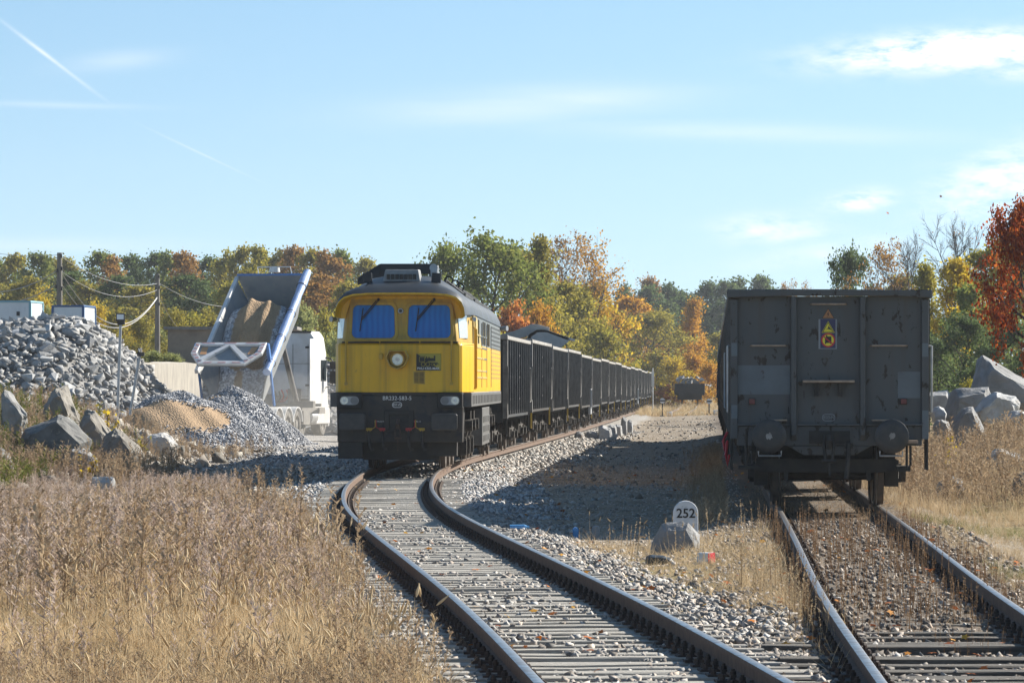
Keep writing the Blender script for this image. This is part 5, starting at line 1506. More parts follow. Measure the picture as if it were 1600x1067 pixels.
# ------------------------------------------------------------------ wheel loader tipping into a wagon
M['loader_grey'] = pmat('loader_grey', (.27, .265, .245), (.36, .34, .31), scale=3, rough=.6, spots=((.30, .19, .13), 2.5, .58, .72))
M['loader_plate'] = pmat('loader_plate', (.36, .35, .33), (.46, .43, .40), scale=2, rough=.5, spots=((.24, .15, .11), 2.0, .55, .7))
LY = 150.0
loader = empty('wheel_loader', (-3.9, LY, ground_zf(-3.9, LY)), 0, 'grey wheel loader bucket raised over the wagons behind the locomotive', 'loader')
lz = ground_zf(-3.9, LY)
def LP(x, y, z): return (x + 3.9, y, z - lz)
prof = [(.50, 3.42), (.62, 3.72), (.92, 3.90), (1.25, 3.90), (2.22, 3.56), (2.26, 3.50), (2.05, 3.50), (1.30, 3.78), (.98, 3.78), (.74, 3.62), (.66, 3.40)]
b = MB(); b.loft([[LP(x, y, z) for x, z in prof] for y in (-1.3, 1.3)]); bk = b.build('bucket', M['loader_plate'], loader, bevel=.015)
for y in (-1.3, 1.26):
    b = MB(); q = [(.50, 3.42), (.62, 3.72), (.92, 3.90), (1.25, 3.90), (2.22, 3.56), (2.12, 3.44), (1.86, 3.24), (.95, 3.22)]
    b.loft([[LP(x, yy, z) for x, z in q] for yy in (y, y + .04)]); b.build('bucket_cheek', M['loader_plate'], bk)
b = MB(); b.loft([[LP(x, y, z) for x, z in ((2.12, 3.60), (2.36, 3.52), (2.36, 3.47), (2.12, 3.53))] for y in (-1.34, 1.34)]); b.build('cutting_edge', M['galv'], bk)
for y in (-.55, .45):
    b = MB(); q = [(-3.6, 1.9), (-3.6, 2.3), (-1.5, 3.42), (.1, 3.86), (.75, 4.12), (1.0, 4.1), (1.42, 3.98), (1.40, 3.82), (.9, 3.78), (.3, 3.56), (-1.4, 3.05)]
    b.loft([[LP(x, yy, z) for x, z in q] for yy in (y, y + .1)]); b.build('lift_arm', M['loader_grey'], loader, bevel=.01)
b = MB(); b.box(-2.1, 1.7, -1.2, 1.2, .75, 1.9); b.box(-2.1, -.6, -1.0, 1.0, 1.9, 2.4); b.build('loader_body', M['yellow_paint'], loader, bevel=.05)
b = MB(); b.loft([[(-.5, -.75, 2.0), (1.0, -.75, 2.0), (1.0, .75, 2.0), (-.5, .75, 2.0)], [(-.4, -.7, 3.3), (.8, -.7, 3.3), (.8, .7, 3.3), (-.4, .7, 3.3)]]); b.build('loader_cab', M['glass'], loader, bevel=.04)
for x in (-1.4, 1.3):
    for y in (-1.05, 1.05): link('wheel', TYRE, loader, (x, y, .72), (0, 0, math.pi / 2 if y > 0 else -math.pi / 2), (1.6, 1.38, 1.38))

# ------------------------------------------------------------------ site cabins, wall, lamps, poles
M['cabin_white'] = pmat('cabin_white', (.66, .70, .72), (.58, .62, .64), scale=1, rough=.5)
M['cabin_teal'] = pmat('cabin_teal', (.20, .38, .44), rough=.5)
M['cabin_blue'] = pmat('cabin_blue', (.03, .09, .22), rough=.45)
def cabin(label, corner, wid, dep, hgt, rz, trim):
    c = empty('site_cabin', corner, rz, label, 'cabin', 'white site cabins behind the rubble')
    b = MB(); b.box(-wid, 0, 0, dep, 0, hgt); wl_ = b.build('wall', M['cabin_white'], c)
    b = MB(); b.box(-wid - .04, .04, -.04, dep + .04, hgt - .02, hgt + .06); b.build('roof', trim, c, bevel=.02)
    for x, y in ((-wid, 0), (0, 0), (0, dep), (-wid, dep)):
        b = MB(); b.box(x - .05, x + .05, y - .03, y + .07, 0, hgt - .02); b.build('corner_post', trim, c)
    b = MB()
    for i in range(int(dep / .3)): b.box(.0, .014, .2 + i * .3, .28 + i * .3, .1, hgt - .2)
    for i in range(int(wid / .3)): b.box(-.25 - i * .3, -.17 - i * .3, -.014, 0, .1, hgt - .2)
    b.build('wall_ribs', M['cabin_white'], c, stuff=True)
    b = MB(); b.box(-.55, -.42, -.03, 0, hgt - .55, hgt - .38); b.build('cabin_lamp', M['black'], c)
    return c
k1 = P(47, 472, 160); cabin('long white site cabin with pale teal trim, farthest left', (k1.x, 160, k1.z - 2.6), 6.0, 2.4, 2.6, -.09, M['cabin_teal'])
k2 = P(130, 479, 160); cabin('small white site cabin with dark blue frame above the rubble', (k2.x, 160, k2.z - 2.6), 1.25, 2.4, 2.6, -.09, M['cabin_blue'])
wa, wb = P(190, 600, 160), P(302, 600, 160)
b = MB(); rn = random.Random(6); rg = []
for i in range(15):
    x = -16.4 + 3.6 * i / 14; y_ = 153.5 + 8.0 * i / 14; rg.append([(x + .2, y_, -.3), (x - .25, y_, -.3), (x - .25, y_, 2.72 + rn.uniform(-.05, .05)), (x + .2, y_, 2.7 + rn.uniform(-.06, .04))])
b.loft(rg); tag(b.build('retaining_wall', M['concrete']), 'pale streaked concrete retaining wall behind the gravel heaps', 'wall')
b = MB(); c0 = P(262, 515, 205); b.box(c0.x, c0.x + 6.5, 205, 209, 2, c0.z)
M['shed_wall'] = pmat('shed_wall', (.26, .21, .16), (.19, .15, .12), scale=1.5, rough=.9)
hb = empty('low_shed', (0, 0, 0), label='low brown shed behind the raised tipper body', cat='shed')
b.build('wall', M['shed_wall'], hb); b = MB(); b.box(c0.x - .2, c0.x + 6.7, 204.8, 209.2, c0.z - .002, c0.z + .16); b.build('roof', M['dusty_dark'], hb)

M['lamp_face'] = pmat('lamp_face', (.75, .76, .76), rough=.25)
def floodlight(label, base, top, w, h, yaw, rz=0):
    f = empty('floodlight', base, 0, label, 'floodlight')
    t = Vector(top) - Vector(base)
    b = MB(); b.tube([(0, 0, 0), t], .045, 10); b.build('pole', M['galv'], f, smooth=60)
    m_ = Matrix.Rotation(yaw, 3, 'Z') @ Matrix.Rotation(R(-8), 3, 'X')
    b = MB(); b.obox(t + Vector((0, -.06, h * .55)), (w, .10, h), m_); hd_ = b.build('lamp_head', M['black'], f, bevel=.01)
    b = MB(); b.obox(t + Vector((0, -.115, h * .60)), (w * .76, .012, h * .62), m_); b.build('lamp_face', M['lamp_face'], hd_)
    b = MB(); b.obox(t + Vector((.02, -.03, -.03)), (.22, .12, .12)); b.build('lamp_bracket', M['black'], f)
    return f
p0, p1 = P(183, 606, 121), P(188.5, 503, 121)
floodlight('floodlight on a straight galvanised pole in the rubble', (p0.x, 121, p0.z - 1.2), p1, .27, .25, .1)
p0, p1 = P(208, 608, 122.5), P(219, 552, 122.5)
floodlight('small floodlight on a leaning pole, right of the taller one', (p0.x - .1, 122.5, p0.z - .8), p1, .14, .16, 1.1)

M['pole_wood'] = pmat('pole_wood', (.20, .185, .165), (.12, .11, .10), scale=2, rough=.9, stretch=(4, 4, .5))
M['wire'] = pmat('wire', (.32, .32, .32), rough=.5)
def utility_pole(label, px, top, base_y, Y):
    t, g = P(px, top, Y), P(px, base_y, Y)
    u = empty('utility_pole', (t.x, Y, ground_zf(t.x, Y) - .3), 0, label, 'pole', 'utility poles with sagging wires')
    H = t.z - u.location.z
    b = MB(); b.cyl((0, 0, 0), (0, 0, H), .17, .12, n=12); b.build('shaft', M['pole_wood'], u, smooth=50)
    return u, Vector((t.x, Y, t.z))
def wire(parent, a, c, sag, r=.016, name='wire'):
    a, c = Vector(a) - parent.location, Vector(c) - parent.location
    b = MB(); n = 20
    b.tube([a.lerp(c, i / n) + Vector((0, 0, -sag * 4 * (i / n) * (1 - i / n))) for i in range(n + 1)], r, 4)
    return b.build(name, M['wire'], parent)
u1, t1 = utility_pole('wooden utility pole above the site cabins', 93, 395, 480, 190)
u2, t2 = utility_pole('wooden utility pole left of the raised tipper body', 246, 428, 512, 225)
for u, t in ((u1, t1), (u2, t2)):
    for dz, dx in ((-.15, .1), (-.75, .12), (-.85, -.1), (-1.6, -.16), (-1.7, .12)):
        b = MB(); q = Vector((dx, -.1, t.z + dz - u.location.z)); b.cyl(q + Vector((0, 0, -.1)), q + Vector((0, 0, .08)), .05, .035, n=8); b.build('insulator', M['black'], u)
wire(u1, t1 + Vector((.1, 0, -.2)), t2 + Vector((0, 0, -.55)), .55, .013); wire(u1, t1 + Vector((.1, 0, -.9)), t2 + Vector((0, 0, -.9)), .75, .013)
wire(u1, t1 + Vector((.1, 0, -.95)), t2 + Vector((0, 0, -1.3)), 2.0, .022); wire(u1, t1 + Vector((.1, 0, -1.5)), t2 + Vector((0, 0, -1.35)), 1.9, .022)
wire(u1, t1 + Vector((-.1, 0, -.85)), P(-140, 405, 190), 1.3, .022); wire(u1, t1 + Vector((-.1, 0, -1.5)), P(-140, 420, 190), 1.3, .022); wire(u1, t1 + Vector((0, 0, -.1)), P(-140, 355, 190), .5, .011)
wire(u2, t2 + Vector((.05, 0, -.5)), P(420, 470, 240), .8, .013); wire(u2, t2 + Vector((.05, 0, -1.2)), P(330, 520, 245), 1.2, .018)

# ------------------------------------------------------------------ far siding: low wagon heaped with rock, dwarf signals
fx0, fy0 = 17.45, 390.0
fw = empty('low_wagon', (fx0, fy0, float(base_z(fy0))), -.05, 'small distant low-sided wagon heaped with pale rock', 'wagon')
b = MB(); b.box(-1.45, 1.45, 0, .08, 1.05, 2.15); b.box(-1.45, 1.45, 11.9, 12, 1.05, 2.15)
for s in (-1, 1): b.box(s * 1.45 - .04, s * 1.45 + .04, 0, 12, 1.05, 2.15); b.box(s * .5 - .06, s * .5 + .06, -.08, 0, 1.0, 2.15)
b.box(-1.4, 1.4, 0, 12, 1.0, 1.2); b.build('wagon_box', M['wag_frame'], fw)
b = MB(); b.box(-1.2, 1.2, .3, 11.7, .55, 1.0); b.build('underframe', M['wag_frame'], fw)
for y in (1.5, 3.0, 9.0, 10.5): wheel_pair(fw, y, .46, WHEEL_W)
for s in (-1, 1):
    b = MB(); b.cyl((s * .88, -.6, 1.05), (s * .88, 0, 1.05), .22, n=14); b.build('buffer', M['wag_frame'], fw)
rn = random.Random(12)
for i in range(9):
    o = link('rock', RUB[i], None, (fx0 - 1.15 + 2.3 * i / 8 + rn.uniform(-.1, .1) + .05 * 1.2, fy0 + 1.0 + rn.uniform(-.4, .7), 2.2 + (.35 if i % 2 else .05) + rn.uniform(-.1, .15)), (rn.uniform(-.4, .4), rn.uniform(-.4, .4), rn.uniform(0, 6)), (rn.uniform(.6, .95),) * 3)
    tag(o, 'pale rock on the distant low wagon, %s from the left' % ORD[i], 'rock', 'rocks heaped on the distant wagon')
for i in range(0):
    o = link('rock', RUB[i + 1], None, (fx0 - 1.0 + 2.1 * (i % 5) / 4 + .2, fy0 + 3 + 1.6 * (i // 5) * 3, 2.35), (.3 * i, .2, i), (1.1, 1.2, .9))
    tag(o, 'pale rock farther back in the load of the distant low wagon', 'rock', 'rocks hidden in the distant load')
M['signal_white'] = pmat('signal_white', (.72, .73, .74), rough=.5)
def dwarf_signal(label, px, py, Y):
    q = P(px, py, Y); g = ground_zf(q.x, Y)
    s_ = empty('dwarf_signal', (q.x, Y, g), 0, label, 'signal', 'dwarf signals across the tracks')
    h = q.z - g
    b = MB(); b.cyl((0, 0, 0), (0, 0, h), .05, n=8); b.box(-.2, .2, -.1, .1, 0, .12); b.build('post', M['black'], s_)
    b = MB(); b.plate(circ(0, h, .20, 16), lambda a, c, o: (a, -o, c), .0, .1); hd_ = b.build('signal_head', M['signal_white'], s_)
    b = MB(); b.box(-.2, .2, -.11, -.1, h - .05, h + .05); b.build('signal_bar', M['black'], hd_)
    b = MB(); b.box(.3, .75, -.1, .2, .05, .4); b.build('point_machine', M['signal_white'], s_, bevel=.05)
dwarf_signal('white dwarf signal left of the distant low wagon', 1035, 626, 300); dwarf_signal('white dwarf signal right of the distant low wagon', 1108, 627, 300)
q = P(1020, 575, 345); g = ground_zf(q.x, 345)
sp_ = empty('signal_post', (q.x, 345, g), 0, 'thin white post at the far end of the wagon train', 'post')
b = MB(); b.cyl((0, 0, 0), (0, 0, q.z - g), .05, n=8); b.build('post', M['signal_white'], sp_); b = MB(); b.box(-.12, .12, -.08, .0, q.z - g - 1.6, q.z - g - .3); b.build('signal_plate', M['signal_white'], sp_)

# ------------------------------------------------------------------ kilometre stone, marker, litter
M['km_white'] = pmat('km_white', (.66, .67, .68), (.52, .53, .54), scale=6, rough=.8, spots=((.36, .35, .33), 14, .60, .70))
Yk = 52.0; c = P(1071.5, 850, Yk); g = ground_zf(c.x, Yk)
km = empty('kilometre_stone', (c.x, Yk, g), .02, 'white round-topped kilometre stone with painted number, between the tracks', 'kilometre stone')
ht = P(0, 782, Yk).z - g; w = .162
ol = [(-w, -.2), (w, -.2), (w, ht - w)] + [(w * math.cos(a), ht - w + w * math.sin(a)) for a in np.linspace(.2, math.pi - .2, 11)] + [(-w, ht - w)]
b = MB(); b.plate(ol, lambda a, z, o: (a, -o, z), -.1, .0); b.build('stone_slab', M['km_white'], km, bevel=.012, seg=2)
text_obj('number', '252', .17, M['black'], km, (.0, -.003, ht - .17), (R(90), 0, 0), .002, sx=.98, bold=.003)
boulder(1016, 1094, 816, 868, 50, .35, M['granite'], 'rough grey rock propped before the white kilometre stone', 61, [(0, 0), (.10, .45), (.22, .93), (.32, 1), (.72, .97), (.97, .62), (1, .3), (.98, 0)], None, 'rock', .02, 'rock')
bx = P(1103, 889, 45.2); b = MB()
mk = empty('boundary_marker', (bx.x, 45.2, bx.z - .02), -.58, 'small square marker block, half white and half red, in dry grass', 'marker')
b.loft([[(-.088, -.088, 0), (.088, -.088, 0), (.088, .088, 0), (-.088, .088, 0)], [(-.072, -.072, .21), (.072, -.072, .21), (.072, .072, .21), (-.072, .072, .21)]]); b.build('white_block', M['km_white'], mk, bevel=.008)
b = MB(); b.loft([[(.084, -.089, .004), (.0915, -.089, .004), (.0755, -.0735, .209), (.068, -.0735, .209)], [(.084, .089, .004), (.0915, .089, .004), (.0755, .0735, .209), (.068, .0735, .209)]]); b.build('red_face', M['sign_red'], mk)
M['plastic_black'] = pmat('plastic_black', (.018, .022, .025), (.035, .04, .042), scale=12, rough=.32, bump=.5, bscale=25)
M['plastic_blue'] = pmat('plastic_blue', (.10, .30, .58), rough=.25)
boulder(1007, 1057, 866, 884, 46.5, .22, M['plastic_black'], 'crumpled black plastic bag lying before the grey rock', 62, [(0, .2), (.05, .8), (.2, 1), (.45, .85), (.62, .95), (.85, .75), (1, .2), (.9, 0)], None, 'plastic_bag', .05, 'bag')
boulder(1146, 1176, 903, 918, 41.5, .15, M['plastic_black'], 'small dark crumpled scrap in the straw right of the marker', 63, [(0, 0), (.1, .8), (.6, 1), (1, .4), (.95, 0)], None, 'debris', .05, 'debris')
b = MB(); q = P(808, 828, 55); b.cyl((0, 0, .04), (.20, .02, .045), .035, .033, n=12); b.cyl((.20, .02, .045), (.245, .025, .045), .033, .014, n=12); b.cyl((.245, .025, .045), (.27, .028, .045), .016, n=10)
o = b.build('plastic_bottle', M['plastic_blue'], None, smooth=50); o.location = (q.x - .1, 55, ground_zf(q.x, 55)); tag(o, 'blue plastic bottle lying on the ballast in shade', 'bottle')
boulder(895, 904, 823, 829, 56, .12, M['plastic_blue'], 'bluish scrap of plastic litter at the shadow edge', 64, None, None, 'plastic_scrap', .06, 'litter')
boulder(925, 937, 820, 827, 56, .12, M['granite_pale'], 'white scrap of paper litter at the shadow edge', 65, None, None, 'paper_scrap', .06, 'litter')
M['maple'] = pmat('maple', (.50, .16, .02), (.42, .09, .015), scale=20, rough=.7)
def leaf_outline(r): return [(r * (1.0 if i % 2 == 0 else .42) * math.cos(a), r * (1.0 if i % 2 == 0 else .42) * math.sin(a)) for i, a in enumerate(np.linspace(0, 2 * math.pi, 14, endpoint=False))]
for (px, py, Y, r_, rot, lab) in ((1387, 333, 40, .022, (1.0, .3, .4), 'orange leaf falling against the sky, larger and lower one'), (1470, 307, 40, .02, (1.45, .1, .2), 'brown leaf falling against the sky, seen edge on')):
    b = MB(); b.plate(leaf_outline(r_), lambda a, c, o: (a, c * .8, o + a * a * 4), 0, .001); o = b.build('falling_leaf', M['maple']); o.location = P(px, py, Y); o.rotation_euler = rot; tag(o, lab, 'leaf', 'falling leaves')
# ------------------------------------------------------------------ trees
LEAF = {}
def leafmat(name, *cs):
    LEAF[name] = attr_mat('leaf_' + name, [(0, cs[0]), (.5, cs[1]), (1, cs[2])], .75, .52, .15)
leafmat('green', (0.10, 0.135, 0.03), (0.175, 0.21, 0.046), (0.30, 0.29, 0.07))
leafmat('dark', (0.058, 0.092, 0.036), (0.094, 0.135, 0.048), (0.155, 0.19, 0.066))
leafmat('olive', (0.17, 0.16, 0.034), (0.285, 0.25, 0.046), (0.44, 0.355, 0.06))
leafmat('yellow', (0.32, 0.235, 0.025), (0.5, 0.36, 0.03), (0.64, 0.48, 0.045))
leafmat('orange', (0.32, 0.15, 0.022), (0.5, 0.26, 0.03), (0.62, 0.38, 0.045))
leafmat('rust', (0.19, 0.1, 0.035), (0.3, 0.165, 0.045), (0.4, 0.24, 0.065))
leafmat('birch', (0.18, 0.19, 0.035), (0.31, 0.28, 0.042), (0.48, 0.38, 0.05))
leafmat('red', (0.13, 0.018, 0.01), (0.34, 0.065, 0.016), (0.54, 0.18, 0.03))
leafmat('brick', (0.3, 0.1, 0.035), (0.46, 0.17, 0.04), (0.56, 0.26, 0.06))
leafmat('pale', (0.19, 0.22, 0.08), (0.28, 0.3, 0.11), (0.38, 0.38, 0.14))
M['bark'] = pmat('bark', (.075, .062, .052), (.045, .038, .034), scale=6, rough=.95, stretch=(1, 1, .3))
M['bark_grey'] = pmat('bark_grey', (.14, .12, .115), (.08, .07, .068), scale=6, rough=.95, stretch=(1, 1, .3))

SHAPES = {
    'round': lambda t: math.sin(math.pi * min(1, .18 + .80 * t)) ** .7,
    'spread': lambda t: (math.sin(math.pi * min(1, .25 + .68 * t)) ** .6),
    'tall': lambda t: (1 - t) ** .55 * min(1, .35 + 3 * t),
    'bush': lambda t: math.sqrt(max(0, 1 - (t * .95) ** 2)),
}
def gen_tree(seed, shape, H, cr, base, limbs, subs, twigs, leaves, lsize, spread, elev=(10, 68), trunk_r=.022, trunk_top=.92, clump=.6):
    """unit design at real scale: returns (wood mesh, leaf mesh)"""
    rn = random.Random(seed); rs = np.random.RandomState(seed)
    b = MB(); anchors = []; aw = []
    def poly(p, d, L, n, curl, wob):
        pts = [p.copy()]; d = d.normalized()
        for i in range(n):
            d = (d + Vector((rn.uniform(-wob, wob), rn.uniform(-wob, wob), curl + rn.uniform(-wob, wob) * .6))).normalized()
            pts.append(pts[-1] + d * (L / n))
        return pts
    tr = poly(Vector((0, 0, -.3)), Vector((0, 0, 1)), H * trunk_top, 9, .05, .07)
    r0 = H * trunk_r
    b.tube(tr, [r0 * (1.25 if i == 0 else 1) * (1 - .9 * i / 9) + .01 for i in range(10)], 7)
    def at(pts, t):
        f = t * (len(pts) - 1); i = min(int(f), len(pts) - 2); return pts[i].lerp(pts[i + 1], f - i), (pts[i + 1] - pts[i]).normalized()
    ang = rn.uniform(0, 6)
    for i in range(limbs):
        t = (i + rn.uniform(.2, .8)) / limbs
        h = base + (1 - base) * t * .97
        p, _ = at(tr, min(1, h / trunk_top))
        ang += 2.4 + rn.uniform(-.4, .4)
        el = R(elev[0] + (elev[1] - elev[0]) * t + rn.uniform(-9, 9))
        L = cr * SHAPES[shape](t) * rn.uniform(.78, 1.12)
        d = Vector((math.cos(ang) * math.cos(el), math.sin(ang) * math.cos(el), math.sin(el)))
        lp = poly(p, d, L, 6, .055, .13)
        rl = max(.012, r0 * .42 * (1 - .6 * t) * (.5 + .5 * L / cr))
        b.tube(lp, [rl * (1 - .85 * k / 6) + .004 for k in range(7)], 5)
        anchors.append(lp[-1]); aw.append(1)
        for j in range(subs):
            s = rn.uniform(.22, 1.0); q, dd = at(lp, s)
            ax = Vector((rn.gauss(0, 1), rn.gauss(0, 1), rn.gauss(0, .7))).normalized()
            d2 = (dd + ax * .95).normalized(); L2 = L * rn.uniform(.25, .5) * (1.15 - .5 * s) + .15
            sp = poly(q, d2, L2, 4, .06, .18)
            b.tube(sp, [rl * .34 * (1 - .8 * k / 4) + .003 for k in range(5)], 4)
            anchors += [sp[2], sp[3], sp[4]]; aw += [.6, 1, 1]
            for k in range(twigs):
                q2, d3 = at(sp, rn.uniform(.2, 1))
                d4 = (d3 + Vector((rn.gauss(0, 1), rn.gauss(0, 1), rn.gauss(.2, .7))).normalized() * .8).normalized()
                tp = poly(q2, d4, L2 * rn.uniform(.3, .6), 2, .05, .2)
                b.tube(tp, [rl * .13 + .004, rl * .08 + .003, .002], 3)
                anchors += [tp[1], tp[2]]; aw += [.7, 1]
    wood = b.mesh('trunk', M['bark'], None)
    A = np.array([tuple(a) for a in anchors]); w = np.array(aw); w /= w.sum()
    n = leaves
    ci = rs.choice(len(A), n, p=w)
    C = A[ci] + rs.normal(0, spread, (n, 3)) * np.array([1, 1, .75])
    C[:, 2] = np.maximum(C[:, 2], .25)
    cl = rs.uniform(0, 1, len(A))
    val = np.clip(clump * cl[ci] + (1 - clump) * rs.uniform(0, 1, n), 0, 1)
    nrm = rs.normal(0, 1, (n, 3)) + np.array([0, 0, .5]); nrm /= np.linalg.norm(nrm, axis=1)[:, None]
    t1 = np.cross(nrm, rs.normal(0, 1, (n, 3))); t1 /= np.linalg.norm(t1, axis=1)[:, None]
    t2 = np.cross(nrm, t1)
    sz = lsize * rs.uniform(.55, 1.25, n)
    V = np.stack([C + t1 * sz[:, None] * .5, C + t2 * sz[:, None] * .34, C - t1 * sz[:, None] * .5, C - t2 * sz[:, None] * .34], 1).reshape(-1, 3)
    F = np.arange(4 * n).reshape(n, 4)
    leaf = fast_mesh('crown', V, F, LEAF['green'], col=np.repeat(val, 4))
    zz = V[:, 2] if leaves > 1000 else np.array([q[2] for q in b.v])
    xy = np.hypot(V[:, 0], V[:, 1]) if leaves > 1000 else np.array([math.hypot(q[0], q[1]) for q in b.v])
    return wood, leaf, float(np.percentile(zz, 99.6)), float(np.percentile(xy, 96))

TV = {}
def variant(key, **k): TV.setdefault(key, []).append(gen_tree(**k))
for i in range(3): variant('oak', seed=11 + i, shape='round', H=14, cr=5.6, base=.18, limbs=20, subs=8, twigs=2, leaves=9000, lsize=.36, spread=.42)
for i in range(3): variant('wood', seed=31 + i, shape='round', H=14, cr=4.2, base=.12, limbs=18, subs=6, twigs=1, leaves=5200, lsize=.42, spread=.42)
for i in range(3): variant('tall', seed=51 + i, shape='tall', H=14, cr=4.0, base=.12, limbs=24, subs=6, twigs=2, leaves=6000, lsize=.32, spread=.38, elev=(25, 72))
for i in range(3): variant('bush', seed=71 + i, shape='bush', H=6, cr=3.2, base=.03, limbs=16, subs=7, twigs=2, leaves=4800, lsize=.26, spread=.30, elev=(15, 80), trunk_top=.8)
for i in range(2): variant('semi', seed=91 + i, shape='spread', H=13, cr=5.0, base=.22, limbs=15, subs=9, twigs=6, leaves=2600, lsize=.26, spread=.25, elev=(30, 72), trunk_r=.016)
for i in range(2): variant('bare', seed=111 + i, shape='spread', H=13, cr=5.4, base=.25, limbs=16, subs=12, twigs=10, leaves=240, lsize=.16, spread=.2, elev=(28, 68), trunk_r=.020)
variant('redoak', seed=131, shape='round', H=6.8, cr=2.5, base=.45, limbs=22, subs=9, twigs=4, leaves=15000, lsize=.15, spread=.16, elev=(8, 62), trunk_r=.02)

WK = {'wood': 1.25, 'oak': 1.05, 'tall': 1.1, 'bush': 1.15, 'semi': 1.05, 'bare': 1.0, 'redoak': 1.0}
def tree(kind, species, px, top, Y, wpx, row, seed, word, base_z_=None, bark='bark', cat='tree'):
    rn = random.Random(seed * 7 + int(px))
    wood, leaf, H, cr = TV[kind][seed % len(TV[kind])]
    t = P(px, top, Y); g = ground_zf(t.x, Y) if base_z_ is None else base_z_
    sc = (t.z - g) / H
    sw = WK.get(kind, 1.5) * (wpx / FPX * Y) / (2 * cr)
    name = {'bush': 'shrub', 'semi': 'thinning_tree', 'bare': 'bare_tree'}.get(kind, 'tree')
    o = empty(name, (t.x, Y, g - .1), rn.uniform(0, 6.28), None, 'shrub' if kind == 'bush' else 'tree', row)
    o.scale = (sw, sw, sc)
    a = link('trunk', wood, o); c = link('crown', leaf, o)
    a.material_slots[0].link = 'OBJECT'; a.material_slots[0].material = M[bark]
    c.material_slots[0].link = 'OBJECT'; c.material_slots[0].material = LEAF[species]
    TREES.append((row, px, o, word))
TREES = []
CW = {'green': 'mid green', 'dark': 'dark green', 'olive': 'olive green', 'yellow': 'golden yellow', 'orange': 'orange', 'rust': 'rusty brown', 'birch': 'yellow-green', 'red': 'deep red', 'brick': 'brick red', 'pale': 'pale green'}

s_ = 0
R1 = 'skyline of the left wood'
for px, top, sp, w in ((-18, 402, 'green', 70), (22, 396, 'olive', 66), (52, 394, 'green', 70), (88, 404, 'olive', 60), (112, 402, 'olive', 60), (150, 392, 'green', 76), (182, 400, 'rust', 60), (212, 398, 'dark', 66), (238, 394, 'dark', 60),
                       (262, 393, 'green', 64), (292, 393, 'rust', 66), (322, 400, 'dark', 70), (346, 392, 'birch', 60), (372, 385, 'olive', 60), (398, 384, 'birch', 60), (428, 390, 'olive', 66), (456, 384, 'rust', 64),
                       (484, 388, 'olive', 70), (512, 392, 'rust', 70), (540, 390, 'green', 64), (566, 402, 'olive', 60), (590, 418, 'green', 50), (612, 430, 'olive', 60)):
    s_ += 1; tree('wood', sp, px, top, 375 + (s_ * 37) % 50, w * 1.05, R1, s_, 'tree')
R2 = 'middle of the left wood'
for px, top, sp, w in ((-10, 440, 'olive', 80), (34, 432, 'olive', 80), (72, 446, 'yellow', 60), (108, 424, 'dark', 80), (142, 438, 'olive', 70), (176, 430, 'dark', 70), (208, 446, 'olive', 76), (238, 452, 'yellow', 64), (268, 446, 'olive', 70), (300, 428, 'dark', 76), (326, 438, 'dark', 70),
                       (352, 440, 'birch', 60), (384, 420, 'olive', 60), (416, 432, 'birch', 60), (444, 436, 'olive', 66), (474, 440, 'birch', 72), (506, 428, 'rust', 80), (538, 440, 'olive', 66), (568, 448, 'birch', 60), (600, 452, 'olive', 60)):
    s_ += 1; tree('wood', sp, px, top, 315 + (s_ * 29) % 36, w * 1.15, R2, s_, 'tree')
R3 = 'shrubs at the foot of the left wood'
for px, top, sp, w in ((20, 478, 'olive', 60), (70, 458, 'yellow', 50), (100, 470, 'olive', 50), (150, 470, 'yellow', 60), (178, 480, 'olive', 56), (196, 500, 'yellow', 60), (222, 492, 'olive', 60), (248, 505, 'pale', 60), (272, 480, 'olive', 70),
                       (300, 486, 'birch', 70), (330, 480, 'olive', 70), (360, 490, 'birch', 60), (240, 545, 'pale', 60), (214, 552, 'olive', 50), (268, 548, 'pale', 56), (76, 476, 'pale', 26), (480, 470, 'pale', 70), (510, 482, 'birch', 60), (545, 486, 'pale', 70), (520, 520, 'pale', 60), (490, 530, 'green', 60), (580, 480, 'green', 70)):
    s_ += 1; tree('bush', sp, px, top, (238 + (s_ * 17) % 40) if top < 540 else 182, w, R3, s_, 'shrub')
R4 = 'trees behind the locomotive and first wagons'
for kind, sp, px, top, w, Y in (('oak', 'green', 760, 363, 190, 262), ('oak', 'green', 705, 378, 110, 270), ('wood', 'olive', 818, 392, 100, 275), ('tall', 'olive', 850, 368, 66, 268), ('semi', 'rust', 893, 362, 120, 262), ('semi', 'orange', 943, 366, 125, 266),
                                ('bush', 'brick', 792, 470, 100, 248), ('bush', 'orange', 842, 470, 80, 252), ('tall', 'birch', 906, 448, 86, 255), ('bush', 'birch', 946, 498, 90, 258), ('bush', 'birch', 740, 480, 120, 245), ('wood', 'olive', 870, 440, 90, 280),
                                ('wood', 'yellow', 930, 440, 100, 285), ('bush', 'yellow', 880, 500, 80, 250), ('wood', 'olive', 655, 450, 90, 290)):
    if px > 870: Y = 326 + (px % 7) * 3
    s_ += 1; tree(kind, sp, px, top, Y, w, R4, s_, 'tree')
R5 = 'autumn trees at the end of the yard'
for kind, sp, px, top, w, Y in (('wood', 'orange', 975, 462, 90, 440), ('oak', 'olive', 1030, 484, 125, 412), ('tall', 'orange', 1090, 466, 62, 425), ('bush', 'yellow', 1052, 556, 66, 405), ('bush', 'orange', 1082, 548, 60, 409), ('bush', 'birch', 1000, 560, 60, 408), ('bush', 'orange', 1108, 562, 46, 406),
                                ('tall', 'birch', 1062, 500, 60, 430), ('wood', 'rust', 1000, 478, 80, 445), ('bush', 'brick', 1038, 600, 50, 404), ('bush', 'rust', 1012, 604, 40, 404), ('wood', 'olive', 1120, 520, 60, 440), ('wood', 'orange', 955, 480, 70, 452)):
    s_ += 1; tree(kind, sp, px, top, Y, w, R5, s_, 'tree')
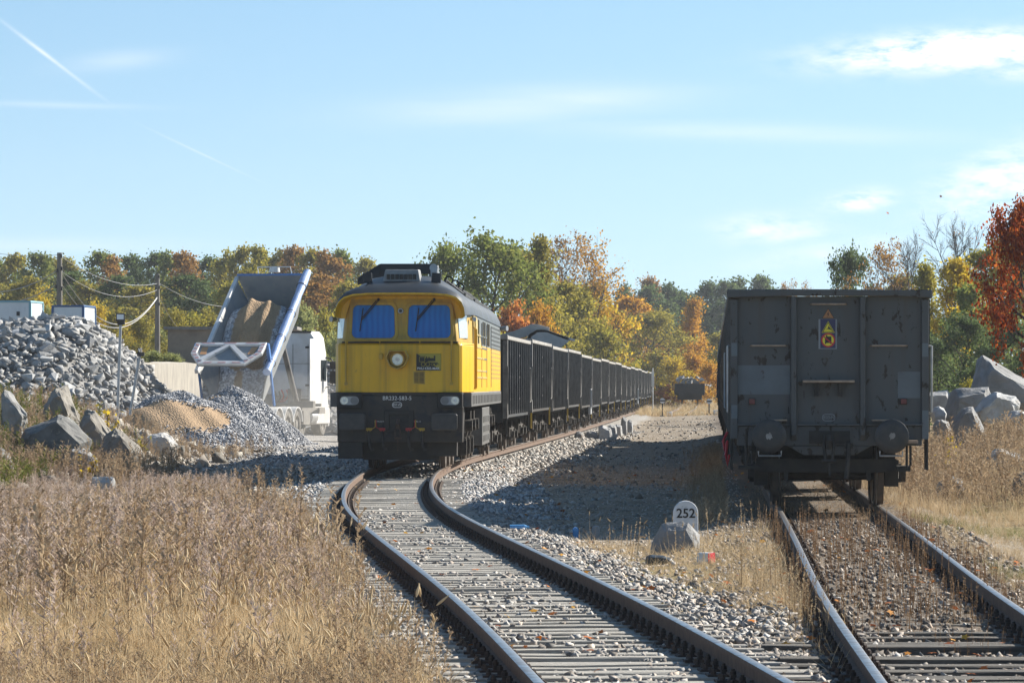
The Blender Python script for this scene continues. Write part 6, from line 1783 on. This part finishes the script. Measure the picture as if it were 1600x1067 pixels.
R6 = 'far dark wood on the skyline'
for kind, sp, px, top, w, Y in (('wood', 'dark', 985, 446, 66, 560), ('wood', 'rust', 1022, 433, 56, 575), ('wood', 'dark', 1012, 446, 70, 555), ('wood', 'dark', 1055, 443, 74, 560), ('wood', 'dark', 1098, 440, 70, 565), ('wood', 'dark', 1128, 438, 66, 560), ('wood', 'dark', 1160, 434, 80, 565), ('wood', 'dark', 1188, 431, 70, 570),
                                ('wood', 'dark', 1078, 460, 80, 545), ('wood', 'dark', 1120, 470, 90, 540), ('wood', 'green', 1150, 480, 80, 545), ('wood', 'dark', 1030, 470, 80, 540), ('semi', 'rust', 1232, 436, 60, 480), ('semi', 'rust', 1262, 440, 50, 470), ('wood', 'dark', 1220, 452, 70, 540)):
    s_ += 1; tree(kind, sp, px, top, Y, w, R6, s_, 'tree')
R7 = 'trees behind the granite blocks at right'
for kind, sp, px, top, w, Y, bk in (('oak', 'dark', 1334, 386, 86, 232, 'bark'), ('semi', 'rust', 1384, 372, 110, 226, 'bark_grey'), ('bare', 'rust', 1425, 364, 120, 222, 'bark'), ('bare', 'rust', 1488, 334, 130, 215, 'bark'), ('tall', 'birch', 1446, 408, 76, 205, 'bark'), ('tall', 'yellow', 1484, 402, 84, 200, 'bark'),
                                    ('wood', 'birch', 1545, 372, 120, 212, 'bark'), ('wood', 'olive', 1596, 392, 110, 208, 'bark'), ('wood', 'green', 1530, 440, 110, 190, 'bark'), ('oak', 'dark', 1500, 488, 120, 165, 'bark'), ('oak', 'dark', 1572, 500, 130, 160, 'bark'), ('bush', 'dark', 1468, 520, 90, 170, 'bark'),
                                    ('bush', 'green', 1440, 500, 80, 190, 'bark'), ('bush', 'birch', 1511, 588, 34, 118, 'bark'), ('bush', 'dark', 1540, 560, 120, 150, 'bark'), ('bush', 'dark', 1610, 540, 110, 150, 'bark'), ('wood', 'olive', 1400, 430, 90, 240, 'bark')):
    s_ += 1; tree(kind, sp, px, top, Y, w, R7, s_, 'tree', bark=bk)
R8 = 'trees beyond the right picture edge'
for kind, sp, px, top, w, Y in (('wood', 'olive', 1668, 398, 110, 200), ('oak', 'green', 1740, 400, 130, 205), ('wood', 'birch', 1810, 410, 110, 210), ('bush', 'dark', 1690, 540, 120, 150), ('wood', 'rust', 1880, 405, 110, 215), ('bush', 'green', 1770, 540, 120, 160)):
    s_ += 1; tree(kind, sp, px, top, Y, w, R8, s_, 'tree')
R9 = 'trees beyond the left picture edge'
for kind, sp, px, top, w, Y in (('wood', 'olive', -60, 400, 80, 380), ('wood', 'green', -105, 396, 80, 390), ('wood', 'rust', -150, 400, 80, 385), ('wood', 'olive', -195, 402, 80, 390)):
    s_ += 1; tree(kind, sp, px, top, Y, w, R9, s_, 'tree')
s_ += 1; tree('redoak', 'red', 1616, 298, 92, 160, 'near oak', s_, 'tree')

rows = {}
for row, px, o, word in TREES: rows.setdefault(row, []).append((px, o))
for row, lst in rows.items():
    lst.sort(key=lambda q: q[0])
    for i, (px, o) in enumerate(lst):
        leafc = [c for c in o.children if c.name.startswith('crown')][0].material_slots[0].material.name[5:].split('.')[0]
        kind = o.name.split('.')[0].replace('_', ' ')
        nice = CW[leafc] if kind != 'bare tree' else 'leafless grey'
        if row == 'near oak': o['label'] = 'red-leaved oak at the right picture edge'; del o['group']
        else: o['label'] = '%s %s, %s from left among the %s' % (nice, kind, ORD[i], row)
# ------------------------------------------------------------------ ballast and loose stones (nobody could count them)
M['ballast'] = attr_mat('ballast', None, .9, rgb=True)
def stone_field(name, label, x, y, size, seed, tint=(1, 1, 1), sink=.25, lo=.16, hi=.56, zoff=0.0):
    rs = np.random.RandomState(seed)
    z = ground_z(x, y) + size * (.5 - sink) * .6 + zoff
    v = lo + (hi - lo) * rs.uniform(0, 1, len(x)) ** 1.2
    warm = rs.uniform(-.06, .10, len(x))
    col = np.stack([v * (1 + warm) * tint[0], v * tint[1], v * (1 - warm * .8) * tint[2]], 1)
    V, F, C = chips(np.stack([x, y, z], 1), size, seed, col)
    o = link(name, fast_mesh(name, V, F, M['ballast'], col=C)); tag(o, label, None, None, 'stuff')
rs = np.random.RandomState(21)
n = 30000
y = 21.5 + 40 * rs.uniform(0, 1, n) ** 1.5
d = np.where(rs.uniform(0, 1, n) < .9, rs.uniform(-2.0, 1.9, n), 1.7 + np.abs(rs.normal(0, .5, n)))
keep = (np.abs(np.abs(d) - .7525) > .1)
y, d = y[keep], d[keep]
patch = np.sin(y * 1.3 + d * 2.0) + np.sin(y * .55 - d * 3.1) + .6 * np.sin(y * 3.1)
inside = np.abs(d) < 1.28
keep = ~inside | (rs.uniform(0, 1, len(y)) < .30 + .20 * patch)
y, d = y[keep], d[keep]
size = (.016 + .042 * rs.uniform(0, 1, len(y)) ** 1.8) * (1 + .2 * (np.abs(d) > 1.3))
inside = np.abs(d) < 1.3
stone_field('ballast', 'grey crushed-stone ballast of the curving track', left_x(y) + d, y, size, 4, (1, .95, .89), hi=.46, zoff=np.where(inside, .03, 0))
n = 7500
y = 62 + 40 * rs.uniform(0, 1, n); d = np.where(rs.uniform(0, 1, n) < .5, rs.uniform(-2.6, 2.2, n), rs.uniform(1.0, 2.9, n))
stone_field('ballast', 'paler ballast of the curving track near the locomotive', left_x(y) + d, y, rs.uniform(.025, .07, n), 5, lo=.18)
n = 6500
y = 21.5 + 36 * rs.uniform(0, 1, n) ** 1.3; d = rs.uniform(-1.7, 1.8, n); keep = np.abs(np.abs(d) - .7525) > .09; y, d = y[keep], d[keep]
stone_field('ballast', 'dark stained ballast of the overgrown right track', right_x(y) + d, y, rs.uniform(.018, .055, len(y)), 6, (1, .9, .8), lo=.07, hi=.36, zoff=.005)
n = 3600
y = 21.5 + 9 * rs.uniform(0, 1, n); x = left_x(y) + 1.4 + (right_x(y) - left_x(y) - 2.4) * rs.uniform(0, 1, n)
stone_field('ballast', 'ballast between the two tracks nearest the viewer', x, y, rs.uniform(.018, .055, n), 7, (1, .93, .84), lo=.10, hi=.40)
n = 6500
y = 46 + 75 * rs.uniform(0, 1, n) ** 1.4; a = left_x(y) + 1.8; b2 = right_x(y) - 1.2; x = a + (b2 - a) * rs.uniform(0, 1, n)
stone_field('loose_stones', 'loose stones scattered over the lane between the trains', x, y, rs.uniform(.014, .042, n), 8, (1, .92, .82), lo=.2, hi=.52, sink=.35)
n = 7000
y = 92 + 40 * rs.uniform(0, 1, n); x = rs.uniform(-11, -3.4, n)
stone_field('loose_stones', 'loose stones on the yard floor beside the locomotive', x, y, rs.uniform(.025, .08, n), 9, lo=.16)
n = 2600
y = 55 + 45 * rs.uniform(0, 1, n); x = left_x(y) - 2 - 3.2 * rs.uniform(0, 1, n)
stone_field('loose_stones', 'loose stones at the edge of the weeds left of the curve', x, y, rs.uniform(.03, .12, n), 10, (1, .95, .85), lo=.2)

n = 900
y = rs.uniform(76, 116, n); x = rs.uniform(-.131 * y - 1, -7.6); sz = .08 + .34 * rs.uniform(0, 1, n) ** 2.5
stone_field('loose_stones', 'broken stones strewn over the bank at left', x, y, sz, 12, (1, .93, .82), lo=.12, hi=.42)
n = 4500
y = 92 + 110 * rs.uniform(0, 1, n) ** 1.2; d = rs.uniform(1.0, 3.3, n)
stone_field('ballast', 'ballast shoulder beside the long wagon train', left_x(y) + d, y, rs.uniform(.04, .11, n), 14, (1, .95, .88), lo=.2, hi=.5)
n = 900
y = 60 + 200 * rs.uniform(0, 1, n); x = left_x(y) + 2.5 + (right_x(y) - left_x(y) - 4) * rs.uniform(0, 1, n)
stone_field('loose_stones', 'few larger stones on the lane between the trains', x, y, rs.uniform(.03, .12, n), 15, (1, .93, .84), lo=.16, hi=.45, sink=.4)
# ------------------------------------------------------------------ dry grass, weeds, straw
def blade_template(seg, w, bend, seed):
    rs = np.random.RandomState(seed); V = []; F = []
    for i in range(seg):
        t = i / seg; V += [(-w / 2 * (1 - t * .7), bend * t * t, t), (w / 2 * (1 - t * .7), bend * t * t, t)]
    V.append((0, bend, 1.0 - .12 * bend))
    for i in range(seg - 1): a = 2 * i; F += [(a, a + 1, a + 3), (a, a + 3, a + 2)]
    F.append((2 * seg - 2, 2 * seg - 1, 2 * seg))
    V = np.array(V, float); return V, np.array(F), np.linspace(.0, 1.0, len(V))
def join(parts):
    V, F, T, off = [], [], [], 0
    for v, f, t in parts: V.append(v); F.append(f + off); T.append(t); off += len(v)
    return np.concatenate(V), np.concatenate(F), np.concatenate(T)
def tuft(nb, seed, w=.012, h=(.5, 1.0), lean=.5, spread=.06):
    rs = np.random.RandomState(seed); ps = []
    for i in range(nb):
        v, f, t = blade_template(2, w * 1.1, rs.uniform(.05, lean), seed * 31 + i)
        v = v * np.array([1, 1, rs.uniform(*h)]); a = rs.uniform(0, 6.28); c, s = math.cos(a), math.sin(a)
        v = np.stack([v[:, 0] * c - v[:, 1] * s + rs.normal(0, spread), v[:, 0] * s + v[:, 1] * c + rs.normal(0, spread), v[:, 2]], 1)
        ps.append((v, f, t * .4 + rs.uniform(0, .6)))
    return join(ps)
def spike(seed, nt=16, w=.010, tw=.13, head=.35):
    """upright weed: stem with many short upright twigs thickest near the top"""
    rs = np.random.RandomState(seed); ps = []
    lean = rs.uniform(-.12, .12, 2)
    for a in (0, 1.57):
        c, s = math.cos(a), math.sin(a)
        ps.append((np.array([(-w * c, -w * s, 0), (w * c, w * s, 0), (lean[0], lean[1], 1.0)], float), np.array([(0, 1, 2)]), np.array([.1, .1, .4])))
    for i in range(nt):
        z = head + (1 - head) * rs.uniform(0, 1) ** .8; a = rs.uniform(0, 6.28); L = tw * rs.uniform(.4, 1.1) * (1.15 - .75 * (z - head) / (1 - head))
        c, s = math.cos(a), math.sin(a); bx, by = lean[0] * z, lean[1] * z
        up = rs.uniform(.5, 1.3) * L; q = w * .9
        v = np.array([(bx - s * q, by + c * q, z - .01), (bx + s * q, by - c * q, z + .012), (bx + c * L, by + s * L, z + up)], float)
        v2 = np.array([(bx + c * L * .55 - s * .0, by + s * L * .55, z + up * .5), (bx + c * L * .9 + s * q * 2.2, by + s * L * .9 - c * q * 2.2, z + up * 1.05), (bx + c * L * 1.0 - s * q * 2.2, by + s * L * 1.0 + c * q * 2.2, z + up * .9)], float)
        t = rs.uniform(.3, 1.0); ps += [(v, np.array([(0, 1, 2)]), np.full(3, t)), (v2, np.array([(0, 1, 2)]), np.full(3, t))]
    return join(ps)
def foxtail(seed):
    rs = np.random.RandomState(seed); lx = rs.uniform(.1, .35); ps = []
    v, f, t = blade_template(3, .008, lx * .6, seed); ps.append((v, f, t * .3 + .2))
    base = np.array([0, lx * .6, .9]); d = np.array([0, lx * 1.0, rs.uniform(.25, 1.1)]); d = d / np.linalg.norm(d) * rs.uniform(.12, .17); n = 5
    rings = []
    u = np.array([1, 0, 0.]); w = np.cross(d / np.linalg.norm(d), u)
    for k, r in enumerate((.004, .013, .014, .009, .002)):
        c = base + d * k / 4
        rings.append([c + (u * math.cos(6.283 * i / n) + w * math.sin(6.283 * i / n)) * r for i in range(n)])
    V = np.array([p for r in rings for p in r]); F = []
    for k in range(4):
        for i in range(n): a, b_, c, e = k * n + i, k * n + (i + 1) % n, (k + 1) * n + (i + 1) % n, (k + 1) * n + i; F += [(a, b_, c), (a, c, e)]
    ps.append((V, np.array(F), np.full(len(V), .9)))
    v, f, t = blade_template(3, .012, .5, seed + 3); ps.append((v * np.array([1, -1, .6]), f, t * .3 + .1))
    return join(ps)

def plant_field(name, label, temps, x, y, h, seed, mat, wscale=1.0, tilt=.12, zoff=-.03):
    rs = np.random.RandomState(seed); Vs, Fs, Cs, off = [], [], [], 0
    z = ground_z(x, y) + zoff
    pn = np.sin(x * 1.9 + .6 * y) + np.sin(y * 1.1 - x * 1.3 + seed) + .7 * np.sin(x * 4.1 - y * 2.3)
    h = h * (1 + .13 * pn)
    for k, (tv, tf, tt) in enumerate(temps):
        sel = np.arange(k, len(x), len(temps)); m = len(sel)
        if m == 0: continue
        sc = np.stack([h[sel] * wscale, h[sel] * wscale, h[sel]], 1)
        V, F, T, C = scatter(tv, tf, tt, np.stack([x[sel], y[sel], z[sel]], 1), rs.uniform(0, 6.28, m), sc, np.abs(rs.normal(0, tilt, m)), rs.uniform(0, 6.28, m), rs.uniform(0, 1, m))
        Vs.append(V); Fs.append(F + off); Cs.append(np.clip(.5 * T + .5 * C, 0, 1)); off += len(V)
    o = link(name, fast_mesh(name, np.concatenate(Vs), np.concatenate(Fs), mat, col=np.concatenate(Cs)))
    return tag(o, label, None, None, 'stuff')

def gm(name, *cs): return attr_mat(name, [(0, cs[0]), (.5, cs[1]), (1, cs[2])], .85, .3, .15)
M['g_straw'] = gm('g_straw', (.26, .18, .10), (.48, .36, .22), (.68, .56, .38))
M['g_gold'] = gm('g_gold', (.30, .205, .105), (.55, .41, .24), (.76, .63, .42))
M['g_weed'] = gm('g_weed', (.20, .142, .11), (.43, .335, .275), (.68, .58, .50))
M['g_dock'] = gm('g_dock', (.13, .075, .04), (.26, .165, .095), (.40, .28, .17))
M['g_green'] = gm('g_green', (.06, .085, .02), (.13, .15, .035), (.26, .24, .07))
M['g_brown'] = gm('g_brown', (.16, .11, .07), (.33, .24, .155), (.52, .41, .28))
T_TUFT = [tuft(9, 200 + i, w=.020, lean=.7) for i in range(6)]
T_LOW = [tuft(10, 230 + i, w=.030, h=(.25, .8), lean=1.3, spread=.16) for i in range(6)]
T_SPIKE = [spike(260 + i, 18) for i in range(8)]
T_WISP = [spike(290 + i, 22, w=.0085, tw=.17, head=.22) for i in range(8)]
T_FOX = [foxtail(320 + i) for i in range(6)]
T_DOCK = [spike(350 + i, 22, w=.014, tw=.055, head=.18) for i in range(6)]

def meadow(n, seed, y0, y1, p=1.0, edge=1.5):
    """random places left of the curved track, inside the view with a margin"""
    rs = np.random.RandomState(seed); y = y0 + (y1 - y0) * rs.uniform(0, 1, n) ** p
    xl = -.129 * y - 1.2; xr = left_x(y) - edge - .35 * rs.uniform(0, 1, n) ** 2 - .25 * np.sin(y * .9)
    return xl + (xr - xl) * rs.uniform(0, 1, n), y, rs
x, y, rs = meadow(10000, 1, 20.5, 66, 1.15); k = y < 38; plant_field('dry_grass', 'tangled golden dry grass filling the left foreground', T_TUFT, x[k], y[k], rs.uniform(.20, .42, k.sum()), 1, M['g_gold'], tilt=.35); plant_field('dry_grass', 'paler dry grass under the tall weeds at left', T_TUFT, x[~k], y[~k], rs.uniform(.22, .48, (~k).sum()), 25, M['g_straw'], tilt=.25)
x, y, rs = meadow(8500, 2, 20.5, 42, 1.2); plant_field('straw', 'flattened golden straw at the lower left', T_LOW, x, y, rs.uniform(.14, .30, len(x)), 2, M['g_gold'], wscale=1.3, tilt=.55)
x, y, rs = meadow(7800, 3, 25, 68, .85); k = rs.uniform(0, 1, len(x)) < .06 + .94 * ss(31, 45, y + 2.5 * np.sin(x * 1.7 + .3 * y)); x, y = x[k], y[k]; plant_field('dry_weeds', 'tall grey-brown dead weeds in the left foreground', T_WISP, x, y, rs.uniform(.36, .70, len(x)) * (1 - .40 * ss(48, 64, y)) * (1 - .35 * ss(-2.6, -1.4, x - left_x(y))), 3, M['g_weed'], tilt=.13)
x, y, rs = meadow(1500, 4, 31, 68, .9); plant_field('dry_weeds', 'darker upright weed stalks among the grey weeds', T_SPIKE, x, y, rs.uniform(.4, .9, len(x)) * (1 - .35 * ss(48, 64, y)), 4, M['g_brown'], tilt=.1)
x, y, rs = meadow(3400, 5, 22, 46, .75); k = x > -.115 * y; plant_field('foxtail_grass', 'pale foxtail seed heads nodding over the left grass', T_FOX, x[k], y[k], rs.uniform(.34, .58, k.sum()), 5, M['g_gold'], tilt=.16)
x, y, rs = meadow(1500, 6, 20.5, 27, 1.0); plant_field('dry_weeds', 'brown wiry weed tangle by the near sleepers', T_WISP, x, y, rs.uniform(.2, .42, len(x)), 6, M['g_brown'], tilt=.4)
x, y, rs = meadow(700, 7, 21, 30); k = np.sin(x * 3 + y) > .3; plant_field('green_grass', 'few green tufts in the lower left grass', T_TUFT, x[k], y[k], rs.uniform(.12, .24, k.sum()), 7, M['g_green'])
# weeds hugging the sleeper ends
rs = np.random.RandomState(8); y = rs.uniform(21, 60, 420); x = left_x(y) - rs.uniform(1.2, 1.9, 420)
plant_field('dry_weeds', 'thin dead weeds along the sleeper ends of the curve', T_WISP, x, y, rs.uniform(.15, .45, 420), 8, M['g_brown'], tilt=.25)
# bank at left with bushes of brown herbs
rs = np.random.RandomState(9); n = 3600; y = rs.uniform(70, 112, n); x = rs.uniform(-.131 * y - 1, -6.6 - .0 * y)
k = (ground_z(x, y) > -.25); x, y = x[k], y[k]
plant_field('dry_weeds', 'brown weeds covering the bank at left', T_WISP, x, y, rs.uniform(.25, .6, len(x)), 9, M['g_brown'], tilt=.18)
rs = np.random.RandomState(10); n = 1400; y = rs.uniform(72, 100, n); x = rs.uniform(-.131 * y - 1, -8.2); plant_field('green_grass', 'olive green herbs on the bank at left', T_SPIKE, x, y, rs.uniform(.25, .6, n) * (x < -9.4) + .12, 10, M['g_green'], wscale=1.5, tilt=.3)
rs = np.random.RandomState(19); n = 2600; y = rs.uniform(66, 84, n); x = rs.uniform(-9.6, -5.2, n); plant_field('dry_weeds', 'straw-coloured weeds below the boulders at left', T_WISP, x, y, rs.uniform(.2, .45, n), 19, M['g_weed'], tilt=.2)

rs = np.random.RandomState(26); n = 1500; y = rs.uniform(76, 92, n); x = rs.uniform(-.131 * y - .5, -7.4); k = np.sin(x * 2.3) + np.sin(y * .9 + x) > -.1; x, y = x[k], y[k]
plant_field('dry_weeds', 'brown weeds growing between the boulders at left', T_SPIKE, x, y, rs.uniform(.35, .85, len(x)), 26, M['g_brown'], tilt=.2)
# straw patch round the kilometre stone, stalks in and beside the right track
rs = np.random.RandomState(11); n = 8500; y = 26.5 + 27 * rs.uniform(0, 1, n) ** .9; a = left_x(y) + 1.7; b2 = right_x(y) - .9; x = a + (b2 - a) * rs.uniform(0, 1, n) ** .8
k = rs.uniform(0, 1, n) < .06 + .94 * ss(1.8, 2.6, x - left_x(y) + .25 * np.sin(y * 2)) * ss(26, 31, y); x, y = x[k], y[k]
plant_field('straw', 'short yellow straw around the kilometre stone', T_LOW, x, y, rs.uniform(.06, .13, len(x)), 11, M['g_gold'], wscale=1.6, tilt=1.25)
rs = np.random.RandomState(12); n = 330; y = rs.uniform(30, 54, n); x = left_x(y) + 2.2 + (right_x(y) - left_x(y) - 3.2) * rs.uniform(0, 1, n)
k = (np.hypot(x - 2.2, y - 44.6) > .7) & (np.hypot(x - 1.5, y - 46) > .5); x, y = x[k], y[k]; n = len(x); plant_field('dry_weeds', 'thin upright stalks around the kilometre stone', T_FOX + T_DOCK, x, y, rs.uniform(.15, .48, n), 12, M['g_straw'], tilt=.12)
rs = np.random.RandomState(13); n = 1300; y = 29 + 27 * rs.uniform(0, 1, n); d = np.where(rs.uniform(0, 1, n) < .62, rs.uniform(-.6, .65, n), np.where(rs.uniform(0, 1, n) < .5, -.9, .92) + rs.normal(0, .08, n)); x = right_x(y) + d
plant_field('dry_weeds', 'brown dock stalks growing between the right rails', T_DOCK, x, y, rs.uniform(.10, .34, n) * (.6 + .5 * ss(30, 36, y)), 13, M['g_dock'], tilt=.07)
rs = np.random.RandomState(14); n = 2400; y = 30 + 40 * rs.uniform(0, 1, n); x = right_x(y) + rs.uniform(-1.5, 1.3, n); k = np.abs(np.abs(x - right_x(y)) - .7525) > .07; x, y = x[k], y[k]
plant_field('straw', 'thin straw litter on the overgrown right track', T_LOW, x, y, rs.uniform(.05, .13, len(x)), 14, M['g_brown'], wscale=1.5, tilt=.6)
rs = np.random.RandomState(15); n = 7800; y = 28 + 70 * rs.uniform(0, 1, n); x = right_x(y) + 1.15 + (.131 * y + 1 - right_x(y) - 1.15) * rs.uniform(0, 1, n)
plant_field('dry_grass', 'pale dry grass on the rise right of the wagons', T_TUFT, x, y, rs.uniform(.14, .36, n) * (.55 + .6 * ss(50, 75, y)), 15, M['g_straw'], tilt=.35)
rs = np.random.RandomState(16); n = 3200; y = 30 + 38 * rs.uniform(0, 1, n); x = right_x(y) + 1.2 + (.131 * y + 1 - right_x(y) - 1.2) * rs.uniform(0, 1, n); k = np.sin(x * 1.1 + y * .35) + np.sin(y * .8) > .25
plant_field('green_grass', 'greenish grass patches right of the right track', T_TUFT, x[k], y[k], rs.uniform(.08, .22, k.sum()), 16, M['g_green'], tilt=.35)
rs = np.random.RandomState(17); n = 1700; y = rs.uniform(66, 108, n); x = right_x(y) + 1.5 + (.131 * y + 1 - right_x(y) - 1.5) * rs.uniform(0, 1, n)
plant_field('dry_weeds', 'brown weed thicket before the granite blocks', T_WISP, x, y, rs.uniform(.4, .9, n), 17, M['g_brown'], tilt=.14)
rs = np.random.RandomState(18); n = 1500; y = rs.uniform(56, 125, n); x = right_x(y) - 1.5 - np.abs(rs.normal(0, .35, n))
plant_field('dry_weeds', 'low weeds along the left side of the right track', T_WISP, x, y, rs.uniform(.15, .4, n), 18, M['g_brown'], tilt=.2)
rs = np.random.RandomState(24); n = 2200; y = rs.uniform(290, 420, n); x = 4 + (y - 290) * .06 + rs.uniform(-3, 16, n); plant_field('dry_grass', 'pale grass strip at the far end of the yard', T_TUFT, x, y, rs.uniform(.3, .8, n), 24, M['g_gold'], wscale=2.0)

rs = np.random.RandomState(27); n = 1500; y = rs.uniform(55, 78, n); x = right_x(y) + rs.uniform(-1.2, 1.4, n); k = np.abs(np.abs(x - right_x(y)) - .7525) > .07; x, y = x[k], y[k]
plant_field('straw', 'brown weeds and straw under the near wagon', T_LOW, x, y, rs.uniform(.06, .16, len(x)), 27, M['g_brown'], wscale=1.4, tilt=.6)
rs = np.random.RandomState(28); n = 900; y = 60 + 220 * rs.uniform(0, 1, n); x = left_x(y) + 2.6 + (right_x(y) - left_x(y) - 4.2) * rs.uniform(0, 1, n); k = np.sin(x * 1.3 + y * .11) + np.sin(y * .23) > .2; x, y = x[k], y[k]
plant_field('dry_grass', 'thin dry tufts on the lane between the trains', T_LOW, x, y, rs.uniform(.08, .22, len(x)), 28, M['g_brown'], wscale=1.6, tilt=.5)
# fallen leaves
M['leaf_litter'] = attr_mat('leaf_litter', [(0, (.20, .05, .015)), (.5, (.50, .15, .02)), (1, (.55, .32, .05))], .7, .2)
lv = np.array([(r_ * math.cos(a), r_ * math.sin(a), .12 * (i % 2)) for i, (a, r_) in enumerate(zip(np.linspace(0, 6.283, 10, endpoint=False), [1, .5] * 5))] + [(0, 0, .1)])
lf = np.array([(i, (i + 1) % 10, 10) for i in range(10)])
rs = np.random.RandomState(31); n = 420; y = 22 + 75 * rs.uniform(0, 1, n) ** 1.2; x = left_x(y) - 1.2 + (right_x(y) - left_x(y) + 3) * rs.uniform(0, 1, n)
V, F, _, C = scatter(lv, lf, None, np.stack([x, y, ground_z(x, y) + .05], 1), rs.uniform(0, 6.28, n), rs.uniform(.025, .06, n), rs.uniform(0, .7, n), rs.uniform(0, 6.28, n), rs.uniform(0, 1, n))
tag(link('fallen_leaves', fast_mesh('fallen_leaves', V, F, M['leaf_litter'], col=C)), 'orange and brown leaves fallen on and between the tracks', None, None, 'stuff')
# yellow-leaved saplings on both banks
def sapling(label, px, py, Y, h, n, seed, mat):
    rs = np.random.RandomState(seed); q = P(px, py, Y); g = ground_zf(q.x, Y)
    r = empty('sapling', (q.x, Y, g), 0, label, 'sapling', 'yellow-leaved saplings'); b = MB(); pts = []
    for k in range(4):
        e = Vector((rs.normal(0, .16), rs.normal(0, .16), h * rs.uniform(.7, 1))); b.tube([(0, 0, 0), e * .5 + Vector((rs.normal(0, .04), 0, 0)), e], .008, 4); pts += [e * t for t in np.linspace(.35, 1, 8)]
    b.build('stem', M['bark'], r)
    A = np.array([tuple(p) for p in pts]); i = rs.randint(0, len(A), n)
    V, F, _, C = scatter(lv, lf, None, A[i] + rs.normal(0, .05, (n, 3)), rs.uniform(0, 6.28, n), rs.uniform(.04, .085, n), rs.uniform(.3, 1.5, n), rs.uniform(0, 6.28, n), rs.uniform(0, 1, n))
    link('leaves', fast_mesh('leaves', V, F, mat, col=C), r)
sapling('bright yellow sapling under the big dark boulder', 131, 735, 82, .75, 46, 1, LEAF['yellow'])
sapling('orange-leaved sapling above the big dark boulder', 146, 660, 92, .7, 30, 2, LEAF['orange'])
sapling('thin yellow sapling left of the brown sand heap', 168, 690, 93, 1.3, 50, 3, LEAF['yellow'])
sapling('small yellow sapling in front of the granite blocks', 1486, 700, 88, .7, 40, 4, LEAF['yellow'])
sapling('green sapling beside the brown sand heap', 217, 690, 96, .6, 30, 5, LEAF['birch'])
sapling('low yellow sapling by the near wagon on the right', 1466, 690, 84, .5, 30, 6, LEAF['yellow'])
# ------------------------------------------------------------------ autumn haze and quarry dust
def volume_mat(name, density, color=(.86, .92, 1.0), aniso=.3):
    m = bpy.data.materials.new(name); m.use_nodes = True
    N, L = m.node_tree.nodes, m.node_tree.links
    for n in [n for n in N if n.type == 'BSDF_PRINCIPLED']: N.remove(n)
    v = N.new('ShaderNodeVolumePrincipled'); v.inputs['Color'].default_value = (*color, 1); v.inputs['Density'].default_value = density
    v.inputs['Anisotropy'].default_value = aniso
    L.new(v.outputs[0], N['Material Output'].inputs['Volume'])
    return m
b = MB(); b.box(-900, 900, -60, 700, -3, 40)
tag(b.build('haze', volume_mat('haze_air', .00015)), 'thin pale autumn haze in the air', None, None, 'stuff')

for (cx, cy, cz, rx, ry, rz_, dens, lab) in ((-8.7, 139.5, .9, 3.2, 3.4, 1.5, .032, 'pale dust hanging round the tail of the tipper'), (-6.3, 148.5, .7, 2.6, 6.0, 1.2, .010, 'pale dust drifting past the wheels of the truck')):
    bm = bmesh.new(); bmesh.ops.create_icosphere(bm, subdivisions=3, radius=1.0)
    for v in bm.verts: v.co = Vector((v.co.x * rx, v.co.y * ry, v.co.z * rz_))
    me = bpy.data.meshes.new('dust_cloud'); bm.to_mesh(me); bm.free(); me.materials.append(volume_mat('dust', dens, (.95, .93, .88), .2))
    tag(link('dust_cloud', me, None, (cx, cy, cz)), lab, None, None, 'stuff')
